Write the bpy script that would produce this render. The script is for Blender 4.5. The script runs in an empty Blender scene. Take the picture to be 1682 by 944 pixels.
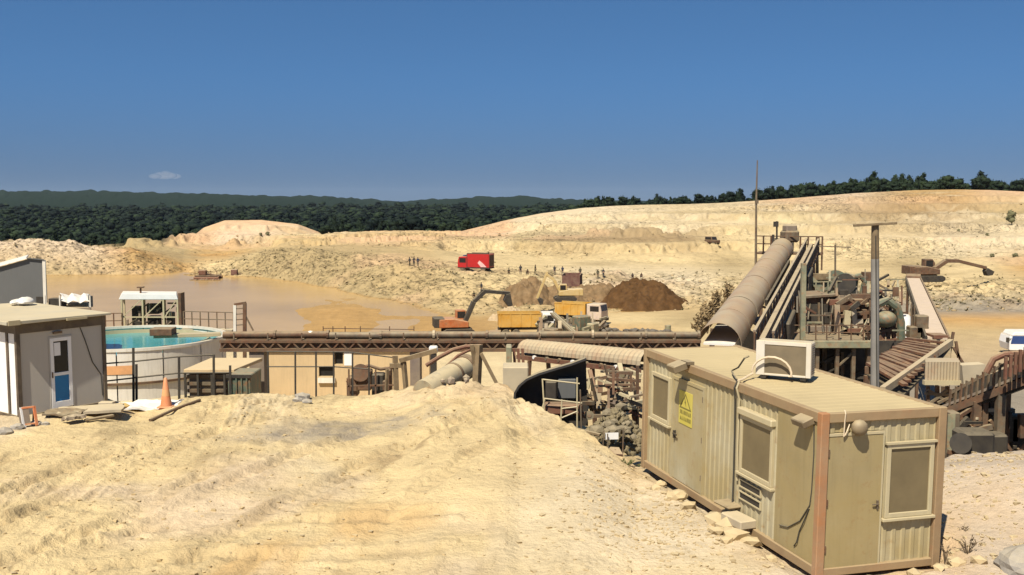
import bpy, bmesh, math, random
import numpy as np
from mathutils import Vector, Matrix, Euler

S = bpy.context.scene
COL = S.collection
R = math.radians
rnd = random.Random(7)

# ---------------------------------------------------------------- camera
FPX, PITCH, CZ = 1668.1, 0.0877, 5.93          # focal length in photo pixels, pitch, eye height
cam = bpy.data.cameras.new('camera'); camo = bpy.data.objects.new('camera', cam); COL.objects.link(camo)
camo.location = (0, 0, CZ); camo.rotation_euler = (math.pi/2-PITCH, 0, 0)
cam.sensor_width = 36; cam.lens = 36*FPX/1682; cam.clip_start = .2; cam.clip_end = 60000
S.camera = camo

# ---------------------------------------------------------------- light
SUN_EL, SUN_AZ = R(55), R(206)
world = bpy.data.worlds.new('World'); S.world = world; world.use_nodes = True
wn = world.node_tree; wn.nodes.clear()
sky = wn.nodes.new('ShaderNodeTexSky'); sky.sky_type = 'NISHITA'; sky.sun_disc = False
sky.sun_elevation = SUN_EL; sky.sun_rotation = SUN_AZ
sky.altitude = 0; sky.air_density = 1.0; sky.dust_density = 0.3; sky.ozone_density = 4.0
bg = wn.nodes.new('ShaderNodeBackground'); bg.inputs[1].default_value = 0.068
wo = wn.nodes.new('ShaderNodeOutputWorld')
# the whole sky is the clear upper-sky blue of the photograph: the lookup is lifted evenly and saturated a little
stc = wn.nodes.new('ShaderNodeTexCoord'); smp = wn.nodes.new('ShaderNodeMapping'); smp.inputs['Location'].default_value = (0, 0, .2)
snm = wn.nodes.new('ShaderNodeVectorMath'); snm.operation = 'NORMALIZE'; shs = wn.nodes.new('ShaderNodeHueSaturation'); shs.inputs['Saturation'].default_value = 1.2
for a, b in ((stc.outputs['Generated'], smp.inputs[0]), (smp.outputs[0], snm.inputs[0]), (snm.outputs[0], sky.inputs[0]), (sky.outputs[0], shs.inputs['Color']), (bg.outputs[0], wo.inputs[0])): wn.links.new(a, b)
# a belt of dusty air all round the horizon: greyer and less blue towards eye level
sxz = wn.nodes.new('ShaderNodeSeparateXYZ'); smr = wn.nodes.new('ShaderNodeMapRange'); smr.interpolation_type = 'SMOOTHSTEP'; smr.inputs[1].default_value = -.03; smr.inputs[2].default_value = .125
smx = wn.nodes.new('ShaderNodeMix'); smx.data_type = 'RGBA'; smx.inputs[6].default_value = (1.05, .70, .57, 1); smx.inputs[7].default_value = (1, 1, 1, 1)
smu = wn.nodes.new('ShaderNodeMix'); smu.data_type = 'RGBA'; smu.blend_type = 'MULTIPLY'; smu.inputs[0].default_value = 1
for a, b in ((stc.outputs['Generated'], sxz.inputs[0]), (sxz.outputs[2], smr.inputs[0]), (smr.outputs[0], smx.inputs[0]), (shs.outputs[0], smu.inputs[6]), (smx.outputs[2], smu.inputs[7]), (smu.outputs[2], bg.inputs[0])): wn.links.new(a, b)
sun = bpy.data.lights.new('sun', 'SUN'); sun.energy = 4.9; sun.angle = R(.5); sun.color = (1, .93, .80)
suno = bpy.data.objects.new('sun', sun); COL.objects.link(suno)
sd = Vector((math.sin(SUN_AZ)*math.cos(SUN_EL), math.cos(SUN_AZ)*math.cos(SUN_EL), math.sin(SUN_EL)))
suno.rotation_euler = sd.to_track_quat('Z', 'Y').to_euler(); suno.location = (0, -20, 60)
S.view_settings.view_transform = 'Standard'; S.view_settings.look = 'None'
S.view_settings.exposure = 0.6; S.view_settings.gamma = 1

# ---------------------------------------------------------------- surveying: from a sighting (bearing, drop) and a distance to a place
def W(px, py, d):
    u, v = (px-841)/FPX, (py-472)/FPX
    c, s = math.cos(PITCH), math.sin(PITCH)
    dy, dz = c-v*s, -s-v*c
    return Vector((u*d/dy, d, CZ+dz*d/dy))
def G(px, py, z=0):
    v = (py-472)/FPX; c, s = math.cos(PITCH), math.sin(PITCH)
    return W(px, py, (z-CZ)*(c-v*s)/(-s-v*c))
def zat(d, py): return W(841, py, d).z

# ---------------------------------------------------------------- object helpers
def tag(o, label=None, cat=None, group=None, kind=None):
    if label: o['label'] = label
    if cat: o['category'] = cat
    if group: o['group'] = group
    if kind: o['kind'] = kind
    return o
def thing(name, label, cat, loc=(0, 0, 0), rz=0, group=None, rot=None):
    o = bpy.data.objects.new(name, None); COL.objects.link(o); o.empty_display_size = .3
    o.location = loc; o.rotation_euler = rot if rot else (0, 0, rz)
    return tag(o, label, cat, group)
def mw(o):
    return Matrix.LocRotScale(Vector(o.location), o.rotation_euler.copy(), Vector(o.scale))
def frame_of(o):
    m = mw(o)
    while o.parent: o = o.parent; m = mw(o) @ m
    return m
def copy_tree(o, parent=None):
    c = o.copy(); COL.objects.link(c); c.parent = parent
    for ch in o.children: copy_tree(ch, c)
    return c
def link(name, me, mats, parent=None):
    o = bpy.data.objects.new(name, me); COL.objects.link(o)
    if not me.materials:
        for m in (mats if isinstance(mats, (list, tuple)) else [mats]): me.materials.append(m)
    if parent: o.parent = parent
    return o

class MB:
    def __init__(s): s.v = []; s.f = []; s.m = []
    def add(s, vs, fs, mi=0):
        b = len(s.v); s.v += [Vector(p) for p in vs]
        for f in fs: s.f.append([b+i for i in f]); s.m.append(mi)
        return s
    def box(s, c, size, rz=0, M=None, mi=0):
        hx, hy, hz = [k/2 for k in size]
        Q = M if M else Matrix.Rotation(rz, 3, 'Z')
        c = Vector(c)
        vs = [c+Q@Vector((x*hx, y*hy, z*hz)) for z in (-1, 1) for x, y in ((-1, -1), (1, -1), (1, 1), (-1, 1))]
        return s.add(vs, [(3, 2, 1, 0), (4, 5, 6, 7), (0, 1, 5, 4), (1, 2, 6, 5), (2, 3, 7, 6), (3, 0, 4, 7)], mi)
    def b2(s, lo, hi, mi=0):
        lo, hi = Vector(lo), Vector(hi)
        return s.box((lo+hi)/2, hi-lo, mi=mi)
    def bar(s, p, q, w, h=None, up=(0, 0, 1), mi=0):
        p, q = Vector(p), Vector(q); h = h or w
        y = (q-p); L = y.length
        if L < 1e-6: return s
        y /= L; x = y.cross(Vector(up))
        if x.length < 1e-3: x = y.cross(Vector((1, 0, 0)))
        x.normalize(); z = x.cross(y)
        return s.box((p+q)/2, (w, L, h), M=Matrix((x, y, z)).transposed(), mi=mi)
    def tube(s, p, q, r, r2=None, n=8, cap=True, mi=0):
        p, q = Vector(p), Vector(q); r2 = r if r2 is None else r2
        y = (q-p).normalized(); x = y.cross(Vector((0, 0, 1)))
        if x.length < 1e-3: x = Vector((1, 0, 0))
        x.normalize(); z = x.cross(y)
        vs = []
        for c, rr in ((p, r), (q, r2)):
            for i in range(n):
                a = 2*math.pi*i/n; vs.append(c+x*math.cos(a)*rr+z*math.sin(a)*rr)
        fs = [(i, i+n, (i+1) % n+n, (i+1) % n) for i in range(n)]
        if cap: fs += [tuple(range(n)), tuple(range(2*n-1, n-1, -1))]
        return s.add(vs, fs, mi)
    def path(s, pts, r, n=6, mi=0):
        pts = [Vector(p) for p in pts]; vs = []; prev = None
        for k, p in enumerate(pts):
            t = (pts[min(k+1, len(pts)-1)]-pts[max(k-1, 0)]).normalized()
            x = t.cross(Vector((0, 0, 1))) if prev is None else prev-t*prev.dot(t)
            if x.length < 1e-3: x = t.cross(Vector((1, 0, 0)))
            x.normalize(); prev = x; z = x.cross(t)
            rr = r[k] if isinstance(r, (list, tuple)) else r
            for i in range(n):
                a = 2*math.pi*i/n; vs.append(p+x*math.cos(a)*rr+z*math.sin(a)*rr)
        fs = []
        for k in range(len(pts)-1):
            for i in range(n):
                j = (i+1) % n; fs.append((k*n+i, (k+1)*n+i, (k+1)*n+j, k*n+j))
        fs += [tuple(range(n)), tuple(range(len(vs)-1, len(vs)-n-1, -1))]
        return s.add(vs, fs, mi)
    def prism(s, poly, off, mi=0):
        off = Vector(off); n = len(poly); vs = [Vector(p) for p in poly]; vs += [p+off for p in vs]
        fs = [tuple(range(n-1, -1, -1)), tuple(range(n, 2*n))]
        fs += [(i, (i+1) % n, (i+1) % n+n, i+n) for i in range(n)]
        return s.add(vs, fs, mi)
    def lathe(s, prof, c=(0, 0, 0), n=16, mi=0, a0=0, a1=2*math.pi):
        c = Vector(c); full = abs(a1-a0-2*math.pi) < 1e-6; m = n if full else n+1; vs = []
        for r, z in prof:
            for i in range(m):
                a = a0+(a1-a0)*i/n; vs.append(c+Vector((r*math.cos(a), r*math.sin(a), z)))
        fs = []
        for k in range(len(prof)-1):
            for i in range(n):
                j = (i+1) % m; fs.append((k*m+i, k*m+j, (k+1)*m+j, (k+1)*m+i))
        return s.add(vs, fs, mi)
    def ball(s, c, r, sub=1, jit=0, sq=(1, 1, 1), mi=0, rg=rnd):
        bm = bmesh.new(); bmesh.ops.create_icosphere(bm, subdivisions=sub, radius=1)
        vs = []
        for v in bm.verts:
            k = r*(1+rg.uniform(-jit, jit)); vs.append(Vector(c)+Vector((v.co.x*k*sq[0], v.co.y*k*sq[1], v.co.z*k*sq[2])))
        fs = [tuple(v.index for v in f.verts) for f in bm.faces]; bm.free()
        return s.add(vs, fs, mi)
    def shell(s, rows, th=.03, mi=0):
        """a sheet given as rows of points, thickened downwards along -Z of its local normals"""
        nr, nc = len(rows), len(rows[0]); P = [[Vector(p) for p in r] for r in rows]; vs = [p for r in P for p in r]
        lo = []
        for i in range(nr):
            for j in range(nc):
                a = P[min(i+1, nr-1)][j]-P[max(i-1, 0)][j]; b = P[i][min(j+1, nc-1)]-P[i][max(j-1, 0)]
                n = a.cross(b); n = n.normalized() if n.length > 1e-9 else Vector((0, 0, 1)); lo.append(P[i][j]-n*th)
        N = nr*nc; vs += lo; fs = []
        for i in range(nr-1):
            for j in range(nc-1):
                a, b, c, d = i*nc+j, i*nc+j+1, (i+1)*nc+j+1, (i+1)*nc+j
                fs += [(a, b, c, d), (N+d, N+c, N+b, N+a)]
        edge = [j for j in range(nc)]+[i*nc+nc-1 for i in range(1, nr)]+[(nr-1)*nc+j for j in range(nc-2, -1, -1)]+[i*nc for i in range(nr-2, 0, -1)]
        for k in range(len(edge)):
            a, b = edge[k], edge[(k+1) % len(edge)]; fs.append((b, a, N+a, N+b))
        return s.add(vs, fs, mi)
    def mesh(s, name, smooth=False, inv=None):
        me = bpy.data.meshes.new(name)
        vs = [inv@p for p in s.v] if inv else s.v
        me.from_pydata([tuple(p) for p in vs], [], s.f)
        me.polygons.foreach_set('material_index', s.m)
        bm = bmesh.new(); bm.from_mesh(me); bmesh.ops.recalc_face_normals(bm, faces=bm.faces); bm.to_mesh(me); bm.free()
        if smooth:
            me.polygons.foreach_set('use_smooth', [True]*len(me.polygons))
            try: me.set_sharp_from_angle(angle=R(40))
            except Exception: pass
        return me
    def build(s, name, mats, parent=None, world=False, smooth=False, bevel=0, label=None):
        inv = frame_of(parent).inverted() if (world and parent) else None
        o = link(name, s.mesh(name, smooth, inv), mats, parent)
        if bevel:
            b = o.modifiers.new('bevel', 'BEVEL'); b.width = bevel; b.segments = 1; b.limit_method = 'ANGLE'
        if label: o['label'] = label
        return o
def one(name, mb, mats, label, cat, group=None, smooth=False, bevel=0):
    """a thing that is a single mesh: origin moved to its base"""
    c = Vector((sum(p.x for p in mb.v)/len(mb.v), sum(p.y for p in mb.v)/len(mb.v), min(p.z for p in mb.v)))
    for p in mb.v: p -= c
    o = mb.build(name, mats, smooth=smooth, bevel=bevel); o.location = c
    return tag(o, label, cat, group)

# ---------------------------------------------------------------- materials
DUST = (.50, .40, .23)
def mat(name, col, rough=.7, metal=0, var=.18, scale=3, dust=0, dust_all=0, dustc=DUST, rust=0, rustc=(.20, .085, .035), bump=0, bscale=None, spec=.3, streak=0, alpha=None, rsc=1.3):
    m = bpy.data.materials.new(name); m.use_nodes = True
    nt = m.node_tree; N = nt.nodes; L = nt.links; b = N['Principled BSDF']
    b.inputs['Roughness'].default_value = rough; b.inputs['Metallic'].default_value = metal
    b.inputs['Specular IOR Level'].default_value = spec
    tc = N.new('ShaderNodeTexCoord'); geo = N.new('ShaderNodeNewGeometry')
    def noise(sc, det=5, ro=.6, stretch=None):
        n = N.new('ShaderNodeTexNoise'); n.inputs['Scale'].default_value = sc; n.inputs['Detail'].default_value = det; n.inputs['Roughness'].default_value = ro
        if stretch:
            mp = N.new('ShaderNodeMapping'); mp.inputs['Scale'].default_value = stretch; L.new(geo.outputs['Position'], mp.inputs['Vector']); L.new(mp.outputs[0], n.inputs['Vector'])
        else: L.new(geo.outputs['Position'], n.inputs['Vector'])
        return n.outputs['Fac']
    def ramp(x, a, c):
        r = N.new('ShaderNodeMapRange'); r.inputs['From Min'].default_value = a; r.inputs['From Max'].default_value = c; L.new(x, r.inputs['Value']); return r.outputs[0]
    def math_(op, a, c):
        q = N.new('ShaderNodeMath'); q.operation = op; q.use_clamp = True
        for i, k in enumerate((a, c)):
            if isinstance(k, (int, float)): q.inputs[i].default_value = k
            else: L.new(k, q.inputs[i])
        return q.outputs[0]
    def mix(a, c, f):
        q = N.new('ShaderNodeMix'); q.data_type = 'RGBA'
        for k, s in ((a, q.inputs[6]), (c, q.inputs[7])):
            if isinstance(k, tuple): s.default_value = (*k, 1)
            else: L.new(k, s)
        if isinstance(f, (int, float)): q.inputs[0].default_value = f
        else: L.new(f, q.inputs[0])
        return q.outputs[2]
    dk = tuple(c*(1-var) for c in col); lt = tuple(min(.9, c*(1+var)) for c in col)
    c = mix(dk, lt, ramp(noise(scale), .3, .7))
    if rust: c = mix(c, rustc, math_('MULTIPLY', ramp(noise(scale*rsc, 7, .7), .62-rust*.35, .72-rust*.2), .9))
    if streak: c = mix(c, tuple(k*.62 for k in col), math_('MULTIPLY', ramp(noise(5, 4, .6, (2.2, 2.2, .18)), .5, .75), streak))
    if dust_all: c = mix(c, dustc, math_('MULTIPLY', ramp(noise(scale*.7, 6, .65), .30, .62), dust_all))
    if dust:
        sp = N.new('ShaderNodeSeparateXYZ'); L.new(geo.outputs['Normal'], sp.inputs[0])
        up = ramp(sp.outputs[2], .25, .8)
        c = mix(c, dustc, math_('MULTIPLY', math_('MULTIPLY', up, ramp(noise(scale*1.7, 5, .6), .15, .5)), dust))
    L.new(c, b.inputs['Base Color'])
    if bump:
        bp = N.new('ShaderNodeBump'); bp.inputs['Strength'].default_value = bump; bp.inputs['Distance'].default_value = .02
        L.new(noise(bscale or scale*8, 6, .65), bp.inputs['Height']); L.new(bp.outputs[0], b.inputs['Normal'])
    return m

M = {}
def soil_material():
    m = bpy.data.materials.new('quarry_soil'); m.use_nodes = True; nt = m.node_tree; N = nt.nodes; L = nt.links; b = N['Principled BSDF']
    b.inputs['Roughness'].default_value = .95; b.inputs['Specular IOR Level'].default_value = .08
    at = N.new('ShaderNodeAttribute'); at.attribute_name = 'soil'; geo = N.new('ShaderNodeNewGeometry')
    def noise(sc, det, ro): 
        n = N.new('ShaderNodeTexNoise'); n.inputs['Scale'].default_value = sc; n.inputs['Detail'].default_value = det; n.inputs['Roughness'].default_value = ro
        L.new(geo.outputs['Position'], n.inputs['Vector']); return n.outputs['Fac']
    def mr(x, a, c, lo, hi):
        r = N.new('ShaderNodeMapRange'); r.inputs[1].default_value = a; r.inputs[2].default_value = c; r.inputs[3].default_value = lo; r.inputs[4].default_value = hi; L.new(x, r.inputs[0]); return r.outputs[0]
    def mul(a, c):
        q = N.new('ShaderNodeMath'); q.operation = 'MULTIPLY'; L.new(a, q.inputs[0]); L.new(c, q.inputs[1]); return q.outputs[0]
    k = mul(mr(noise(9, 6, .7), .3, .7, .91, 1.07), mr(noise(.35, 6, .65), .3, .7, .88, 1.1))
    k = mul(k, mr(noise(42, 3, .6), .3, .72, .88, 1.08))
    # scree, dry scrub and stones on the rough banks: darker specks
    s1 = mr(noise(1.1, 5, .7), .50, .60, 0, .5); s2 = mr(noise(.32, 5, .75), .5, .64, 0, .4)
    ad = N.new('ShaderNodeMath'); ad.operation = 'ADD'; L.new(s1, ad.inputs[0]); L.new(s2, ad.inputs[1])
    sm = mul(ad.outputs[0], at.outputs['Alpha']); iv = N.new('ShaderNodeMath'); iv.operation = 'SUBTRACT'; iv.inputs[0].default_value = 1; L.new(sm, iv.inputs[1]); k = mul(k, iv.outputs[0])
    vm = N.new('ShaderNodeVectorMath'); vm.operation = 'SCALE'; L.new(at.outputs['Color'], vm.inputs[0]); L.new(k, vm.inputs['Scale'])
    L.new(vm.outputs[0], b.inputs['Base Color'])
    bp = N.new('ShaderNodeBump'); bp.inputs['Strength'].default_value = .26; bp.inputs['Distance'].default_value = .05; L.new(noise(14, 8, .72), bp.inputs['Height'])
    b2 = N.new('ShaderNodeBump'); b2.inputs['Strength'].default_value = .5; b2.inputs['Distance'].default_value = .6; L.new(noise(.8, 7, .7), b2.inputs['Height']); L.new(bp.outputs[0], b2.inputs['Normal'])
    L.new(b2.outputs[0], b.inputs['Normal'])
    return m
M['soil'] = soil_material()

# ---------------------------------------------------------------- noise fields (numpy)
def vnoise(x, y, seed):
    xi = np.floor(x).astype(np.int64); yi = np.floor(y).astype(np.int64); fx = x-xi; fy = y-yi
    fx = fx*fx*fx*(fx*(fx*6-15)+10); fy = fy*fy*fy*(fy*(fy*6-15)+10)
    def h(i, j):
        n = (i*374761393+j*668265263+seed*974634777) & 0xffffffff
        n = ((n ^ (n >> 13))*1274126177) & 0xffffffff
        n = ((n ^ (n >> 15))*2246822519) & 0xffffffff
        return ((n ^ (n >> 16)) & 0xffff)/65535.0
    a = h(xi, yi)*(1-fx)+h(xi+1, yi)*fx; b = h(xi, yi+1)*(1-fx)+h(xi+1, yi+1)*fx
    return (a*(1-fy)+b*fy)*2-1
def fbm(x, y, o=4, seed=0, g=.5):
    s = 0; a = 1; t = 0
    for k in range(o): s = s+a*vnoise(x, y, seed+k*17); t += a; a *= g; x = x*2.03+11.3; y = y*2.03+5.7
    return s/t

# ---------------------------------------------------------------- terrain: surveyed sections, bearing by bearing
SOIL = dict(c=(.53, .415, .235), y=(.525, .40, .208), o=(.42, .25, .092), v=(.335, .25, .125), r=(.51, .335, .19), p=(.52, .40, .265), g=(.25, .21, .155), d=(.27, .19, .098), q=(.42, .34, .25), n=(.37, .28, .17),
            b=(.15, .10, .062), f=(.014, .024, .014), w=(.53, .43, .275), t=(.42, .305, .15), h=(.49, .385, .225), k=(.45, .36, .20))
# every section: edge of the yard, foot, pit, berm, near shore, mud end, bank foot, bank top, terrace back, slope, upper slope, crest
# value > 100 means "sighted at that line", else a level in metres
SEC = {
 -700: [(31,0,'y'),(36,-3,'y'),(65,-4,'c'),(80,-4.5,'y'),(128,-12,'o'),(140,-12,'o'),(218,-12,'o'),(242,394,'p'),(265,-9,'v'),(310,-12,'v'),(340,-13,'v'),(400,-15,'f')],
 0:    [(31,0,'y'),(35,-3.5,'c'),(65,-4,'c'),(76,-4.6,'y'),(128,-12,'o'),(140,-12,'o'),(221,-11.6,'t'),(240,393,'p'),(262,-8,'v'),(315,-11,'v'),(340,-13,'f'),(400,-15,'f')],
 60:   [(31,0,'y'),(35,-3.5,'c'),(65,-4,'c'),(76,-4.6,'y'),(128,-12,'o'),(140,-12,'o'),(221,-11.6,'t'),(240,390,'p'),(262,-8,'v'),(315,-11,'v'),(340,-13,'f'),(400,-15,'f')],
 150:  [(30.5,0,'y'),(34.5,-3.8,'c'),(65,-4,'c'),(76,-4.6,'y'),(128,-12,'o'),(140,-12,'o'),(221,-11.6,'t'),(240,403,'p'),(262,-8,'v'),(315,-11,'v'),(340,-13,'f'),(400,-15,'f')],
 215:  [(30,663,'y'),(33,-4,'c'),(65,-4,'c'),(76,-4.6,'y'),(128,-12,'o'),(140,-12,'o'),(221,-11.6,'t'),(238,407,'o'),(280,409,'v'),(315,404,'v'),(340,-11,'f'),(400,-14,'f')],
 262:  [(30,659,'y'),(33,-4,'c'),(65,-4,'c'),(76,-4.6,'y'),(128,-12,'o'),(140,-12,'o'),(221,-11.6,'t'),(236,428,'o'),(280,409,'v'),(315,403,'v'),(340,-9,'f'),(400,-13,'f')],
 300:  [(30,655,'y'),(33,-4,'c'),(65,-4,'c'),(76,-4.6,'y'),(128,-12,'o'),(140,-12,'o'),(221,-11.6,'t'),(232,442,'o'),(280,414,'v'),(315,401,'t'),(330,392,'r'),(365,400,'f')],
 335:  [(30.2,652,'y'),(33.2,-4,'c'),(65,-4,'c'),(76,-4.6,'y'),(128,-12,'o'),(140,-12,'o'),(220,-11.6,'t'),(232,440,'y'),(280,416,'o'),(315,402,'t'),(325,398,'r'),(352,374,'r')],
 370:  [(30.4,648,'y'),(33.4,-4,'c'),(65,-4,'c'),(76,-4.6,'y'),(128,-12,'o'),(140,-12,'o'),(219,-11.6,'t'),(231,434,'y'),(280,416,'o'),(315,402,'t'),(325,396,'p'),(352,362,'r')],
 430:  [(30.5,645,'y'),(33.5,-4,'c'),(65,-4,'c'),(76,-4.7,'y'),(128,-11.4,'o'),(137,-11.4,'o'),(214,-11.6,'v'),(230,418,'v'),(280,410,'t'),(315,402,'t'),(325,394,'p'),(352,361,'r')],
 490:  [(30.5,644,'y'),(33.5,-4,'c'),(65,-4,'c'),(76,-4.8,'y'),(126,-11.0,'o'),(140,-10.9,'o'),(203,-11.5,'v'),(222,413,'v'),(275,406,'t'),(315,400,'t'),(325,394,'c'),(352,368,'r')],
 525:  [(30.4,645,'y'),(33.4,-4,'c'),(65,-4,'c'),(76,-4.9,'y'),(126,-10.9,'o'),(148,-10.85,'o'),(193,-11.3,'v'),(214,415,'v'),(270,405,'t'),(310,399,'t'),(330,392,'c'),(360,381,'r')],
 580:  [(30.2,648,'y'),(33.2,-4,'c'),(64,-4,'c'),(76,-4.9,'y'),(126,-10.9,'o'),(155,-10.85,'o'),(179,-11.2,'v'),(206,420,'v'),(268,404,'t'),(310,396,'r'),(340,390,'t'),(390,383,'r')],
 650:  [(29.6,648,'y'),(33,-4,'c'),(62,-4,'c'),(76,-4.9,'y'),(126,-10.9,'o'),(150,-10.85,'o'),(162,-11.1,'v'),(196,430,'t'),(265,404,'t'),(310,396,'r'),(340,390,'t'),(400,384,'r')],
 700:  [(29.5,636,'y'),(33,-4,'c'),(62,-4,'c'),(76,-4.9,'y'),(126,-10.9,'o'),(145,-10.9,'o'),(152,-11,'v'),(192,438,'t'),(262,408,'t'),(305,397,'r'),(340,389,'t'),(400,385,'r')],
 760:  [(29.5,631,'y'),(33,-4,'c'),(62,-4,'c'),(76,-4.9,'y'),(126,-10.9,'o'),(138,-10.9,'o'),(144,-10.9,'t'),(188,446,'y'),(262,415,'y'),(300,398,'t'),(340,388,'r'),(400,379,'r')],
 830:  [(29,632,'y'),(33,-4,'c'),(62,-4,'c'),(76,-4.9,'y'),(124,-10.9,'o'),(135,-10.9,'t'),(146,-10.9,'t'),(185,452,'y'),(262,420,'y'),(290,399,'c'),(340,388,'r'),(400,362,'r')],
 853:  [(27.8,655,'y'),(31,-3.4,'c'),(62,-4,'c'),(76,-4.9,'y'),(124,-10.9,'o'),(135,-10.9,'t'),(147,-10.9,'t'),(185,453,'y'),(262,421,'y'),(290,399,'v'),(340,383,'c'),(400,357,'w')],
 890:  [(26.4,672,'y'),(29.5,-2.6,'t'),(62,-4,'c'),(76,-4.9,'y'),(124,-10.8,'y'),(135,-10.9,'t'),(148,-10.9,'t'),(185,455,'y'),(258,424,'y'),(285,394,'d'),(330,384,'c'),(400,350,'w')],
 960:  [(24.4,702,'y'),(27.5,-2.4,'t'),(62,-4,'c'),(76,-4.9,'y'),(124,-10.6,'y'),(136,-10.8,'y'),(149,-10.9,'t'),(185,457,'w'),(252,427,'y'),(282,392,'d'),(330,384,'h'),(400,341,'w')],
 1005: [(23,738,'y'),(26.5,-2.4,'t'),(60,-4,'c'),(76,-4.9,'y'),(124,-10.6,'o'),(138,-10.8,'y'),(150,-10.9,'t'),(185,458,'w'),(250,428,'y'),(280,391,'d'),(330,383,'h'),(402,338,'w')],
 1052: [(22.6,764,'y'),(26,-2.6,'t'),(60,-4,'c'),(76,-5.2,'y'),(124,-10.6,'o'),(138,-10.8,'y'),(151,-10.9,'t'),(185,460,'w'),(250,429,'y'),(280,391,'d'),(330,383,'h'),(405,336,'h')],
 1130: [(23,0,'y'),(27,-3.5,'t'),(58,-4.2,'c'),(76,-5.4,'y'),(120,-10.4,'y'),(138,-10.7,'v'),(152,-10.8,'t'),(185,461,'w'),(250,430,'y'),(285,394,'d'),(330,382,'h'),(410,335,'h')],
 1200: [(23,0,'y'),(27,-4,'t'),(58,-4.4,'g'),(76,-5.8,'y'),(118,-9.8,'v'),(138,-10.4,'t'),(152,-10.5,'t'),(185,462,'c'),(250,432,'v'),(290,396,'y'),(340,372,'h'),(418,332,'h')],
 1300: [(22.5,0,'y'),(27,-4,'g'),(58,-4.6,'g'),(76,-6.2,'c'),(110,-8.2,'c'),(125,-8.6,'t'),(140,-8.8,'t'),(180,464,'t'),(245,436,'y'),(295,398,'c'),(350,362,'k'),(420,325,'r')],
 1400: [(22,0,'y'),(27,-4,'g'),(58,-4.8,'g'),(76,-6.6,'c'),(105,-7.4,'c'),(118,-7.6,'g'),(126,-7.6,'g'),(170,468,'y'),(240,438,'y'),(300,400,'c'),(365,352,'d'),(420,317,'p')],
 1500: [(21.2,0,'y'),(26,-4,'g'),(58,-5.2,'g'),(76,-6.9,'n'),(100,-7.2,'t'),(112,-7.3,'o'),(120,-7.3,'g'),(152,470,'y'),(235,440,'v'),(300,400,'c'),(368,350,'d'),(420,312,'o')],
 1560: [(20.6,778,'q'),(25,-4,'g'),(58,-5.4,'g'),(76,-6.9,'n'),(100,-7.2,'t'),(112,-7.3,'o'),(120,-7.3,'g'),(148,470,'y'),(232,441,'y'),(300,402,'w'),(368,350,'d'),(420,311,'o')],
 1625: [(21.4,764,'q'),(25.5,-4,'g'),(58,-5.4,'g'),(76,-6.9,'n'),(100,-7.2,'t'),(112,-7.3,'o'),(120,-7.3,'g'),(148,471,'y'),(230,441,'y'),(300,402,'w'),(368,348,'v'),(420,312,'r')],
 1690: [(22.4,746,'q'),(26.5,-4,'g'),(58,-5.4,'g'),(76,-6.9,'n'),(100,-7.2,'t'),(112,-7.3,'o'),(120,-7.3,'g'),(148,471,'y'),(230,441,'o'),(300,402,'w'),(368,348,'v'),(420,315,'r')],
 2300: [(24,700,'q'),(28,-4,'g'),(58,-5.4,'g'),(76,-6.9,'n'),(100,-7.2,'t'),(112,-7.3,'o'),(120,-7.3,'g'),(148,471,'y'),(230,441,'o'),(300,402,'w'),(368,350,'d'),(420,320,'r')],
}
RIDGE = [(-700,314),(0,313),(130,312),(230,315),(400,318),(450,322),(540,321),(590,326),(640,331),(700,327),(780,323),(860,321),(930,328),(1100,330),(2300,330)]
NSUB = [14, 220, 18, 20, 8, 10, 8, 24, 70, 56, 64, 46, 64, 8, 10, 12, 12, 14, 4]
def build_sections():
    pxs = sorted(SEC); D = []; Z = []; C = []
    for p in pxs:
        d = [2.5, 13.]; z = [0., 0.]; c = [SOIL['y'] if p < 1300 else SOIL['q']]*2
        for (dd, val, k) in SEC[p]:
            d.append(dd); z.append(zat(dd, val) if val > 100 else val); c.append(SOIL[k])
        rz = np.interp(p, [a for a, b in RIDGE], [b for a, b in RIDGE])
        cz = z[-1]; right = np.interp(p, [700, 900, 1100], [0, .5, 1])
        tail = [(d[-1]+22, cz-.6), (620, (1-right)*-19+right*(cz-4)), (1000, (1-right)*-17+right*(cz-10)), (1700, (1-right)*-13+right*(cz-14)), (3000, zat(3000, rz)), (7000, -24)]
        if right < .5: tail[0] = (d[-1]+22, min(cz-1.5, -9) if cz > -12 else cz-1)
        for a, b in tail: d.append(a); z.append(b); c.append(SOIL['f'])
        D.append(d); Z.append(z); C.append(c)
    return np.array(pxs, float), np.array(D), np.array(Z), np.array(C)
PXS, SD, SZ, SC = build_sections()
TCOL = np.concatenate([np.linspace(-2.2, -.62, 46)[:-1], np.linspace(-.62, .62, 900), np.linspace(.62, 2.2, 46)[1:]])
def sample_cols(A):
    px = np.clip(841+TCOL*FPX, -700, 2300)
    return np.stack([np.interp(px, PXS, A[:, k]) for k in range(A.shape[1])], 1)
cD, cZ = sample_cols(SD), sample_cols(SZ); cC = np.stack([sample_cols(SC[:, :, q]) for q in range(3)], 2)
fr = []
for k, n in enumerate(NSUB): fr += [k+i/n for i in range(n)]
fr.append(len(NSUB)); fr = np.array(fr); k0 = np.minimum(fr.astype(int), len(NSUB)-1); w = fr-k0
TD = (cD[:, k0]*(1-w)+cD[:, k0+1]*w).T; TZ = (cZ[:, k0]*(1-w)+cZ[:, k0+1]*w).T
TC = (cC[:, k0]*(1-w)[None, :, None]+cC[:, k0+1]*w[None, :, None]).transpose(1, 0, 2)
FR = np.broadcast_to(fr[:, None], TD.shape)
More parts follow.
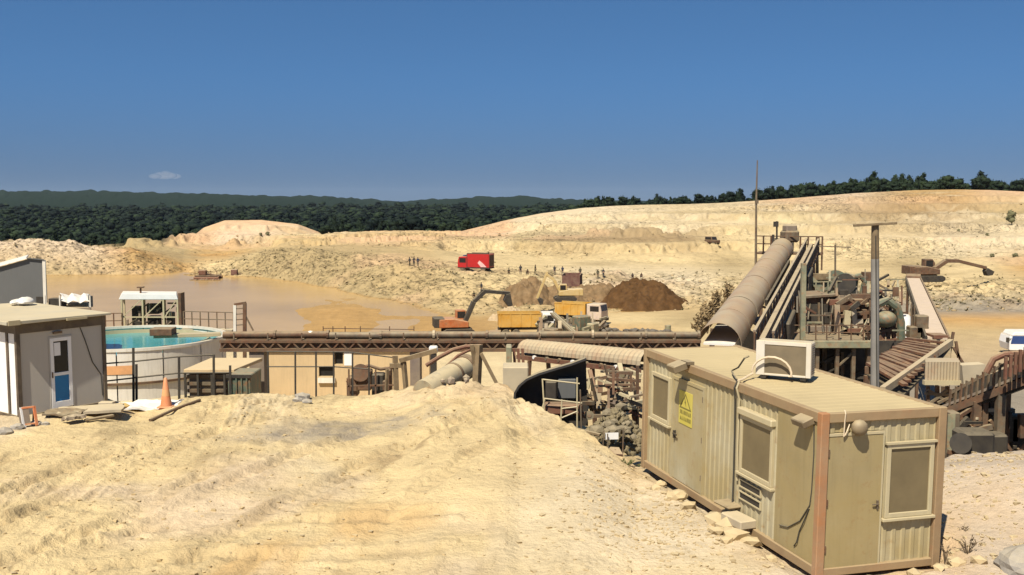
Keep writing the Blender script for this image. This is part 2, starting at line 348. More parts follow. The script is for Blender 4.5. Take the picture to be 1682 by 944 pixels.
# wobble the section lines so that edges and banks are not ruled
TX = TCOL[None, :]*TD; TY = TD.copy()
def zone(a, b, f=.4): return np.clip((FR-a)/f+.5, 0, 1)*np.clip((b-FR)/f+.5, 0, 1)
near = zone(-1, 2.1, .3); edge = zone(1.75, 3.3, .5); pit = zone(3.2, 6, .5); bank = zone(8.05, 9.3, .35); terr = zone(9, 10.2, .4); hill = zone(10, 13.1, .5); wood = zone(13.2, 30, .5)
H = TZ.copy()
ln = TX-.17*TY+.012*TY*TY*.35
wv = 2.2*fbm(TX*.13, TY*.13, 2, 91)
lw = ln+wv; patch = np.clip(fbm(TX*.22+3, TY*.16, 3, 92)*2.2+.35, 0, 1)
rut = (fbm(lw*2.3, TY*.22+.05*ln, 3, 3)*.045+np.maximum(0, fbm(lw*4.2+9, TY*.45, 3, 8)-.08)*.10)*patch
cross = fbm((TY+.25*TX)*1.9, (TX-.2*TY)*.22, 3, 21)*.04*np.clip((2-TX)/6, 0, 1)
clod = np.maximum(0, fbm(TX*3.4, TY*3.4, 4, 5)-.12)*.06*np.clip(fbm(TX*.35, TY*.35, 2, 31)*2.2+.05, 0, 1)
dd = ((TX-8.0)/3.6)**2+((TY-17)/5.0)**2
H += near*(rut*np.clip((3.5-TX)/4, .1, 1)+cross+clod+fbm(TX*.33, TY*.33, 3, 2)*.13*np.clip((TY-15)/6, 0, 1))
H += near*np.clip(fbm(TX*9, TY*9, 3, 61)-.15, 0, 1)*.03*np.clip(fbm(TX*.5+7, TY*.5, 2, 62)*2+.3, .1, 1)
# wheel tracks of lorries that turned in the yard
trackm = np.zeros_like(H); nrow = int(np.searchsorted(FR[:, 0], 2.05))
for pts, amp in (([(-40, 905), (120, 850), (260, 775), (400, 715), (520, 668)], 1.), ([(150, 965), (330, 850), (520, 760), (700, 700), (850, 668)], .8), ([(-60, 800), (120, 742), (300, 700), (480, 668)], 1.), ([(430, 965), (560, 840), (700, 762), (820, 715), (930, 690)], .7), ([(-60, 940), (130, 905), (330, 880), (560, 880)], .8)):
    q = np.array([[G(a, b).x, G(a, b).y] for a, b in pts]); tt = np.linspace(0, len(q)-1, 40)
    q = np.stack([np.interp(tt, range(len(q)), q[:, 0]), np.interp(tt, range(len(q)), q[:, 1])], 1)
    for k in range(3): q[1:-1] = (q[:-2]+q[1:-1]*2+q[2:])/4
    X_, Y_ = TX[:nrow], TY[:nrow]; best = np.full(X_.shape, 99.); side = np.zeros(X_.shape); along = np.zeros(X_.shape); acc = 0
    for k in range(len(q)-1):
        d = q[k+1]-q[k]; L = np.hypot(*d); d = d/L; rx, ry = X_-q[k, 0], Y_-q[k, 1]; s_ = np.clip(rx*d[0]+ry*d[1], 0, L); ex, ey = rx-s_*d[0], ry-s_*d[1]; dist = np.hypot(ex, ey)
        u = dist < best; best = np.where(u, dist, best); side = np.where(u, rx*d[1]-ry*d[0], side); along = np.where(u, acc+s_, along); acc += L
    fade = np.clip(fbm(along*.25+amp*9, side*.3, 3, 95)*1.8+.75, .1, 1.2)*amp
    for o_ in (-.95, .95):
        w_ = np.abs(side-o_+.10*fbm(along*.6, along*0+o_, 2, 96)); rutz = -np.exp(-(w_/.22)**4)*.075+np.exp(-((w_-.36)/.12)**2)*.045+np.exp(-(w_/.2)**4)*.02*np.sign(np.sin(along*2*math.pi/.34+np.abs(side-o_)*6))
        rutz += np.exp(-((w_-.36)/.2)**2)*np.maximum(0, fbm(X_*5, Y_*5, 3, 97))*.045
        H[:nrow] += near[:nrow]*rutz*fade*(best < 2.2); trackm[:nrow] = np.maximum(trackm[:nrow], np.exp(-(w_/.30)**2)*np.clip(fade, 0, 1)*(best < 2.2))
# the ground is scraped a little lower under the site office
cu = (TX-4.776)*math.cos(.2829)+(TY-15.523)*math.sin(.2829); cv = -(TX-4.776)*math.sin(.2829)+(TY-15.523)*math.cos(.2829)
foot = np.clip((cu+.35)/.35, 0, 1)*np.clip((2.9-cu)/.5, 0, 1)*np.clip((cv+.5)/.4, 0, 1)*np.clip((7.5-cv)/.5, 0, 1)
H = H*(1-foot)+(-.11-.05*np.clip(cv/7, 0, 1)+fbm(TX*3, TY*3, 3, 63)*.04)*foot
H += .75*np.exp(-(((TX-10.3)/2.2)**2+((TY-18.6)/2.6)**2))*(1-foot)
mound = np.exp(-((TX+1.6)/2.4)**2)
H += edge*(np.maximum(0, fbm(TX*.9, TY*.9, 4, 12))*(.08+.26*mound)+fbm(TX*2.6, TY*2.6, 3, 14)*(.035+.09*mound))
H += pit*fbm(TX*.12, TY*.12, 4, 6)*.25
mudz = zone(5.9, 8.1, .5)
H += mudz*fbm(TX*.07, TY*.05, 5, 99)*.35
gul = fbm(TX*.16+3*fbm(TX*.05, TY*.05, 2, 9), TY*.03, 4, 41)
H += bank*(gul*1.2+fbm(TX*.25, TY*.25, 4, 43)*.9+fbm(TX*.9, TY*.7, 3, 44)*.42)
H += terr*fbm(TX*.05, TY*.05, 4, 47)*.55
H += hill*(fbm(TX*.022, TY*.05, 5, 51)*1.5+fbm(TX*.12, TY*.12, 4, 53)*.7+fbm(TX*.5, TY*.35, 3, 54)*.4)*np.clip((13.02-FR)*2.2, .12, 1)
lev = np.floor((H+20)/3.2)
H += hill*1.7*np.clip(((H+20)/3.2-lev-.75)*8, 0, 1)*np.clip((12.9-FR)*2, 0, 1)
H += wood*np.clip((FR-13.6), 0, 1)*(fbm(TX*.004, TY*.0025, 4, 57)*4+fbm(TX*.03, TY*.02, 3, 58)*1.5)*np.clip((18-FR)/1.5, .15, 1)
H += np.clip((FR-17.2)*2, 0, 1)*(np.abs(fbm(TX*.03, TY*.006, 3, 59))*8-3)
TZf = H
# soil colours: where one kind of earth lies against another
def lerp(A, c, f): return A*(1-f[..., None])+np.array(c)*f[..., None]
Cc = TC.copy()
Cc = lerp(Cc, SOIL['p'], near*np.clip(fbm(TX*.20+4, TY*.20, 4, 71)*2.2-.15, 0, .75))
Cc = lerp(Cc, SOIL['o'], near*np.clip(fbm(TX*.3+40, TY*.17, 4, 72)*2.4-.55, 0, .55))
Cc = lerp(Cc, SOIL['w'], near*np.clip(fbm(lw*.6, TY*.14, 4, 73)*2.0-.4, 0, .5))
damp = np.clip(fbm(lw*1.7+7, TY*.4, 4, 74)*2.6-.55, 0, 1)*near*np.clip((3-TX)/5, 0, 1)
Cc = lerp(Cc, SOIL['d'], damp*.42)
spk = np.clip(fbm(lw*5, TY*1.6, 4, 85)*3-.75, 0, 1)*near*np.clip((3-TX)/5, .15, 1)*np.clip(fbm(TX*.25, TY*.2, 2, 86)*2+.5, 0, 1)
Cc = lerp(Cc, SOIL['d'], spk*.7)
Cc = lerp(Cc, SOIL['d'], near*trackm*np.clip(.55+fbm(TX*1.5, TY*1.5, 4, 98)*1.3, 0, 1)*.55)
gh = near*np.clip((TX-6.9)/1.0, 0, 1)
Cc = lerp(Cc, (.43, .345, .245), gh*np.clip(.8+fbm(TX*1.2, TY*1.2, 3, 101)*.5, 0, 1))
gp = np.exp(-(((TX+4.3)/2.6)**2+((TY-26.6-.22*TX)/1.15)**2))
Cc = lerp(Cc, SOIL['g'], np.clip(gp*(1.1+fbm(TX*2, TY*2, 4, 75))-.15, 0, .85))
gv = np.exp(-(((TX-2.9)/2.3)**2+((TY-18.8)/3.0)**2))
Cc = lerp(Cc, (.50, .42, .29), np.clip(gv*1.1+fbm(TX*.8, TY*.8, 3, 76)*.25*gv, 0, .8))
Cc = lerp(Cc, SOIL['r'], np.clip(bank*(fbm(TX*.045, TY*.05, 3, 77)*1.8-.35), 0, .5))
Cc = lerp(Cc, SOIL['v'], np.clip((bank+terr*.8)*(fbm(TX*.06+8, TY*.09, 4, 78)*2-.3), 0, .6))
Cc = lerp(Cc, SOIL['v'], np.clip(hill*(fbm(TX*.012, TY*.05, 5, 79)*2.4-.45), 0, .5))
Cc = lerp(Cc, SOIL['r'], np.clip(hill*(fbm(TX*.014+5, TY*.04, 4, 80)*2.6-.75), 0, .45))
Cc = lerp(Cc, SOIL['w'], np.clip(hill*np.clip((FR-11)*2, 0, 1)*(fbm(TX*.03+9, TY*.10, 4, 81)*2.4-.5), 0, .5))
wet = np.clip((-10.72-H)/.25, 0, 1)*((FR > 5) & (FR < 9) & (TX < 0))
Cc = lerp(Cc, (.33, .205, .08), wet*.8)
Cc *= (1+.10*fbm(TX*1.1, TY*1.1, 4, 83))[..., None]
rough_ = np.clip(bank*1.0+terr*.45*np.clip(fbm(TX*.04, TY*.05, 3, 87)*2+.3, 0, 1)+hill*np.clip(.35+fbm(TX*.02, TY*.045, 4, 88)*1.6, .05, 1)+edge*.25, 0, 1)

def ground(x, y):
    t = x/max(y, .1); j = int(np.clip(np.searchsorted(TCOL, t), 1, len(TCOL)-1)); a = (t-TCOL[j-1])/(TCOL[j]-TCOL[j-1])
    return float(np.interp(y, TY[:, j-1], TZf[:, j-1])*(1-a)+np.interp(y, TY[:, j], TZf[:, j])*a)
def hit(px, py, d0=15, d1=460):
    """where a sighting line first meets the ground"""
    last = d0
    for d in np.arange(d0, d1, .5):
        p = W(px, py, float(d))
        if p.z < ground(p.x, p.y): return Vector((p.x, p.y, ground(p.x, p.y)))
    return W(px, py, d1)
def on_ground(px, d, dz=0):
    x = (px-841)/FPX*d; return Vector((x, d, ground(x, d)+dz))

def grid_mesh(name, X, Y, Z, Cl, Ro):
    nr, nc = X.shape; me = bpy.data.meshes.new(name); n = nr*nc
    me.vertices.add(n); me.vertices.foreach_set('co', np.stack([X, Y, Z], 2).astype(np.float32).ravel())
    i = np.arange(nr-1)[:, None]*nc+np.arange(nc-1)[None, :]
    q = np.stack([i, i+1, i+nc+1, i+nc], 2).reshape(-1, 4)
    me.loops.add(q.size); me.loops.foreach_set('vertex_index', q.ravel().astype(np.int32))
    me.polygons.add(len(q)); me.polygons.foreach_set('loop_start', (np.arange(len(q))*4).astype(np.int32))
    me.update(calc_edges=True)
    me.polygons.foreach_set('use_smooth', np.ones(len(q), bool))
    at = me.attributes.new('soil', 'FLOAT_COLOR', 'POINT')
    at.data.foreach_set('color', np.concatenate([Cl, Ro[..., None]], 2).astype(np.float32).ravel())
    me.validate(); return me
terrain = link('terrain', grid_mesh('terrain', TX, TY, TZf, Cc, rough_), M['soil']); tag(terrain, kind='structure')

# muddy settling pond
def water_material():
    m = mat('muddy_water', (.40, .258, .10), rough=.2, var=.16, scale=.03, spec=.085)
    nt = m.node_tree; N = nt.nodes; L = nt.links; n = N.new('ShaderNodeTexNoise'); n.inputs['Scale'].default_value = 1.2; n.inputs['Detail'].default_value = 3
    g = N.new('ShaderNodeNewGeometry'); L.new(g.outputs['Position'], n.inputs['Vector'])
    b = N.new('ShaderNodeBump'); b.inputs['Strength'].default_value = .25; b.inputs['Distance'].default_value = .06; L.new(n.outputs['Fac'], b.inputs['Height']); L.new(b.outputs[0], N['Principled BSDF'].inputs['Normal'])
    return m
M['pond'] = water_material()
mb = MB(); mb.add([(-220, 105, -11), (20, 105, -11), (20, 240, -11), (-220, 240, -11)], [(0, 1, 2, 3)])
tag(mb.build('pond_water', M['pond']), kind='structure')

# ---------------------------------------------------------------- woods
def leaf_material(name, c1, c2):
    m = bpy.data.materials.new(name); m.use_nodes = True; nt = m.node_tree; N = nt.nodes; L = nt.links; b = N['Principled BSDF']
    b.inputs['Roughness'].default_value = .8; b.inputs['Specular IOR Level'].default_value = .15
    g = N.new('ShaderNodeNewGeometry'); oi = N.new('ShaderNodeObjectInfo'); at = N.new('ShaderNodeAttribute'); at.attribute_name = 'shade'
    n = N.new('ShaderNodeTexNoise'); n.inputs['Scale'].default_value = .45; n.inputs['Detail'].default_value = 4; L.new(g.outputs['Position'], n.inputs['Vector'])
    n2 = N.new('ShaderNodeTexNoise'); n2.inputs['Scale'].default_value = .018; n2.inputs['Detail'].default_value = 5; L.new(g.outputs['Position'], n2.inputs['Vector']); na = N.new('ShaderNodeMath'); na.operation = 'MULTIPLY_ADD'; na.inputs[1].default_value = 1.5; na.inputs[2].default_value = -.75; L.new(n2.outputs['Fac'], na.inputs[0]); nb = N.new('ShaderNodeMath'); nb.operation = 'ADD'; L.new(na.outputs[0], nb.inputs[0]); L.new(n.outputs['Fac'], nb.inputs[1])  # broad noise puts lit and dull stretches of the wood into the leaf colour
    a = N.new('ShaderNodeMath'); a.operation = 'ADD'; L.new(nb.outputs[0], a.inputs[0]); L.new(at.outputs['Fac'], a.inputs[1])
    a2 = N.new('ShaderNodeMath'); a2.operation = 'MULTIPLY_ADD'; L.new(oi.outputs['Random'], a2.inputs[0]); a2.inputs[1].default_value = .35; L.new(a.outputs[0], a2.inputs[2])
    r = N.new('ShaderNodeValToRGB'); r.color_ramp.elements[0].position = .45; r.color_ramp.elements[0].color = (*c1, 1); r.color_ramp.elements[1].position = 1.35; r.color_ramp.elements[1].color = (*c2, 1)
    mr = N.new('ShaderNodeMapRange'); mr.inputs[1].default_value = .35; mr.inputs[2].default_value = 1.35; L.new(a2.outputs[0], mr.inputs[0]); L.new(mr.outputs[0], r.inputs[0])
    r.color_ramp.elements[0].position = 0; r.color_ramp.elements[1].position = 1
    L.new(r.outputs[0], b.inputs['Base Color']); return m
M['leaf'] = leaf_material('foliage', (.004, .009, .006), (.028, .044, .017))
M['bark'] = mat('bark', (.06, .045, .03), .9, scale=6)
ICO_V, ICO_F = None, None
def ico():
    global ICO_V, ICO_F
    if ICO_V is None:
        bm = bmesh.new(); bmesh.ops.create_icosphere(bm, subdivisions=1, radius=1)
        ICO_V = np.array([v.co[:] for v in bm.verts]); ICO_F = np.array([[v.index for v in f.verts] for f in bm.faces]); bm.free()
    return ICO_V, ICO_F
def tris_mesh(name, V, F, shade):
    me = bpy.data.meshes.new(name); me.vertices.add(len(V)); me.vertices.foreach_set('co', V.astype(np.float32).ravel())
    me.loops.add(F.size); me.loops.foreach_set('vertex_index', F.ravel().astype(np.int32))
    me.polygons.add(len(F)); me.polygons.foreach_set('loop_start', (np.arange(len(F))*3).astype(np.int32)); me.update(calc_edges=True)
    at = me.attributes.new('shade', 'FLOAT', 'POINT'); at.data.foreach_set('value', shade.astype(np.float32)); me.validate(); return me
NR = np.random.RandomState(5)
def crown_arrays(kind, lumps, leaves, rg):
    """a crown of unit height from z=0 to 1: jagged lumps and loose leaf sprays"""
    IV, IF = ico(); V = []; F = []; Sh = []; n = 0; cs = []
    for k in range(lumps):
        if kind == 'pine': z = (k+.6)/lumps; rr = .30*(1-z)**.7+.07; a = rg.uniform(0, 6.28); o = rr*.5
        else: z = rg.uniform(.28, .82); a = rg.uniform(0, 6.28); rr = rg.uniform(.16, .27); o = rg.uniform(.0, .26)*(1-abs(z-.5))
        c = np.array([math.cos(a)*o, math.sin(a)*o, z]); cs.append((c, rr))
        v = IV*(rr*(1+rg.uniform(-.42, .42, (len(IV), 1))))*np.array([1, 1, .8])+c
        V.append(v); F.append(IF+n); Sh.append(np.full(len(v), rg.uniform(-.2, .25))); n += len(v)
    for k in range(leaves):
        c, rr = cs[rg.randint(len(cs))]; u = rg.normal(size=3); u /= np.linalg.norm(u); p = c+u*rr*rg.uniform(.85, 1.3)*np.array([1, 1, .85]); s = rg.uniform(.025, .06)
        q = rg.normal(size=(3, 3))*s; V.append(p+q); F.append(np.array([[0, 1, 2]])+n); Sh.append(np.full(3, rg.uniform(-.25, .4))); n += 3
    return np.concatenate(V), np.concatenate(F), np.concatenate(Sh)
CROWNS = [tris_mesh('crown', *crown_arrays('pine' if k < 2 else 'oak', 8 if k < 2 else 11, 260, NR)) for k in range(6)]
TRUNK = MB(); TRUNK.path([(0, 0, -.05), (.01, .005, .2), (0, .01, .45), (.01, 0, .75)], [.03, .024, .018, .006], 6); TRUNK.tube((0, 0, .3), (.12, .05, .5), .012, .004, 5); TRUNK.tube((0, 0, .38), (-.1, .06, .58), .011, .004, 5)
TRUNKM = TRUNK.mesh('trunk', True)
def tree(x, y, h, wd, k, label, group, name='tree', rz=None):
    t = thing(name, label, 'tree', (x, y, ground(x, y)-.1), rnd.uniform(0, 6.28), group)
    c = link('crown', CROWNS[k], M['leaf'], t); c.scale = (wd, wd, h)
    k_ = link('trunk', TRUNKM, M['bark'], t); k_.scale = (h*.9, h*.9, h)
    return t
# the tree line on the crest of the pale hill
n = 0
for i in range(225):
    px = 880+rnd.random()**.9*880; d = np.interp(px, [850, 1050, 1300, 1700], [412, 418, 432, 432])+rnd.uniform(2, 22)
    x = (px-841)/FPX*d
    big = np.interp(px, [880, 960, 1100, 1200, 1350, 1500, 1750], [2.6, 4.6, 4.5, 5.0, 7.4, 7.2, 6.0])
    h = big*rnd.uniform(.65, 1.12); k = rnd.choice([0, 1, 2, 3, 4, 5])
    if rnd.random() < .05: h *= 1.3; k = 0
    tree(x, d, h, h*(.75 if k < 2 else rnd.uniform(.95, 1.3)), k, 'dark green tree in the tree line along the crest of the pale quarry hill', 'trees along the crest of the pale hill')
# front trees of the wood on the left
for i in range(70):
    px = rnd.uniform(-30, 900); d = np.interp(px, [0, 250, 300, 420, 560, 700, 800, 880], [392, 385, 372, 385, 395, 412, 412, 410])+rnd.uniform(2, 30)
    x = (px-841)/FPX*d; h = rnd.uniform(5.5, 9.0)*np.interp(px, [0, 700, 880], [1, .9, .55]); k = rnd.randint(0, 5)
    tree(x, d, h, h*(.7 if k < 2 else rnd.uniform(.9, 1.15)), k, 'dark green tree at the front edge of the wood behind the pond', 'trees at the front of the wood')
# the wood itself, one mass to the eye
def far_wood():
    IV, IF = ico(); V = []; F = []; Sh = []; n = 0; rg = np.random.RandomState(11)
    protos = [crown_arrays('oak' if k else 'pine', 4, 26, rg) for k in range(6)]
    d = 420.
    while d < 1750:
        sp = 5.8*(d/430)**.95; t = -.66
        while t < .42:
            tt = t+rg.uniform(-.5, .5)*sp/d; dd_ = d+rg.uniform(-.5, .5)*sp; px = 841+tt*FPX; t += sp/d
            if px > 760 and dd_ < 470+(px-760)*.5: continue
            if px > 1010: continue
            x = tt*dd_; z = ground(x, dd_); s = 6.0*(d/430)**.25*(rg.uniform(.55, 1.25) if rg.rand() > .12 else rg.uniform(1.2, 1.7))
            v, f, sh = protos[rg.randint(6)]
            a = rg.uniform(0, 6.28); ca, sa = math.cos(a), math.sin(a); wdt = s*rg.uniform(.95, 1.5)*(1 if d < 900 else 1.4)
            vv = np.stack([(v[:, 0]*ca-v[:, 1]*sa)*wdt+x, (v[:, 0]*sa+v[:, 1]*ca)*wdt+dd_, v[:, 2]*s+z-.8], 1)
            V.append(vv); F.append(f+n); Sh.append(sh+rg.uniform(-.4, .42)); n += len(v)
        d += sp*.95
    return tris_mesh('wood', np.concatenate(V), np.concatenate(F), np.concatenate(Sh))
wood_o = link('wood', far_wood(), M['leaf']); tag(wood_o, 'dark green wood rolling away to the horizon behind the pond', 'wood', kind='stuff')
def crest_scrub():
    V = []; F = []; Sh = []; n = 0; rg = np.random.RandomState(12); protos = [crown_arrays('oak', 4, 40, rg) for k in range(4)]
    for i in range(900):
        px = 890+rg.rand()*900; d = np.interp(px, [850, 1050, 1300, 1700], [415, 420, 434, 434])+rg.uniform(3, 34); x = (px-841)/FPX*d
        s = np.interp(px, [880, 960, 1100, 1200, 1350, 1500, 1750], [1.5, 3.0, 3.0, 3.2, 5.2, 5.2, 4.4])*rg.uniform(.6, 1.1); v, f, sh = protos[rg.randint(4)]; a = rg.uniform(0, 6.28); ca, sa = math.cos(a), math.sin(a); w_ = s*1.25
        V.append(np.stack([(v[:, 0]*ca-v[:, 1]*sa)*w_+x, (v[:, 0]*sa+v[:, 1]*ca)*w_+d, v[:, 2]*s*1.15+ground(x, d)-.25*s], 1)); F.append(f+n); Sh.append(sh+rg.uniform(-.2, .25)); n += len(v)
    return tris_mesh('crest_scrub', np.concatenate(V), np.concatenate(F), np.concatenate(Sh))
tag(link('undergrowth', crest_scrub(), M['leaf']), 'dark undergrowth between the trees on the crest of the pale hill', 'undergrowth', kind='stuff')

# ================================================================ materials of made things
M['wall'] = mat('dusty_wall_paint', (.40, .36, .245), .65, var=.12, scale=.9, dust_all=.92, dustc=(.32, .248, .115), dust=.6, streak=.55, rust=.14, rustc=(.24, .13, .06), rsc=3.2, bump=.06)
M['flat'] = mat('dusty_panel_paint', (.30, .24, .125), .6, var=.14, scale=1.0, dust_all=.75, dustc=(.29, .218, .09), streak=.5, rust=.10, rustc=(.24, .13, .06), rsc=3.4, bump=.05)
M['frame'] = mat('tan_frame_paint', (.25, .16, .085), .7, var=.14, scale=2, dust_all=.6, dustc=(.32, .235, .125), dust=.7, rust=.15, rustc=(.28, .14, .07), bump=.1)
M['rustpost'] = mat('rusted_frame_paint', (.28, .165, .09), .75, var=.2, scale=1.2, dust_all=.4, dustc=(.34, .235, .13), rust=.62, rustc=(.34, .13, .045), bump=.15)
M['roof'] = mat('dust_covered_roof', (.40, .315, .165), .9, var=.16, scale=.7, dust_all=.7, dustc=(.43, .335, .18), bump=.25, bscale=14)
M['cream'] = mat('cream_plastic', (.42, .36, .22), .5, var=.08, dust_all=.5, dustc=(.42, .34, .2), dust=.6, streak=.2)
M['pane'] = mat('dust_caked_glass', (.14, .108, .058), .42, var=.12, scale=2, dust_all=.45, dustc=(.215, .165, .085), spec=.2)
M['yellow'] = mat('yellow_sign', (.50, .42, .06), .5, var=.08, dust_all=.35, dustc=(.45, .37, .15))
M['black'] = mat('black_print', (.17, .145, .035), .6, var=.05)
M['cable'] = mat('dark_cable', (.05, .045, .035), .6, dust=.5)
M['hose'] = mat('pale_hose', (.55, .44, .30), .6, dust=.4)
M['lamp'] = mat('dusty_lamp_housing', (.12, .085, .05), .6, dust=.45, dust_all=.25)
M['acw'] = mat('white_casing', (.56, .52, .44), .45, var=.06, dust=.9, dust_all=.3)
M['acb'] = mat('brown_dusty_coil', (.145, .115, .07), .8, var=.12, scale=5, dust_all=.3, dustc=(.24, .18, .11))
M['dark'] = mat('dark_steel', (.028, .024, .021), .65, .1, dust=.22, dust_all=.06)
M['steel'] = mat('dusty_steel', (.10, .076, .054), .65, .15, dust=.32, dust_all=.2, rust=.45, rustc=(.11, .05, .026))
M['brown'] = mat('brown_rusty_steel', (.075, .042, .027), .75, .1, dust=.32, dust_all=.12, rust=.6, rustc=(.12, .05, .025))
M['red'] = mat('red_rusty_steel', (.135, .045, .028), .75, .1, dust=.32, dust_all=.12, rust=.5, rustc=(.13, .06, .035))
M['cover'] = mat('beige_sheet_cover', (.34, .27, .18), .55, .1, var=.18, scale=.9, dust=.5, dust_all=.35, rust=.42, rustc=(.34, .20, .12), bump=.05)
M['olive'] = mat('grey_green_paint', (.15, .16, .105), .6, dust=.4, dust_all=.35, rust=.3)
M['green'] = mat('faded_green_paint', (.055, .085, .062), .55, dust=.35, dust_all=.15, rust=.4)
M['conc'] = mat('dusty_concrete', (.37, .31, .22), .9, var=.14, scale=1.5, dust=.5, dust_all=.3, bump=.2)
M['dconc'] = mat('grey_brown_concrete', (.15, .115, .095), .9, var=.14, scale=1.5, dust=.5, dust_all=.2, bump=.2)
M['plaster'] = mat('beige_plaster', (.49, .36, .20), .9, var=.08, scale=.8, streak=.35, dust=.5, bump=.08)
M['white'] = mat('white_paint', (.66, .62, .54), .55, var=.08, scale=.9, dust=.7, dust_all=.35, dustc=(.45, .38, .25), streak=.55)
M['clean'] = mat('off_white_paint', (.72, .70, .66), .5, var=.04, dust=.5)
M['timber'] = mat('weathered_timber', (.13, .085, .045), .85, var=.25, scale=5, dust=.4, dust_all=.2, bump=.15)
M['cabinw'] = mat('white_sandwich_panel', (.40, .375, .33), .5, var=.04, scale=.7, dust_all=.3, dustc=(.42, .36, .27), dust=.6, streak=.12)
M['cabinf'] = mat('dark_brown_profile', (.065, .047, .036), .6, dust=.55, dust_all=.15)
M['blue'] = mat('blue_door_panel', (.012, .15, .34), .4, var=.06)
M['glass'] = mat('dark_window_glass', (.022, .020, .018), .25, var=.1, spec=.25)
M['turq'] = mat('turquoise_process_water', (.035, .24, .25), .16, var=.2, scale=.5, spec=.35, dust_all=.35, dustc=(.10, .33, .31), bump=.1, bscale=5)
M['grey'] = mat('mid_grey_sheet', (.105, .105, .10), .6, var=.06, scale=.6, streak=.2)
M['orange'] = mat('faded_orange_plastic', (.62, .17, .06), .55, var=.08, dust_all=.35, dust=.4)
M['orangep'] = mat('orange_stained_panel', (.58, .30, .13), .7, var=.1)
M['tyre'] = mat('dusty_rubber', (.035, .032, .028), .85, dust=.5, dust_all=.3)
M['firered'] = mat('fire_engine_red', (.38, .02, .018), .4, var=.08, dust=.5)
M['maroon'] = mat('dull_maroon_steel', (.105, .035, .03), .7, dust=.6, dust_all=.2)
M['yel'] = mat('worn_yellow_paint', (.44, .21, .018), .55, var=.14, scale=.8, dust=.7, dust_all=.55, dustc=(.5, .37, .14))
M['exo'] = mat('orange_machine_paint', (.34, .085, .02), .5, var=.1, dust=.4, dust_all=.2, rust=.3)
M['exy'] = mat('dusty_yellow_machine_paint', (.42, .29, .10), .6, var=.1, dust=.7, dust_all=.5)
M['skin'] = mat('skin', (.35, .19, .12), .6); M['cl1'] = mat('dark_cloth', (.03, .03, .035), .9); M['cl2'] = mat('olive_cloth', (.06, .055, .03), .9); M['cl3'] = mat('navy_cloth', (.025, .03, .06), .9); M['cl4'] = mat('brown_cloth', (.09, .055, .035), .9); M['hair'] = mat('dark_hair', (.015, .011, .008), .8)
M['rock'] = mat('pale_limestone', (.40, .305, .17), .95, var=.18, scale=3, dust=.4, bump=.5, bscale=12)
M['rockg'] = mat('grey_stone', (.27, .245, .21), .95, var=.2, scale=4, dust=.3, bump=.4)
M['heap'] = mat('brown_soil', (.075, .038, .015), .97, var=.45, scale=1.3, dust_all=.2, dustc=(.15, .09, .04), bump=1, bscale=3, spec=.05)
M['heap2'] = mat('grey_brown_soil', (.15, .093, .045), .97, var=.45, scale=1.1, dust_all=.35, dustc=(.28, .20, .11), bump=1, bscale=3, spec=.05)
M['gravel'] = mat('grey_gravel', (.115, .098, .075), .95, var=.3, scale=2, bump=.6, bscale=6)
M['weed'] = mat('weed_leaf', (.10, .115, .04), .8, var=.3, scale=6); M['twig'] = mat('dry_twig', (.12, .085, .05), .9)
M['tarp'] = mat('white_tarpaulin', (.66, .64, .60), .7, var=.05, dust=.4)
M['belt'] = mat('pinkish_dusty_belt', (.46, .36, .27), .85, var=.08, dust_all=.3)
M['bluev'] = mat('dark_blue_band', (.02, .05, .16), .3, spec=.6)

def lerpv(a, b, t): return Vector(a).lerp(Vector(b), t)

# ================================================================ site office container
CW, CL_, CH = 2.32, 6.87, 2.6
yaw, tx, ty = .2829, .0075, -.0114
rotm = Matrix(((math.cos(yaw), -math.sin(yaw), tx*math.sin(yaw)-ty*math.cos(yaw)), (math.sin(yaw), math.cos(yaw), -tx*math.cos(yaw)-ty*math.sin(yaw)), (ty, tx, 1)))
so = thing('site_office_container', 'dusty beige corrugated site office container with tan frame standing in the yard', 'office container', (4.776, 15.523, 0), rot=rotm.to_euler())
for (x, y) in ((0, 0), (CW-.15, 0), (0, CL_-.13), (CW-.15, CL_-.13)):
    MB().b2((x, y, -.06), (x+.15, y+.13, CH-.0)).build('corner_post', M['rustpost'] if (x, y) == (0, 0) else M['frame'], so, bevel=.012, label='rusty orange corner post' if (x, y) == (0, 0) else None)
for x in (.012, CW-.132): MB().b2((x, .13, CH-.17), (x+.12, CL_-.13, CH-.006)).build('top_rail', M['frame'], so, bevel=.01)
for y in (.012, CL_-.112): MB().b2((.15, y, CH-.16), (CW-.15, y+.10, CH-.008)).build('top_rail', M['frame'], so, bevel=.01)
for x in (.01, CW-.11): MB().b2((x, .13, -.03), (x+.10, CL_-.13, .12)).build('bottom_rail', M['frame'], so, bevel=.01)
for y in (.01, CL_-.11): MB().b2((.15, y, -.03), (CW-.15, y+.10, .10)).build('bottom_rail', M['frame'], so, bevel=.01)
def rib_profile(a0, a1, pitch, dep):
    out = []; a = a0
    while a < a1-.01:
        for f, h in ((0, 0), (.28, 0), (.40, 1), (.72, 1), (.84, 0)):
            if a+f*pitch <= a1: out.append((a+f*pitch, h*dep))
        a += pitch
    out.append((a1, 0)); return out
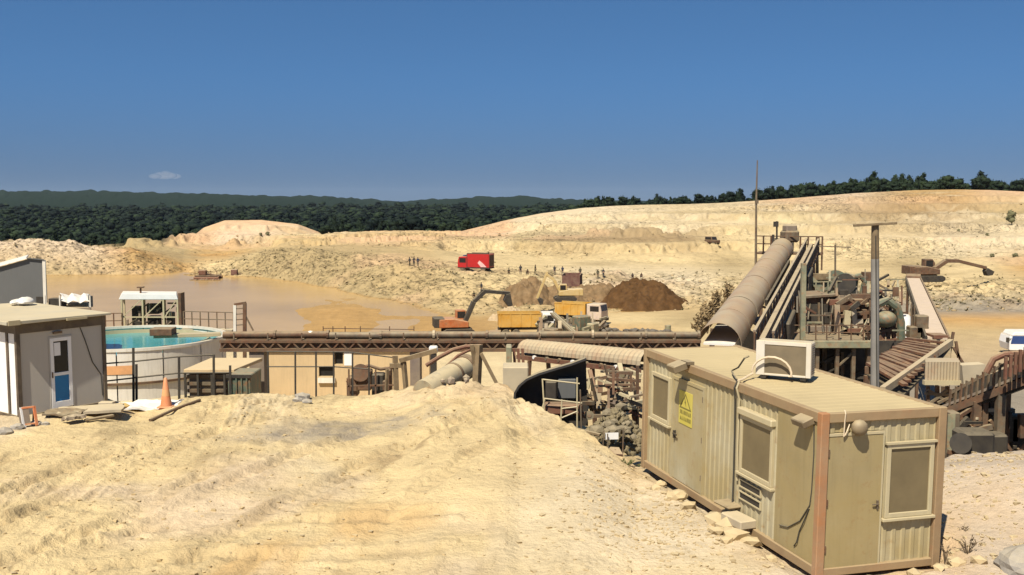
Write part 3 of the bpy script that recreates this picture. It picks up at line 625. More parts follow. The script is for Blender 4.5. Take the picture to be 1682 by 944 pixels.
def ribbed(fn, a0, a1, z0, z1, pitch=.18, dep=.018):
    pr = rib_profile(a0, a1, pitch, dep); m = MB(); n = len(pr)
    vs = [fn(a, d, z) for z in (z0, z1) for a, d in pr]+[fn(a, -.02, z) for z in (z0, z1) for a, d in pr]
    fs = [(i, i+1, n+i+1, n+i) for i in range(n-1)]+[(2*n+i+1, 2*n+i, 3*n+i, 3*n+i+1) for i in range(n-1)]
    fs += [(n+i, n+i+1, 3*n+i+1, 3*n+i) for i in range(n-1)]+[(i+1, i, 2*n+i, 2*n+i+1) for i in range(n-1)]+[(0, n, 3*n, 2*n), (n-1, 3*n-1, 4*n-1, 2*n-1)]
    return m.add(vs, fs)
LX = .085
left = lambda a, d, z: (LX-d, a, z); front = lambda a, d, z: (a, LX-d, z)
for a0, a1 in ((.86+.5, 4.0), (5.42, CL_-.13)): ribbed(left, a0, a1, .12, CH-.16).build('corrugated_wall', M['wall'], so)
MB().b2((LX-.035, .13, .12), (LX+.02, 1.355, CH-.165)).build('flat_wall_panel', M['flat'], so, bevel=.006)
MB().b2((LX-.01, 4.0, 2.2), (LX+.02, 5.42, CH-.165)).build('door_header', M['wall'], so)
ribbed(front, 1.182, CW-.15, .10, CH-.155).build('corrugated_wall', M['wall'], so)
ribbed(front, .15, 1.18, 2.27, CH-.155).build('corrugated_wall', M['wall'], so)
MB().b2((CW-.09, .13, .12), (CW-.06, CL_-.13, CH-.165)).build('back_wall', M['wall'], so)
MB().b2((.15, CL_-.09, .10), (CW-.15, CL_-.06, CH-.16)).build('end_wall', M['wall'], so)
pr = rib_profile(.10, CL_-.1, .24, .005); m = MB(); n = len(pr)
m.add([(x, a, CH-.022+d) for x in (.10, CW/2, CW-.02) for a, d in pr], [(r*n+i, r*n+i+1, (r+1)*n+i+1, (r+1)*n+i) for r in (0, 1) for i in range(n-1)])
m.build('roof_sheet', M['roof'], so)
MB().b2((.13, .11, .05), (CW-.1, CL_-.1, .10)).build('floor_slab', M['dark'], so)
# side door with sign
dr = MB().b2((LX-.045, 4.06, .13), (LX+.0, 5.36, 2.19)).build('door', M['wall'], so, bevel=.006)
m = MB().b2((LX-.06, 4.0, .12), (LX+.01, 4.06, 2.25)).b2((LX-.06, 5.36, .12), (LX+.01, 5.42, 2.25)).b2((LX-.06, 4.06, 2.19), (LX+.01, 5.36, 2.25)); m.build('door_frame', M['wall'], dr)
MB().b2((LX-.10, 5.22, .98), (LX-.045, 5.26, 1.14)).b2((LX-.11, 5.08, 1.06), (LX-.09, 5.26, 1.09)).build('door_handle', M['dark'], dr)
for z in (.4, 1.15, 1.95): MB().tube((LX-.055, 4.055, z), (LX-.055, 4.055, z+.11), .016, n=6).build('hinge', M['steel'], dr)
# warning sign: yellow plate, black triangle with bolt, two lines of print
sg = MB().b2((LX-.056, 4.50, 1.34), (LX-.047, 5.10, 2.02)).build('warning_sign', M['yellow'], so, bevel=.003)
X = LX-.059
def flat_tri(m, pts):
    m.prism([(X, p[0], p[1]) for p in pts], (.0025, 0, 0))
m = MB(); T = [(4.53, 1.66), (5.07, 1.66), (4.80, 1.99)]; I = [(4.60, 1.69), (5.00, 1.69), (4.80, 1.94)]
for k in range(3): flat_tri(m, [T[k], T[(k+1) % 3], I[(k+1) % 3], I[k]])
m.build('warning_triangle', M['black'], sg)
m = MB(); flat_tri(m, [(4.83, 1.90), (4.77, 1.79), (4.80, 1.79), (4.76, 1.71), (4.85, 1.81), (4.81, 1.81), (4.86, 1.90)]); m.build('lightning_bolt', M['black'], sg)
m = MB(); y = 5.04
for z0, z1 in ((1.545, 1.625), (1.42, 1.50)):
    y = 5.03
    while y > 4.56:
        w_ = rnd.uniform(.03, .05); flat_tri(m, [(y, z0), (y-w_, z0), (y-w_, z1), (y, z1)] if rnd.random() < .6 else [(y, z0), (y-w_, z0), (y-w_*.5, z1), (y-w_*.7, z1)]); y -= w_+.022
m.build('sign_print', M['black'], sg)
# windows
def window(fn, a0, a1, z0, z1, box=True):
    fw = .075
    pa = MB().add([fn(a0+fw, .034, z0+fw), fn(a1-fw, .034, z0+fw), fn(a1-fw, .034, z1-fw), fn(a0+fw, .034, z1-fw), fn(a0+fw, -.01, z0+fw), fn(a1-fw, -.01, z0+fw), fn(a1-fw, -.01, z1-fw), fn(a0+fw, -.01, z1-fw)], [(0, 1, 2, 3), (7, 6, 5, 4), (0, 4, 5, 1), (1, 5, 6, 2), (2, 6, 7, 3), (3, 7, 4, 0)])
    def bx(m, b0, b1, c0, c1, d0, d1):
        P = [fn(b, d, c) for d in (d0, d1) for b, c in ((b0, c0), (b1, c0), (b1, c1), (b0, c1))]
        return m.add(P, [(0, 1, 2, 3), (7, 6, 5, 4), (0, 4, 5, 1), (1, 5, 6, 2), (2, 6, 7, 3), (3, 7, 4, 0)])
    f = MB(); bx(f, a0, a0+fw, z0, z1, -.02, .065); bx(f, a1-fw, a1, z0, z1, -.02, .065); bx(f, a0+fw, a1-fw, z0, z0+fw, -.02, .065); bx(f, a0+fw, a1-fw, z1-fw, z1, -.02, .065)
    fo = f.build('window', M['cream'], so, bevel=.006)
    pa.build('pane', M['pane'], fo)
    m = MB(); bx(m, a0-.05, a1+.05, z0-.05, z0-.003, -.02, .10); m.build('sill', M['cream'], fo, bevel=.006)
    if box: m = MB(); bx(m, a0-.03, a1+.03, z1+.003, z1+.13, -.02, .12); m.build('shutter_box', M['cream'], fo, bevel=.02)
window(left, 5.55, 6.48, 1.16, 2.16, False); window(left, 1.46, 2.58, 1.0, 2.05); window(front, 1.24, 2.13, .83, 2.03, False)
MB().b2((1.21, LX-.09, 2.035), (2.16, LX-.02, 2.07)).build('window_hood', M['cream'], so)
# front door
fd = MB().b2((.17, LX-.045, .02), (1.155, LX, 2.22)).build('door', M['flat'], so, bevel=.006)
m = MB().b2((.152, LX-.055, 2.22), (1.18, LX, 2.26)).b2((1.155, LX-.055, .10), (1.18, LX, 2.22)); m.build('door_frame', M['cream'], fd)
for z in (.35, 1.1, 1.9): MB().tube((.172, LX-.055, z), (.172, LX-.055, z+.12), .016, n=6).build('hinge', M['brown'], fd)
MB().b2((1.08, LX-.07, 1.0), (1.11, LX-.045, 1.14)).b2((.99, LX-.085, 1.07), (1.11, LX-.07, 1.09)).build('door_handle', M['steel'], fd)
# floodlights
f1 = MB().box((-.20, 4.75, 2.545), (.30, .34, .16), M=Matrix.Rotation(R(-18), 3, 'Y')).build('floodlight', M['lamp'], so, bevel=.02)
MB().bar((.08, 4.75, 2.60), (-.12, 4.75, 2.57), .05, .03).b2((-.05, 4.60, 2.60), (.10, 4.9, 2.66)).build('bracket', M['lamp'], f1)
f2 = MB().box((-.07, .42, 2.40), (.22, .36, .12), M=Matrix.Rotation(R(-22), 3, 'Y')).build('floodlight', M['lamp'], so, bevel=.015)
MB().b2((-.02, .36, 2.42), (.10, .48, 2.47)).build('bracket', M['lamp'], f2)
f3 = MB().ball((.64, -.06, 2.36), .14, 2, 0, (1, .8, .95)).build('floodlight', M['lamp'], so, smooth=True)
MB().bar((.64, .02, 2.44), (.64, -.03, 2.40), .06, .05).build('bracket', M['lamp'], f3)
MB().path([(.52, .03, 2.40), (.45, -.01, 2.30), (.40, -.005, 2.22), (.41, 0, 2.45), (.42, .0, 2.58), (.43, .04, 2.63)], .011, 5).build('lamp_cable', M['hose'], so)
# cables and conduit on the long wall
MB().path([(.02, 2.72, 2.62), (-.03, 2.73, 2.5), (.02, 2.78, 2.25), (.045, 2.80, 1.6), (.045, 2.79, .9), (.03, 2.77, .35), (.0, 2.5, .22)], .015, 6).build('cable', M['cable'], so, label='thick dark cable down the long wall')
MB().path([(.03, 2.66, 2.63), (-.02, 2.66, 2.5), (.04, 2.66, 2.3), (.045, 2.67, 1.3), (.045, 2.65, .8)], .02, 6).build('conduit', M['cream'], so)
MB().path([(.04, .27, 2.36), (.045, .25, 1.9), (.045, .27, 1.3), (.04, .30, 1.05), (.035, .55, .72), (.035, .9, .50), (.03, 1.15, .46)], .011, 5).build('cable', M['cable'], so)
MB().path([(.04, .31, 1.0), (.02, .42, .75), (.03, .55, .55), (.02, .6, .35), (.035, .7, .25)], .011, 5).build('cable', M['cable'], so)
# wall vents under the window
for z in (.72, .50):
    v = MB(); v.b2((LX-.05, 1.80, z), (LX-.022, 2.58, z+.02)).b2((LX-.05, 1.80, z+.13), (LX-.022, 2.58, z+.15)).b2((LX-.05, 1.80, z+.02), (LX-.022, 1.83, z+.13)).b2((LX-.05, 2.55, z+.02), (LX-.022, 2.58, z+.13))
    vo = v.build('vent', M['cream'], so); MB().b2((LX-.028, 1.83, z+.02), (LX-.020, 2.55, z+.13)).build('vent_opening', M['dark'], vo)
def cw(x, y, z): return rotm@Vector((x, y, z))+Vector((4.776, 15.523, 0))

# air conditioner on the container roof
ac = thing('air_conditioner', 'white air conditioner outdoor unit with brown dusty front on the container roof', 'air conditioner', cw(1.0, 2.78, CH+.006), yaw+math.atan2(-.8, .6)+R(9))
w_, d_, h_ = 1.0, .34, .70
MB().b2((-w_/2, -.05, .06), (w_/2, d_-.05, h_)).build('casing', M['acw'], ac, bevel=.02)
m = MB(); y = -.053
m.b2((-w_/2, -.075, .06), (-w_/2+.16, -.052, h_)).b2((w_/2-.09, -.075, .06), (w_/2, -.052, h_)).b2((-w_/2+.16, -.075, h_-.07), (w_/2-.09, -.052, h_)).b2((-w_/2+.16, -.075, .06), (w_/2-.09, -.052, .10)); m.build('front_frame', M['acw'], ac, bevel=.006)
MB().b2((-w_/2+.16, -.062, .10), (w_/2-.09, -.052, h_-.07)).build('front_panel', M['acb'], ac)
m = MB()
for k in range(13): m.b2((w_/2-.006, -.01+.0*k, .12+k*.042), (w_/2+.008, d_-.09, .12+k*.042+.016))
m.build('side_grille', M['steel'], ac)
for x in (-.36, .36): MB().b2((x-.05, -.06, 0), (x+.05, d_-.04, .06)).build('foot', M['dark'], ac)
pts = [cw(.02, 2.70, 2.63), cw(.12, 2.72, 2.645), cw(.35, 2.95, 2.65)]
c0 = Vector(ac.location); ax = Vector((math.cos(ac.rotation_euler.z), math.sin(ac.rotation_euler.z), 0)); ay = Vector((ax.y, -ax.x, 0))
for k in range(13):
    a = math.pi*(1.08-k/12*1.25); pts.append(c0+ax*(-.18+math.cos(a)*.36)+ay*.17+Vector((0, 0, .12+max(-.1, math.sin(a))*.30)))
m = MB().path(pts, .022, 6); one('pipe_loop', m, M['hose'], 'pale insulated pipe looping in front of the air conditioner on the roof', 'pipe', smooth=True)
m = MB().path([cw(.03, 2.75, 2.64), cw(.2, 3.2, 2.65), cw(.33, 3.5, 2.66), cw(.38, 3.35, 2.75), cw(.42, 3.2, 2.95), cw(.52, 3.22, 2.98)], .018, 5); one('roof_cable', m, M['cable'], 'thin dark cable rising to the back of the air conditioner', 'cable')

# ================================================================ cabin on the left
A = Vector((-13.21, 26.81)); ang = math.atan2(2.10, 1.54); CBL, CBD, CBH = 2.62, 4.2, 2.62
cb = thing('white_cabin', 'white panel cabin with dark brown frame and half blue door at the left', 'cabin', (A.x, A.y, -.02), ang)
# local x along the door wall, local y away from the camera
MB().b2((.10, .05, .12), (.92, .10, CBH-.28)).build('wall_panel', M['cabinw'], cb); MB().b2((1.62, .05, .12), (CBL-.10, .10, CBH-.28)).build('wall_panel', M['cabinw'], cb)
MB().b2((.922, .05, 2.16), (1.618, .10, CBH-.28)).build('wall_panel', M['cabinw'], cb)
for y0, y1 in ((.10, .48), (.60, 1.5), (1.6, 2.6), (2.7, CBD-.1)): MB().b2((.05, y0+.02, .12), (.09, y1, CBH-.28)).build('wall_panel', M['clean'], cb)  # sunlit side: its brightness is put in as a lighter panel colour
for y in (.54, 1.55, 2.65): MB().b2((.02, y-.05, .1), (.10, y+.05, CBH-.28)).build('mullion', M['cabinf'], cb)
MB().b2((CBL-.09, .1, .12), (CBL-.05, CBD-.1, CBH-.28)).build('wall_panel', M['cabinw'], cb); MB().b2((.1, CBD-.1, .12), (CBL-.1, CBD-.05, CBH-.28)).build('wall_panel', M['cabinw'], cb)
for x, y in ((0, 0), (CBL-.1, 0), (0, CBD-.1), (CBL-.1, CBD-.1)): MB().b2((x, y, 0), (x+.12 if x == 0 else x+.1, y+.1, CBH-.01)).build('corner_post', M['cabinf'], cb, bevel=.008)
for lo, hi in (((.12, .012, CBH-.28), (CBL-.1, .09, CBH-.02)), ((.012, .1, CBH-.28), (.09, CBD-.1, CBH-.02)), ((CBL-.09, .1, CBH-.28), (CBL-.012, CBD-.1, CBH-.02)), ((.12, CBD-.09, CBH-.28), (CBL-.1, CBD-.012, CBH-.02))): MB().b2(lo, hi).build('fascia', M['cabinf'], cb)
for lo, hi in (((.12, .012, .0), (CBL-.1, .09, .12)), ((.012, .1, .0), (.09, CBD-.1, .12)), ((CBL-.09, .1, .0), (CBL-.012, CBD-.1, .12))): MB().b2(lo, hi).build('base_rail', M['cabinf'], cb)
m = MB().add([(-.35, -.22, CBH), (CBL+.12, -.12, CBH), (CBL+.12, CBD+.2, CBH+.02), (-.35, CBD+.2, CBH+.05), (-.35, -.22, CBH+.10), (CBL+.12, -.12, CBH+.06), (CBL+.12, CBD+.2, CBH+.10), (-.35, CBD+.2, CBH+.16)], [(3, 2, 1, 0), (4, 5, 6, 7), (0, 1, 5, 4), (1, 2, 6, 5), (2, 3, 7, 6), (3, 0, 4, 7)])
m.build('roof', mat('dusty_grey_roof', (.38, .34, .25), .85, var=.12, scale=.8, dust=.6, bump=.1), cb, bevel=.01)
MB().b2((-.3, -.24, CBH-.01), (.02, -.20, CBH+.12)).build('roof_edge_strip', M['cream'], cb); MB().b2((1.35, -.20, CBH-.03), (1.95, -.14, CBH+.035)).build('roof_edge_strip', M['cream'], cb)
MB().b2((.15, .10, .05), (CBL-.1, CBD-.1, .11)).build('floor_slab', M['dark'], cb)
dz0 = .16
dr = MB().b2((.96, .03, dz0), (1.06, .10, 2.12)).b2((1.48, .03, dz0), (1.58, .10, 2.12)).b2((1.06, .03, 2.02), (1.48, .10, 2.12)).b2((1.06, .03, dz0), (1.48, .10, .34)).b2((1.06, .03, 1.06), (1.48, .10, 1.15)).build('door', M['clean'], cb, bevel=.006)
MB().b2((1.06, .06, 1.15), (1.48, .08, 2.02)).build('glass_pane', M['glass'], dr); MB().b2((1.06, .055, .34), (1.48, .08, 1.06)).build('door_panel', M['blue'], dr, label='blue lower door panel')
MB().b2((1.08, .045, 1.62), (1.26, .058, 1.98)).build('paper_notice', M['clean'], dr); MB().b2((.98, -.01, 1.02), (1.0, .03, 1.18)).build('door_handle', M['steel'], dr)
MB().b2((.922, .035, .14), (.955, .10, 2.16)).b2((1.583, .035, .14), (1.617, .10, 2.16)).b2((.955, .035, 2.122), (1.583, .10, 2.157)).build('door_frame', M['cabinw'], cb)
MB().path([(1.85, .04, 2.36), (2.0, .035, 1.95), (2.2, .035, 1.3), (2.45, .04, .92), (2.48, .04, .3)], .014, 5).build('cable', M['cable'], cb)
MB().b2((1.05, -.02, 2.24), (1.3, .045, 2.30)).build('door_lamp', M['steel'], cb)

# ================================================================ grey building, tarp frame and sacks behind the cabin
gb = thing('grey_shed', 'tall grey sheet metal shed with white roof edge behind the left cabin', 'shed', W(72, 500, 46)-Vector((0, 0, 4.6)))
gx, gd, gz = W(72, 500, 46).x, 46, -4.2
def gp(px, py, d=46): return W(px, py, d)
ridge = gp(46, 425); er = gp(72, 427); el = gp(-140, 478)
m = MB().prism([(el.x, gd, gz), (er.x, gd, gz), (er.x, gd, er.z), (ridge.x, gd, ridge.z), (el.x, gd, el.z)], (0, .2, 0)); m.build('gable_wall', M['grey'], gb, world=True)
MB().prism([(er.x-.2, gd+.2, gz), (er.x, gd+.2, gz), (er.x, gd+.2, er.z-.03), (er.x-.2, gd+.2, er.z-.03)], (-1.9, 4, -.5)).build('side_wall', M['grey'], gb, world=True)
MB().bar((er.x-.05, gd-.03, gz), (er.x+.02, gd-.03, er.z), .14, .06, up=(0, 1, 0)).build('corner_trim', M['white'], gb, world=True)
m = MB().prism([(el.x-.1, gd-.15, el.z+.02), (ridge.x, gd-.15, ridge.z+.02), (ridge.x, gd-.15, ridge.z+.09), (el.x-.1, gd-.15, el.z+.09)], (-1.9, 4.2, -.12)); m.build('roof', M['clean'], gb, world=True)
m = MB().prism([(ridge.x+.003, gd-.1, ridge.z+.02), (er.x+.06, gd-.1, er.z), (er.x+.06, gd-.1, er.z+.05), (ridge.x+.003, gd-.1, ridge.z+.06)], (-1.9, 4.2, -.5)); m.build('roof_panel', M['grey'], gb, world=True)
MB().b2((gp(60, 490).x, gd-.04, gp(0, 500).z), (gp(71, 490).x, gd-.005, gp(0, 487).z)).build('vent_opening', M['dark'], gb, world=True)
# white sacks on the cabin roof
for k, (px, w0, h0, lab) in enumerate(((28, .16, .09, 'smaller white sack lying on the cabin roof at the left'), (42, .24, .13, 'larger white sack lying on the cabin roof at the right'))):
    p = W(px, 503, 30.6); m = MB().ball((0, 0, 0), 1, 3, .06, (w0, .3, h0)); m.v = [Vector((v.x, v.y, max(v.z, -h0*.55))) for v in m.v]
    o = m.build('sack', M['tarp'], smooth=True); o.location = Vector((p.x, p.y, CBH+.13+h0*.55)); tag(o, lab, 'sack', 'white sacks on the cabin roof')
tf = thing('tarp_covered_skip', 'white tarp covered skip with dark ends between the grey shed and the tank', 'skip', W(112, 507, 44)-Vector((0, 0, 3.2)))
p0, p1 = W(76, 505, 44), W(150, 507, 44); zt = W(0, 487, 44).z
MB().prism([(p0.x, 44, -4.1), (p1.x, 44, -4.1), (p1.x, 44, p0.z+.02), (p0.x, 44, p0.z+.02)], (-1.0, 2.2, 0)).build('body', M['dconc'], tf, world=True, bevel=.03)
m = MB()
rows = [[(lerpv(p0, p1, .34+.64*j/7).x+.05*math.sin(j*2.1+i)-i*.13, 43.93+i*.3, p0.z+.03+(zt-p0.z)*min(1, .15+1.0*abs(math.sin((i+.4)/7*math.pi))**.5)-.06*((j*7+i*3) % 3)) for j in range(8)] for i in range(8)]
m.shell(rows, .02).build('tarpaulin', M['tarp'], tf, world=True)
MB().b2((p0.x+.06, 44.1, p0.z+.02), (lerpv(p0, p1, .32).x, 44.6, zt-.1)).build('dark_bin', M['dark'], tf, world=True); MB().b2((p1.x-.12, 43.98, p0.z+.02), (p1.x, 44.2, zt+.02)).build('end_plate', M['grey'], tf, world=True)
for f_ in (0, .33, 1): q = lerpv(p0, p1, f_); MB().bar((q.x, 43.9, p0.z+.02), (q.x, 43.9, zt+.06), .05).build('stake', M['white'], tf, world=True)

# ================================================================ small things before the cabin
def sit(px, py, z=0): return G(px, py, z)
p = sit(50, 703); sb = thing('signboard', 'small white and orange A-frame signboard leaning by the cabin corner', 'signboard', (p.x, p.y, ground(p.x, p.y)), R(35))
MB().bar((-.14, 0, 0), (-.18, .10, .52), .09, .03).build('side_panel', M['clean'], sb); MB().bar((.16, 0, .02), (.12, .10, .52), .07, .03).build('side_panel', M['orange'], sb)
MB().bar((-.18, .10, .50), (.12, .10, .50), .06, .04).bar((-.12, .02, .08), (.15, .02, .08), .05, .03).build('cross_panel', M['orange'], sb); MB().bar((-.11, .02, .1), (-.14, .09, .47), .02, .25, up=(1, 0, 0)).build('grey_insert', M['dconc'], sb)
MB().bar((.12, .10, .5), (.12, .36, .0), .04).build('back_leg', M['timber'], sb)
def slab(px, py, w, l, h, rz, m, lab, cat, tilt=0, name='slab', group=None, lump=.35):
    """a rough flat piece: uneven top, broken outline, real thickness"""
    p = sit(px, py); nx, ny = 11, 9; sd = px*.37; V = []
    u = np.linspace(-1, 1, nx); v = np.linspace(-1, 1, ny); X_, Y_ = np.meshgrid(u, v)
    E_ = 1+.16*fbm(X_*1.7+sd, Y_*1.7, 3, int(px)); Z_ = h*(1+lump*fbm(X_*2.2+sd, Y_*2.2+4, 3, int(py))*2)
    rows = [[(X_[a, b]*E_[a, b]*w/2, Y_[a, b]*E_[a, b]*l/2, Z_[a, b]) for b in range(nx)] for a in range(ny)]
    ob = MB().shell(rows, max(.02, h*.8)).build(name, m); ob.location = (p.x, p.y, ground(p.x, p.y)+.01); ob.rotation_euler = (tilt, 0, rz); return tag(ob, lab, cat, group)
slab(150, 681, 1.7, .9, .09, .3, M['conc'], 'pale concrete slab lying before the blue and white door', 'slab', R(1), 'slab', None, .10)
slab(108, 687, 1.0, .7, .05, .1, M['steel'], 'grey crumpled sheet lying left of the pale concrete slab', 'sheet', R(3), 'metal_sheet', None, .6)
slab(122, 696, .5, .35, .10, .8, M['dconc'], 'broken grey slab piece in front of the crumpled sheet', 'slab piece', R(-6), 'slab_piece')
m = MB().bar(sit(140, 690, .08), sit(186, 682, .1), .14, .05); one('timber_board', m, M['timber'], 'brown board lying along the front of the concrete slab', 'board')
p = sit(198, 670); m = MB().ball((p.x, p.y, .06), .16, 2, .12, (1.6, 1, .6)); one('yellow_bag', m, M['yel'], 'yellow bag lying beside the right corner of the white cabin', 'bag')
p = sit(176, 672); m = MB().b2((p.x-.2, p.y-.12, -.02), (p.x+.2, p.y+.12, .22)); one('concrete_block', m, M['conc'], 'grey concrete block at the right corner of the cabin', 'block', bevel=.015)
# traffic cone
p = sit(273, 664); tc = thing('traffic_cone', 'tall faded orange traffic cone standing at the yard edge', 'traffic cone', (p.x, p.y, ground(p.x, p.y)))
MB().b2((-.21, -.21, 0), (.21, .21, .04)).build('base', M['orange'], tc, bevel=.01)
MB().lathe([(.16, .04), (.045, .84), (.03, .86), (0.001, .86)], n=20).build('cone_body', M['orange'], tc, smooth=True)
MB().lathe([(.121, .33), (.093, .52), (.088, .52), (.116, .33)], n=20).build('faded_band', M['orangep'], tc, smooth=True)
q0, q1 = sit(246, 681, .06), sit(328, 655, .06); q0.z = ground(q0.x, q0.y)+.05; q1.z = ground(q1.x, q1.y)+.05
one('steel_tube', MB().tube(q0, lerpv(q0, q1, .5)+Vector((0, 0, .03)), .045, n=8).tube(lerpv(q0, q1, .5)+Vector((0, 0, .03)), q1, .045, n=8), M['brown'], 'brown steel tube lying on the ground beside the traffic cone', 'tube')
# tarp sheet behind the cone
slab(245, 661, 1.9, .8, .07, .1, M['tarp'], 'crumpled white sheet lying behind the traffic cone', 'sheet', R(4), 'white_sheet', None, .9)

# ================================================================ railings at the yard edge
def railing(label, posts, rails, d, m=M['dark'], w_=.06, name='railing'):
    """posts: (bearing, top, foot); rails: lists of sightings"""
    c = W(posts[0][0], posts[0][2], d); t = thing(name, label, 'railing', c)
    for (px, a, b) in posts: MB().bar(W(px, a, d), W(px, b, d)-Vector((0, 0, .35)), w_, up=(0, 1, 0)).build('post', m, t, world=True)
    for rl in rails:
        for k in range(len(rl)-1): MB().tube(W(*rl[k], d), W(*rl[k+1], d), w_*.42, n=6).build('rail', m, t, world=True)
    return t
railing('black steel railing between the white cabin and the tank with the traffic cone before it', [(219, 571, 668), (224, 598, 668), (294, 586, 658), (351, 582, 650), (378, 600, 646)], [[(172, 597), (224, 593), (294, 585.5), (351, 582.5)], [(172, 626), (224, 620), (294, 612.5), (378, 612)]], 30.9)
railing('thin black steel railing along the yard edge in front of the low beige building', [(440, 577, 645), (485, 577, 645), (519, 577, 646), (548, 577, 647), (579, 578.5, 648), (606, 582, 650)], [[(438, 577), (575, 578), (646, 587)], [(438, 602), (548, 602), (606, 606)]], 32.2, w_=.05)

# ================================================================ settling tank and its bridge
TC_ = W(215, 552, 48); TR = 4.35; rimz = TC_.z
tk = thing('settling_tank', 'round white settling tank full of turquoise water beside the white cabin', 'tank', (TC_.x, TC_.y, -4.15))
hh = rimz+4.15
m = MB()
NP = 14
for k in range(NP):
    a0, a1 = 2*math.pi*k/NP, 2*math.pi*(k+1)/NP-.012
    pn = MB().lathe([(TR, 0), (TR, hh-.12), (TR-.10, hh-.12), (TR-.10, 0)], n=5, a0=a0, a1=a1); pn.build('wall_panel', M['white'], tk, smooth=True)
MB().lathe([(TR+.05, hh-.12), (TR+.05, hh), (TR-.16, hh), (TR-.16, hh-.12), (TR+.05, hh-.12)], n=64).build('rim', M['white'], tk, smooth=True)
MB().lathe([(TR+.10, 1.95), (TR+.10, 2.05), (TR+.002, 2.05), (TR+.002, 1.95), (TR+.10, 1.95)], n=64).build('hoop', M['brown'], tk)
MB().lathe([(TR+.35, 0), (TR+.35, 1.15), (TR+.002, 1.25), (TR+.002, 0)], n=64).build('footing_ring', M['cream'], tk)
MB().lathe([(TR-.101, hh-.30), (0, hh-.30)], n=64).build('water', M['turq'], tk)
# inner launder: ring trough
MB().lathe([(TR-.75, hh-.42), (TR-.75, hh-.12), (TR-.79, hh-.12), (TR-.79, hh-.42), (TR-.75, hh-.42)], n=64, a0=-1.2, a1=2.6).build('launder', M['cream'], tk, smooth=True)
MB().lathe([(TR+.01, 2.42), (TR+.03, 2.42), (TR+.03, 2.80), (TR+.01, 2.80), (TR+.01, 2.42)], n=8, a0=-1.55, a1=-1.20).build('stained_panel', M['orangep'], tk, label='orange stained wall panel')
b0 = W(252, 550, 46.2)-Vector((0, 0, .05)); b1 = W(362, 549, 47.2)+Vector((0, 0, .02))
MB().bar(b0, b1, .5, .16).build('bridge_beam', M['cream'], tk, world=True, bevel=.01)
MB().box((b0.x+.45, b0.y, b0.z+.22), (1.0, .8, .32), rz=.05).build('drive_box', M['brown'], tk, world=True, bevel=.02)
# housing with white roof and lattice frame at the far rim of the tank
dv = 52.6
ph = thing('bridge_housing', 'white roofed steel lattice housing standing at the far rim of the turquoise tank', 'housing', W(250, 541, dv))
zr, zr2, zb = W(0, 491, dv).z, W(0, 481, dv).z, W(0, 542, dv).z
xl, xr = W(204, 560, dv).x, W(296, 560, dv).x
m = MB().prism([(xl-.1, dv-.3, zr), (xr+.05, dv-.3, zr), (xr-.02, dv-.3, zr2-.02), (xl+.05, dv-.3, zr2)], (-.45, 1.4, 0)); m.build('roof', M['tarp'], ph, world=True, bevel=.02)
for px in (205, 239, 273, 296):
    for y, dx in ((dv-.25, 0), (dv+1.0, -.35)): x = W(px, 560, dv).x+dx; MB().bar((x, y, zb-3.2), (x, y, zr), .08).build('post', M['cream'], ph, world=True)
xm = W(239, 560, dv).x; xk = W(273, 560, dv).x; zm = (zr+zb)/2-.1
for x0, x1 in ((xl, xm), (xm, xk), (xk, xr)):
    MB().bar((x0, dv-.25, zm), (x1, dv-.25, zm), .06).build('rail', M['cream'], ph, world=True)
    MB().bar((x0+.05, dv-.25, zm), (x1-.05, dv-.25, zr), .045).build('brace', M['cream'], ph, world=True)
MB().b2((xr+.06, dv-.32, zb), (xr+.2, dv+.3, zr2+.02)).build('end_panel', M['brown'], ph, world=True)
for px, a, b, w_ in ((226, 502, 534, .45), (254, 498, 515, .6), (254, 518, 538, .6), (281, 512, 536, .3)):
    c = W(px, (a+b)/2, dv+.7); MB().box(c, (w_, .5, (b-a)*dv/FPX)).build('drive_motor', M['dark'], ph, world=True, bevel=.04)
hr = random.Random(3)
for k in range(22):
    px, py = hr.uniform(208, 294), hr.uniform(496, 538); a = hr.choice([0, 1.57, 1.57, .8]); l = hr.uniform(4, 14); q = dv+hr.uniform(.1, .9); MB().bar(W(px-math.cos(a)*l, py+math.sin(a)*l*.7, q), W(px+math.cos(a)*l, py-math.sin(a)*l*.7, q), hr.uniform(.04, .12)).build('machine_part', M[hr.choice(['brown', 'dark', 'steel', 'cream', 'dconc'])], ph, world=True)
MB().tube(W(231, 481, dv), W(231, 472, dv), .05).build('vent_pipe', M['brown'], ph, world=True); MB().box(W(231, 471.5, dv), (.3, .3, .06)).build('vent_cap', M['brown'], ph, world=True)
MB().b2((xl-.4, dv-.6, zb-.14), (xr+.4, dv+2, zb)).build('platform', M['conc'], ph, world=True)
def rail_run(label, p0, p1, n, hgt, d, m, name='walkway_railing', base=True):
    a, b = W(*p0, d), W(*p1, d); t = thing(name, label, 'railing', a)
    for k in range(n+1): q = a.lerp(b, k/n); MB().bar(q, q+Vector((0, 0, hgt)), .05).build('post', m, t, world=True)
    for z in (hgt, hgt*.55): MB().bar(a+Vector((0, 0, z)), b+Vector((0, 0, z)), .04).build('rail', m, t, world=True)
    if base: MB().bar(a-Vector((0, 0, .06)), b-Vector((0, 0, .06)), .7, .10).build('walkway', M['conc'], t, world=True)
    return t
rail_run('steel walkway railing at the tank rim left of the lattice housing', (160, 542), (201, 541), 3, .85, 52.2, M['brown'])
rail_run('steel walkway railing at the tank rim right of the lattice housing', (302, 538), (384, 540), 6, .85, 52.2, M['steel'])
d = 51.0; t = thing('access_frame', 'tall narrow steel access frame at the right end of the tank walkway', 'frame', W(394, 542, d))
for px, w_ in ((386, .14), (402, .16)): MB().bar(W(px, 640, d), W(px, 498 if px > 390 else 501, d), w_).build('post', M['white'] if px < 390 else M['brown'], t, world=True)
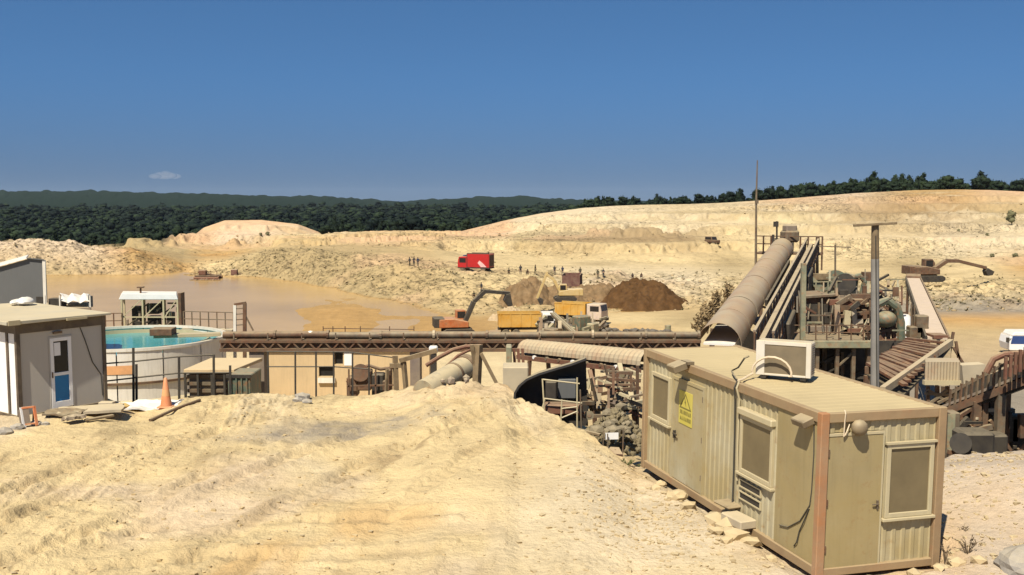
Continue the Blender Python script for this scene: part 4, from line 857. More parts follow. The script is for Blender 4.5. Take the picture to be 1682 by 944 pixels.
MB().bar(W(385, 500, d), W(404, 497, d), .12).build('crossbar', M['brown'], t, world=True)
for k in range(4): MB().bar(W(387, 507+k*9, d), W(401, 506+k*9, d), .05).build('rung', M['steel'], t, world=True)
MB().bar(W(404, 520, d), W(416, 543, d), .07).build('handrail', M['steel'], t, world=True)

# shed with white roof and the green skip in front of the tank
d = 38.5; t = thing('pump_house', 'low pump house with pale flat roof and dark slatted front right of the tank', 'pump house', W(345, 640, d)-Vector((0, 0, 2)))
x0, x1 = W(300, 560, d).x, W(405, 560, d).x; zt = W(0, 612, d).z; ztop = W(0, 590, d+2.6).z
m = MB().add([(x0, d, zt), (x1-.5, d, zt), (x1, d+2.4, zt+.06), (x0+.35, d+2.4, zt+.06), (x0, d, zt+.13), (x1-.5, d, zt+.13), (x1, d+2.4, zt+.2), (x0+.35, d+2.4, zt+.2)], [(3, 2, 1, 0), (4, 5, 6, 7), (0, 1, 5, 4), (1, 2, 6, 5), (2, 3, 7, 6), (3, 0, 4, 7)])
m.build('roof', M['plaster'], t, world=True, bevel=.015)
MB().b2((x0+.1, d+.35, -4.3), (x1-.6, d+2.2, zt-.002)).build('wall', M['dconc'], t, world=True)
for k in range(6): MB().b2((x0+.05, d+.22, zt-.25-k*.28), (x1-.75, d+.30, zt-.12-k*.28)).build('slat', M['steel'], t, world=True)
for px in (301, 322, 345, 366): x = W(px, 560, d).x; MB().bar((x, d+.1, -4.3), (x, d+.1, zt), .08).build('post', M['dark'], t, world=True)
d = 36.5; t = thing('green_skip', 'dark green dusty skip standing beside the concrete pillar under the gantry', 'skip', W(392, 645, d)-Vector((0, 0, 2)))
a, b = W(376, 616, d), W(408, 616, d)
MB().prism([(a.x, d, -4.1), (b.x, d, -4.1), (b.x+.08, d, a.z), (a.x-.05, d, a.z)], (0, 1.6, 0)).build('body', M['green'], t, world=True, bevel=.03)
for k in range(4): x = a.x+.08+k*.19; MB().bar((x, d-.03, -4.1), (x, d-.03, a.z-.08), .05).build('rib', M['green'], t, world=True)
MB().b2((a.x-.1, d-.06, a.z-.1), (b.x+.1, d+.02, a.z+.02)).build('rim', M['dark'], t, world=True)

# ================================================================ horizontal pipe gantry
GD = 42.; g0, g1 = W(366, 557, GD), W(1148, 560, GD)
gt = thing('pipe_gantry', 'long brown pipe gantry running level across the pit in front of the pond', 'gantry', (g0.x, GD, -4.2))
n = 9; zp = W(0, 550, GD).z
for k in range(n):
    a, b = g0.lerp(g1, k/n), g0.lerp(g1, (k+1)/n); a.z = b.z = zp+.02*math.sin(k*2.3)
    mm = M['brown'] if k in (0, 1) else (M['steel'] if k % 3 else M['cover'])
    MB().tube(a+Vector((.03, 0, 0)), b-Vector((.03, 0, 0)), .15, n=12).build('pipe_section', M['steel'] if k not in (0, 1) else M['brown'], gt, world=True, smooth=True)
    MB().tube(b-Vector((.07, 0, 0)), b+Vector((.03, 0, 0)), .20, n=12).build('flange', mm, gt, world=True)
za, zb = W(0, 556, GD).z, W(0, 572, GD).z
for z, s_ in ((za-.05, .12), (zb, .14)):
    for y in (GD-.45, GD+.45): MB().bar((g0.x, y, z), (g1.x, y, z), .12, s_).build('chord', M['brown'], gt, world=True)
m = MB(); nb = 30
for k in range(nb):
    xa, xb = g0.x+(g1.x-g0.x)*k/nb, g0.x+(g1.x-g0.x)*(k+1)/nb
    m.bar((xa, GD-.46, zb), ((xa+xb)/2, GD-.46, za-.05), .06).bar(((xa+xb)/2, GD-.46, za-.05), (xb, GD-.46, zb), .06).bar((xa, GD-.45, zb), (xa, GD+.45, zb), .06)
m.build('lattice', M['brown'], gt, world=True)
MB().b2((g0.x, GD-.36, zb+.08), (g1.x, GD-.34, za-.11)).build('web_plate', M['brown'], gt, world=True)
MB().b2((g0.x, GD-.33, zb+.10), (g1.x, GD+.38, zb+.16)).build('return_belt', M['dark'], gt, world=True)
for k in range(14):
    x = g0.x+.6+(g1.x-g0.x)*k/14.2; MB().bar((x, GD-.5, za+.02), (x, GD-.5, zp+.16), .05).bar((x, GD-.5, za), (x, GD+.3, za), .07).build('pipe_saddle', M['steel'], gt, world=True)
for px, w_, k in ((425, .62, 0), (683, .42, 1), (1012, .5, 2)):
    x = W(px, 560, GD).x; MB().b2((x-w_/2, GD-.42, -4.4), (x+w_/2, GD+.42, zb-.075)).build('pillar', M['dconc'], gt, world=True, bevel=.015)
a, b = W(531, 547, GD), W(592, 547, GD)
m = MB()
for px in (531, 547, 567, 592, 640, 680): q = W(px, 548, GD+.5); m.bar(q, q+Vector((0, 0, .32)), .035)
m.bar(W(531, 539, GD+.5), W(680, 541, GD+.5), .03); m.build('handrail', M['brown'], gt, world=True)
MB().ball(W(510, 547, GD), .12, 2, .0, (1.4, 1, .9)).build('valve', M['clean'], gt, world=True, label='white valve on the pipe')

# ================================================================ low beige building in the pit
d = 50.; x0, x1 = W(440, 560, d).x, W(705, 560, d).x; zt, z0 = W(0, 573, d).z, -4.3
t = thing('low_beige_building', 'low beige plastered building with two dark windows under the gantry', 'building', ((x0+x1)/2, d, z0))
XX = lambda px: W(px, 560, d).x; ZZ = lambda py: W(0, py, d).z
ops = [(549, 563, 578, 598), (523, 549, 602, 618)]
# wall cut round its openings
cuts_x = [x0, XX(523), XX(549), XX(563), x1]
m = MB()
m.b2((x0, d, z0), (XX(523), d+.25, zt)).b2((XX(523), d, z0), (XX(549), d+.25, ZZ(618))).b2((XX(523), d, ZZ(602)), (XX(549), d+.25, zt)).b2((XX(549), d, z0), (XX(563), d+.25, ZZ(598))).b2((XX(549), d, ZZ(578)), (XX(563), d+.25, zt)).b2((XX(563), d, z0), (x1, d+.25, zt))
m.b2((x0, d+.25, z0), (x0+.25, d+5, zt)).b2((x1-.25, d+.25, z0), (x1, d+5, zt)).b2((x0+.25, d+4.75, z0), (x1-.25, d+5, zt)); m.build('wall', M['plaster'], t, world=True)
MB().b2((x0-.15, d-.2, zt+.002), (x1+.15, d+5.2, zt+.16)).build('roof', M['conc'], t, world=True, bevel=.02)
for (a, b, c, e) in ops:
    f = MB().b2((XX(a), d+.12, ZZ(e)), (XX(a)+.05, d+.2, ZZ(c))).b2((XX(b)-.05, d+.12, ZZ(e)), (XX(b), d+.2, ZZ(c))).build('window', M['dark'], t, world=True); MB().b2((XX(a)+.05, d+.15, ZZ(e)), (XX(b)-.05, d+.18, ZZ(c))).build('pane', M['glass'], f, world=True)
MB().b2((XX(565), d-.03, ZZ(600)), (XX(578), d-.003, ZZ(579))).build('white_board', M['clean'], t, world=True); MB().b2((XX(522), d-.15, ZZ(628)), (XX(550), d-.003, ZZ(620))).build('window_box', M['white'], t, world=True)
d = 41.; t = thing('rusty_pump_set', 'rusty pump set with motor and pipes behind the thin black railing', 'pump', W(610, 650, d)-Vector((0, 0, 1)))
for px, a, b, w_, mm in ((580, 617, 650, .45, 'brown'), (600, 606, 640, .55, 'brown'), (622, 612, 650, .5, 'dark'), (640, 604, 652, .18, 'brown'), (634, 622, 652, .3, 'brown')):
    c = W(px, (a+b)/2, d); MB().box(c, (w_, .6, (b-a)*d/FPX)).build('pump_body', M[mm], t, world=True, bevel=.05)
MB().tube(W(592, 612, d-.4), W(592, 612, d+.4), .36, n=16).build('flywheel', M['brown'], t, world=True)
MB().path([W(570, 628, d), W(590, 604, d), W(606, 600, d), W(625, 606, d), W(650, 603, d)], .07, 8).build('pipe', M['brown'], t, world=True, smooth=True)
for px in (573, 617, 636, 652): MB().bar(W(px, 655, d-.5), W(px, 606, d-.5), .06).build('post', M['brown'], t, world=True)
MB().bar(W(570, 634, d-.5), W(655, 632, d-.5), .06).build('skid_rail', M['brown'], t, world=True)

# timber props, pipes and blocks around the middle of the yard edge
d = 30.2
def timber_prop(label, segs, cat, d, m='timber', w_=.13, name='timber_support'):
    s0 = segs[0]; t = thing(name, label, cat, W(s0[1], s0[2], d))
    for nm, a, b, c, e, k in segs: MB().bar(W(a, b, d), W(c, e, d+.06*k), w_*k).build(nm, M[m], t, world=True)
    return t
timber_prop('weathered timber post frame left of the big dusty pipe', [('post', 651, 644, 649, 584, 1), ('post', 667, 640, 663, 594, .9), ('cross_beam', 640, 600, 660, 600, 1), ('beam', 656, 592, 718, 575, 1), ('post', 634, 648, 636, 606, .6)], 'timber support', 30.4)
timber_prop('timber prop with one slanting leg right of the big dusty pipe', [('post', 783, 630, 786, 566, 1.5), ('brace', 775, 566, 780, 600, .7), ('prop', 790, 580, 817, 632, .8)], 'timber prop', 30.)
t = thing('dusty_pipe', 'big dusty steel pipe lying slantwise on the mound in the middle of the yard edge', 'pipe', W(735, 625, 30))
pa, pb = W(696, 644, 29.0), W(768, 601, 31.2)
MB().tube(pa, pb, .36, n=24, cap=True).build('pipe_body', mat('greenish_dusty_pipe', (.25, .225, .165), .7, .1, dust=.75, dust_all=.45, rust=.2), t, world=True, smooth=True)
ax_ = (pb-pa).normalized(); MB().tube(pb-ax_*.25, pb+ax_*.02, .385, n=24).build('end_collar', M['brown'], t, world=True, smooth=True); MB().tube(pb-ax_*.9, pb-ax_*.8, .372, n=24).build('pipe_band', M['brown'], t, world=True, smooth=True)
p = W(742, 638, 29.4)
for k in range(5): c = Vector((p.x+rnd.uniform(-.5, .5), p.y+rnd.uniform(-.2, .3), ground(p.x, p.y)+.1)); m = MB().ball((0, 0, 0), rnd.uniform(.07, .13), 1, .3); o = m.build('stone', M['dconc']); o.location = c; tag(o, 'dark grey stone in the rubble under the big dusty pipe', 'stone', 'stones under the dusty pipe')
slab(790, 628, 1.5, .5, .05, .5, M['rockg'], 'pale grey sheet lying right of the big dusty pipe', 'sheet', R(20), 'metal_sheet')
m = MB().path([W(700, 600, 33), W(722, 586, 33), W(745, 574, 33), W(765, 569, 33), W(790, 568, 33)], .07, 8).path([W(735, 600, 33), W(752, 584, 33), W(772, 574, 33)], .05, 8)
one('rusty_pipe_bend', m, M['red'], 'rusty red pipes curving up to the gantry above the big dusty pipe', 'pipes', smooth=True)
c = W(712, 576, 36); t = thing('floodlight_mast', 'white headed lamp on a dark stub under the gantry left of the pipe bend', 'lamp', c-Vector((0, 0, .9)))
MB().bar(c-Vector((0, 0, .9)), c, .2).build('stub', M['dark'], t, world=True); MB().box(c+Vector((0, 0, .05)), (.3, .3, .26)).build('lamp_head', M['clean'], t, world=True, bevel=.04)
d = 36; t = thing('red_bearing_frame', 'red rusty bearing frame at the left end of the ribbed cover', 'frame', W(845, 606, d))
MB().box(W(845, 603, d), (.62, .8, .12)).build('base_plate', M['red'], t, world=True); MB().box(W(836, 584, d), (.2, .7, .75)).build('grey_housing', M['olive'], t, world=True, bevel=.03)
for px in (846, 853, 860): MB().bar(W(px, 602, d), W(px-2, 572, d), .1).build('bracket', M['red'], t, world=True)
MB().prism([W(855, 606, d), W(866, 606, d), W(862, 618, d)], (0, .4, 0)).build('gusset', M['red'], t, world=True)
d = 33; m = MB().b2((W(826, 560, d).x, d, ground(W(845, 560, d).x, d)-.5), (W(868, 560, d).x, d+1.0, W(0, 603, d).z)); one('concrete_foundation', m, M['conc'], 'pale concrete foundation block beside the dark arched shelter', 'foundation block', bevel=.03)
d = 30; m = MB().b2((W(835, 560, d).x, d, -.4), (W(866, 560, d).x, d+.3, W(0, 633, d).z+.4)); 

# ribbed half round conveyor cover
t = thing('ribbed_conveyor', 'ribbed beige half round conveyor cover sloping behind the container', 'conveyor', W(960, 600, 34)-Vector((0, 0, 3)))
c0, c1 = W(864, 575, 38), W(1068, 597, 31.5); ax_ = (c1-c0).normalized(); sd_ = ax_.cross(Vector((0, 0, 1))).normalized(); up_ = sd_.cross(ax_)
L_ = (c1-c0).length; n = int(L_/.12); rows = []
for k in range(n+1):
    r_ = .40+(.028 if k % 2 else 0); c = c0.lerp(c1, k/n); rows.append([c+sd_*math.cos(a)*r_+up_*math.sin(a)*r_ for a in [math.pi*(j/10*1.05-.02) for j in range(11)]])
MB().shell(rows, .012).build('ribbed_cover', M['cover'], t, world=True)
MB().bar(c0-up_*.12, c1-up_*.12, .62, .05).build('belt', M['dark'], t, world=True)
for s_ in (-1, 1): MB().bar(c0+sd_*.4*s_-up_*.22, c1+sd_*.4*s_-up_*.22, .08, .16).build('chord', M['red'], t, world=True)
for k in range(9): c = c0.lerp(c1, (k+.5)/9)-up_*.16; MB().tube(c-sd_*.46, c+sd_*.46, .07, n=8).build('roller', M['clean'] if k % 3 == 1 else M['steel'], t, world=True)
for f_ in (.12, .5, .9):
    c = c0.lerp(c1, f_)
    for s_ in (-1, 1): MB().bar(c+sd_*.4*s_-up_*.3, Vector((c.x+sd_.x*.7*s_, c.y+sd_.y*.7*s_, -4.2)), .12).build('leg', M['brown'], t, world=True)

# dark arched shelter with its scaffold and cart
t = thing('arched_shelter', 'black arched steel shelter shell leaning open at the yard edge', 'shelter', W(900, 668, 28))
prof = [(843, 658), (844, 645), (851, 633), (864, 622), (884, 613), (910, 605), (938, 597), (962, 588)]
rows = [[W(a, b, 27.6)+Vector((.01*k, k*.13, -.012*k)) for a, b in prof] for k in range(6)]
MB().shell(rows, -.06).build('shell', mat('black_shell', (.03, .027, .025), .7, .1, dust=.7), t, world=True, smooth=True)
bk = [W(a, b, 27.6)+Vector((.05, .62, -.06)) for a, b in prof]+[W(966, 690, 27.6)+Vector((.05, .62, -.3)), W(845, 690, 27.6)+Vector((.05, .62, -.3))]
MB().prism(bk, (0, .06, 0)).build('arch_shade_plate', M['dark'], t, world=True)  # dark plate stands in for the shaded inside of the open arch
MB().prism([W(843, 658, 27.6), W(843, 690, 27.6), W(843, 690, 27.6)+Vector((.05, .62, 0)), W(843, 658, 27.6)+Vector((.05, .62, -.06))], (.04, 0, 0)).build('side_plate', M['dark'], t, world=True)
MB().box(W(931, 637, 27.9), (.5, .3, .55)).build('grey_cabinet', M['grey'], t, world=True, bevel=.02)
d = 26.6; t = thing('scaffold_frame', 'light grey scaffold frame standing before the dark arched shelter', 'scaffold', W(920, 690, d))
for a, b, c, e in ((895, 680, 891, 622), (887, 676, 895, 655), (921, 688, 923, 656), (948, 697, 948, 620), (955, 694, 953, 640)): MB().tube(W(a, b, d)-Vector((0, 0, .15)), W(c, e, d), .022, n=6).build('upright', M['steel'] if a > 950 else M['cream'], t, world=True)
for a, b, c, e in ((892, 623, 952, 630), (892, 654, 956, 662), (923, 686, 949, 675), (922, 671, 948, 668)): MB().tube(W(a, b, d), W(c, e, d), .022, n=6).build('ledger', M['cream'], t, world=True)
d = 27.; t = thing('rusty_cart', 'dark red rusty cart with a black wheel behind the scaffold frame', 'cart', W(930, 694, d))
MB().box(W(925, 670, d), (1.0, .5, .26)).build('body', M['red'], t, world=True, bevel=.03); MB().bar(W(900, 662, d), W(965, 686, d), .07).bar(W(896, 684, d), W(962, 678, d), .06).build('frame', M['red'], t, world=True)
wh = MB().tube(W(968, 682, d-.06), W(968, 682, d+.06), .125, n=18).build('wheel', M['tyre'], t, world=True); MB().tube(W(968, 682, d-.075), W(968, 682, d+.07), .06, n=14).build('rim', M['steel'], t, world=True)
MB().box(W(905, 640, d+.5), (.3, .3, .5)).build('engine_block', M['dark'], t, world=True, bevel=.03)
# scrap pile
t = thing('scrap_pile', 'tangled pile of rusty scrap bars and pipes between the arched shelter and the container', 'scrap pile', W(1000, 690, 27.5)-Vector((0, 0, .6)))
sr = random.Random(21)
for k in range(70):
    px, py = sr.uniform(962, 1052), sr.uniform(606, 690); d = 27.2+sr.uniform(0, 5)*(1-(py-606)/110); a = sr.choice([0, 0, .2, -.4, 1.3, 1.57, 1.57, 1.8]); l = sr.uniform(15, 46)
    q0, q1 = W(px-math.cos(a)*l/2, py+math.sin(a)*l/2, d), W(px+math.cos(a)*l/2, py-math.sin(a)*l/2, d+sr.uniform(-.3, .8))
    MB().bar(q0, q1, sr.uniform(.05, .15), sr.uniform(.04, .10)).build('steel_bar', M[sr.choice(['brown', 'brown', 'steel', 'red', 'dark', 'cream', 'steel'])], t, world=True)
for px, py, w_, h_, k in ((958, 652, .35, .5, 'cover'), (1008, 630, .5, .3, 'steel'), (1038, 648, .5, .35, 'conc'), (1040, 612, .5, .12, 'cream')): MB().box(W(px, py, 29.5), (w_, .1, h_), M=Euler((sr.uniform(-.5, .5), sr.uniform(-.4, .4), sr.uniform(-.5, .5))).to_matrix()).build('sheet', M[k], t, world=True)
for k in range(16):
    px, py = sr.uniform(972, 1048), sr.uniform(668, 724); d = 26.8-(py-668)/56*2.2; c = W(px, py, d); m = MB().ball(c, sr.uniform(.07, .17), 1, .3, (1.2, 1, .8), rg=sr)
    one('rubble_stone', m, bpy.data.materials['rubble_stone'] if 'rubble_stone' in bpy.data.materials else mat('rubble_stone', (.21, .17, .105), .95, var=.3, scale=4, bump=.4), 'broken stone in the rubble heap below the scrap pile', 'stone', 'rubble below the scrap pile')
m = MB(); 
for i in range(900):
    a = sr.uniform(0, 6.28); r_ = sr.random()**.5; c = Vector((W(1010, 690, 26.6).x+math.cos(a)*r_*.95, 26.5+math.sin(a)*r_*1.1, 0)); c.z = -.55+.9*(1-r_)+sr.uniform(-.1, .1); m.ball(c, sr.uniform(.03, .10), 1, .3, rg=sr)
o = m.build('rubble', mat('olive_grey_rubble', (.17, .135, .075), .95, var=.3, scale=4)); tag(o, 'mound of grey broken rubble below the scrap pile', 'rubble', kind='stuff')
one('timber_plank', MB().bar(W(932, 701, 24.9), W(986, 714, 24.4), .10, .05), M['timber'], 'weathered plank lying on the bank below the rusty cart', 'plank')
d = 24.; t = thing('broken_chair', 'broken white chair frame with dark red seat lying at the yard edge near the container', 'chair', W(1005, 748, d))
MB().box(W(1005, 716, d+.15), (.32, .03, .16), M=Matrix.Rotation(.1, 3, 'Z')).build('backrest', M['clean'], t, world=True); MB().box(W(1006, 741, d), (.42, .36, .05), M=Euler((.25, .1, .2)).to_matrix()).build('seat', M['maroon'], t, world=True)
for a, b, c, e in ((990, 740, 992, 706), (1023, 744, 1024, 704), (999, 755, 998, 712), (1019, 748, 1010, 738)): MB().tube(W(a, b, d), W(c, e, d+.05), .016, n=6).build('leg', M['steel'], t, world=True)
# stub of stair rail and posts left of the container
timber_prop('rusty pipe rack standing just left of the container', [('post', 1047, 700, 1047, 600, .7), ('post', 1036, 660, 1036, 612, .6), ('post', 1014, 640, 1014, 612, .6), ('rail', 1008, 640, 1052, 637, .8), ('rail', 1000, 622, 1052, 626, .7)], 'pipe rack', 28., 'brown', .10, 'pipe_rack')

# ================================================================ covered inclined conveyor
P0, P1 = W(1181, 557, 42), W(1284, 403, 68); ax_ = (P1-P0).normalized(); sd_ = ax_.cross(Vector((0, 0, 1))).normalized(); up_ = sd_.cross(ax_); L_ = (P1-P0).length
t = thing('covered_conveyor', 'long inclined conveyor with beige half round cover and rusty lattice side', 'conveyor', (P0.x, P0.y, -4.4))
NS = 9; tubem = mat('rust_stained_cover', (.30, .245, .17), .5, .1, var=.2, scale=.5, dust=.35, dust_all=.3, rust=.78, rustc=(.30, .17, .095), rsc=.9)
for k in range(NS):
    rows = []
    for q in (k/NS+.002, (k+1)/NS-.002):
        c = P0.lerp(P1, q); r_ = .92-.20*q+(.0 if k % 2 else .008); rows.append([c-up_*.25+sd_*math.cos(a)*r_+up_*math.sin(a)*r_*1.02 for a in [math.pi*j/16 for j in range(17)]])
    MB().shell(rows, .02).build('cover_panel', tubem, t, world=True, smooth=True)
for k in range(NS+1):
    c = P0.lerp(P1, k/NS); r_ = .925-.20*k/NS; rows = [[c+ax_*dq-up_*.25+sd_*math.cos(a)*r_+up_*math.sin(a)*r_*1.02 for a in [math.pi*j/16 for j in range(17)]] for dq in (-.05, .05)]
    if k in (0, NS) or k % 3 == 0: MB().shell(rows, -.014).build('cover_band', tubem, t, world=True, smooth=True)
MB().bar(P0-up_*.22, P1-up_*.22, 1.3, .08).build('belt', M['tarp'], t, world=True)
MB().bar(P0-up_*.4+ax_*2, P1-up_*.4, 1.5, .15).build('frame_deck', M['brown'], t, world=True)
S0, S1 = P0+sd_*1.45-up_*.15, P1+sd_*1.6-up_*.1
for o_, h_ in ((0, .55), (0, -.45), (.75, .55), (.75, -.45)):
    MB().bar(S0+sd_*o_+up_*h_, S1+sd_*o_+up_*h_, .12).build('chord', M['dconc'] if h_ > 0 else M['brown'], t, world=True)
m = MB(); nb = 22
for k in range(nb):
    a, b = k/nb, (k+1)/nb
    for o_ in (0, .75): q0, q1 = S0.lerp(S1, a)+sd_*o_, S0.lerp(S1, b)+sd_*o_; m.bar(q0+up_*-.45, q0+up_*.55, .07).bar(q0-up_*.45, q1+up_*.55, .05)
m.build('lattice', M['brown'], t, world=True)
MB().bar(S0+sd_*.37-up_*.42, S1+sd_*.37-up_*.42, .7, .05).build('walkway', M['steel'], t, world=True)
for o_ in (.30,): MB().bar(S0+sd_*o_+up_*.12, S1+sd_*o_+up_*.12, .22, .3).build('side_conveyor', M['dconc'], t, world=True)
for q in (.15, .4, .65, .9):
    c = P0.lerp(P1, q)
    for s_ in (-.9, 1.4, 2.2): b = c+sd_*s_-up_*.5; MB().bar(b, Vector((b.x+.2*s_, b.y, -5.2)), .2).build('leg', M['brown'], t, world=True)
    MB().bar(c+sd_*-.9-up_*2, c+sd_*2.2-up_*3, .12).build('brace', M['brown'], t, world=True)
cr = random.Random(17)
for k in range(46):
    q = cr.uniform(.12, .97); c = P0.lerp(P1, q)+sd_*cr.uniform(1.0, 2.4)-up_*cr.uniform(.3, .7); l = cr.uniform(1.0, 5.5); v = cr.random() < .7
    e = Vector((c.x+cr.uniform(-.15, .15), c.y+cr.uniform(-.3, .3), c.z-l)) if v else c+ax_*cr.uniform(-2.5, 2.5)-Vector((0, 0, cr.uniform(.5, 3.5)))
    MB().bar(c, e, cr.uniform(.05, .16)).build('strut', M[cr.choice(['brown', 'dark', 'steel', 'brown'])], t, world=True)
for q in (.22, .45, .68): c = P0.lerp(P1, q)+sd_*1.9-up_*1.2; MB().box(c, (1.2, 3.2, 2.0), M=Matrix((sd_, ax_, up_)).transposed()).build('dark_fill_box', M['dark'], t, world=True, bevel=.05)  # dark boxes added to darken the gaps under the lattice truss
# head end: drive, platform, railing
hd = P1+ax_*.6
MB().tube(hd-sd_*.7-up_*.1, hd+sd_*.7-up_*.1, .5, n=16).build('head_pulley', M['dark'], t, world=True)
MB().box(hd+sd_*.45+up_*.55, (1.0, 1.0, .8), rz=.2).build('drive_motor', M['steel'], t, world=True, bevel=.12); MB().box(hd+sd_*.45+up_*1.1, (.8, .7, .5), rz=.2).build('motor_cover', M['dconc'], t, world=True, bevel=.1)
MB().bar(hd-sd_*1.6-up_*.6, hd+sd_*2.6-up_*.6, 1.8, .12).build('platform', M['brown'], t, world=True)
m = None
for s_ in (-1.7, -1.2, -.7, 1.2, 1.7, 2.3, 2.6):
    b = hd+sd_*s_-ax_*.6; z0 = -.6; MB().bar(b+Vector((0, 0, z0-1.0 if s_ in (-1.7, 2.6) else z0)), b+Vector((0, 0, .65)), .09 if s_ != 2.3 else .2).build('post', M['brown'], t, world=True)
for s0, s1, z in ((-1.7, -.7, .62), (-1.7, -.7, .1), (1.2, 2.6, .62), (1.2, 2.6, .1), (-.7, 1.2, .62)): MB().bar(hd+sd_*s0-ax_*.6+Vector((0, 0, z)), hd+sd_*s1-ax_*.6+Vector((0, 0, z)), .07).build('rail', M['brown'], t, world=True)
MB().bar(P0+sd_*.97-up_*.2+ax_*9, P0+sd_*.97-up_*.2+ax_*22, .12, .3).build('side_skirt', M['dark'], t, world=True)
c = W(1244, 405, 66); m = thing('antenna_mast', 'tall thin antenna mast standing at the top of the covered conveyor', 'mast', W(1240, 470, 66)-Vector((0, 0, 4)))
MB().tube(W(1241, 520, 66), W(1242, 340, 66), .10, .07, 6).tube(W(1242, 340, 66), W(1244, 263, 66), .07, .035, 6).build('mast_pole', M['steel'], m, world=True); MB().box(W(1243, 331, 66), (.2, .2, .25)).build('clamp', M['steel'], m, world=True)
m = thing('lamp_post', 'short dark post with a small lamp at the top of the covered conveyor', 'lamp post', W(1275, 403, 68))
MB().bar(W(1276, 405, 68), W(1276, 363, 68), .10).build('pole', M['dark'], m, world=True); MB().box(W(1274.5, 368, 68), (.3, .2, .35)).build('lamp_head', M['dark'], m, world=True)
one('vent_stub', MB().bar(W(1270, 400, 68), W(1270, 385, 68), .14), M['dark'], 'short dark stub post left of the lamp at the conveyor top', 'post')

# ================================================================ pole
d = 30.; c = W(1437, 640, d); t = thing('utility_pole', 'grey utility pole with a wooden crossarm standing behind the container', 'utility pole', (c.x, d, -4.2))
zt = W(1437, 370, d).z; zs = W(1437, 425, d).z
T_, B_ = W(1437.5, 370, d), W(1437, 632, d); u_ = (B_-T_)/(T_.z-B_.z); Sx = T_+u_*(zt-zs); Bx = T_+u_*(zt+4.4)
MB().tube(Bx, Sx, .135, .118, 12).build('pole', mat('grey_pole', (.22, .20, .17), .7, var=.12, dust=.3, streak=.3), t, world=True, smooth=True)
MB().tube(Sx, T_, .118, .108, 12).build('pole_top', M['timber'], t, world=True, smooth=True)
MB().bar(W(1402, 370, d-.14), W(1473, 366, d-.14), .10, .08).build('crossarm', M['timber'], t, world=True, bevel=.01)
MB().bar(Bx+Vector((-.02, -.14, 2)), T_+Vector((-.02, -.13, -.3)), .025).build('cable', M['cable'], t, world=True)

# ================================================================ washing plant behind the container
d = 46.; t = thing('plant_deck', 'grey green steel deck on dark legs carrying the washing plant', 'steel deck', W(1365, 640, d)-Vector((0, 0, 2)))
xl, xr = W(1303, 560, d).x, W(1434, 560, d).x; zt, zb = W(0, 559, d).z, W(0, 571, d).z
MB().b2((xl, d-.15, zb), (xr, d, zt)).build('edge_beam', M['olive'], t, world=True, bevel=.02); MB().b2((xl, d, zb+.12), (xr, d+10, zt-.06)).build('deck_plate', M['steel'], t, world=True)
for px in (1310, 1345, 1378, 1405, 1430):
    for dy in (.2, 5, 9.5): x = W(px, 560, d).x; MB().bar((x, d+dy, -5), (x, d+dy, zb+.11), .16).build('leg', M['brown'] if dy > 1 else M['steel'], t, world=True)
for a, b in ((1312, 1345), (1378, 1405)): MB().bar(W(a, 600, d+.2), W(b, 575, d+.2), .08).build('brace', M['steel'], t, world=True)
MB().b2((xl, d+1.6, -5), (xr+2.4, d+1.7, zb+.1)).build('deck_shade_sheet', M['dark'], t, world=True)  # dark sheet added in place of the shade beneath the deck
for k in range(26):
    px, py = sr.uniform(1308, 1440), sr.uniform(578, 640); a = sr.choice([0, 1.57, 1.57, .5, -.5]); l = sr.uniform(10, 34); MB().bar(W(px-math.cos(a)*l, py+math.sin(a)*l, d+sr.uniform(.4, 1.4)), W(px+math.cos(a)*l, py-math.sin(a)*l, d+sr.uniform(.4, 1.4)), sr.uniform(.05, .16)).build('pipe', M[sr.choice(['brown', 'dark', 'steel', 'dark'])], t, world=True)
MB().b2((xl-.6, d+1, -5), (xl-.5, d+9, zb)).build('deck_side_shade_sheet', M['dark'], t, world=True)  # dark sheet added at the side, standing in for under-deck shade
for px in (1322, 1340, 1358, 1378, 1398, 1418): MB().bar(W(px, 559, d+.15), W(px, 533, d+.15), .05).build('rail_post', M['brown'], t, world=True)
for y in (534, 546): MB().bar(W(1305, y, d+.15), W(1425, y, d+.15), .045).build('rail', M['brown'], t, world=True)
d = 50.; t = thing('feed_hopper', 'dark brown feed hopper with a tan lip on the washing plant deck', 'hopper', W(1345, 555, d))
P = lambda px, py, dd=0: W(px, py, d+dd)
m = MB().prism([P(1319, 552), P(1372, 552), P(1375, 486), P(1316, 490)], (0, 3.2, 0)); m.build('body', M['brown'], t, world=True, bevel=.04)
MB().b2((P(1322, 530).x, d-.06, P(0, 531).z), (P(1369, 530).x, d-.005, P(0, 499).z)).build('opening', M['dark'], t, world=True)
MB().bar(P(1314, 488, -.1), P(1376, 484, -.1), .3, .14).build('lip', M['steel'], t, world=True, bevel=.02); MB().bar(P(1323, 541, -.2), P(1370, 541, -.2), .4, .45).build('feeder_tray', M['dconc'], t, world=True, bevel=.04)
for px in (1322, 1345, 1369): MB().bar(P(px, 531, -.12), P(px, 497, -.12), .10).build('stiffener', M['steel'], t, world=True)
for k in range(6): MB().bar(P(1326+k*8, 552, -.3), P(1326+k*8, 534, -.3), .06).build('rib', M['brown'], t, world=True)
d = 49.; t = thing('vibrating_screen', 'rusty vibrating screen machine with open frames right of the feed hopper', 'screening machine', W(1402, 555, d))
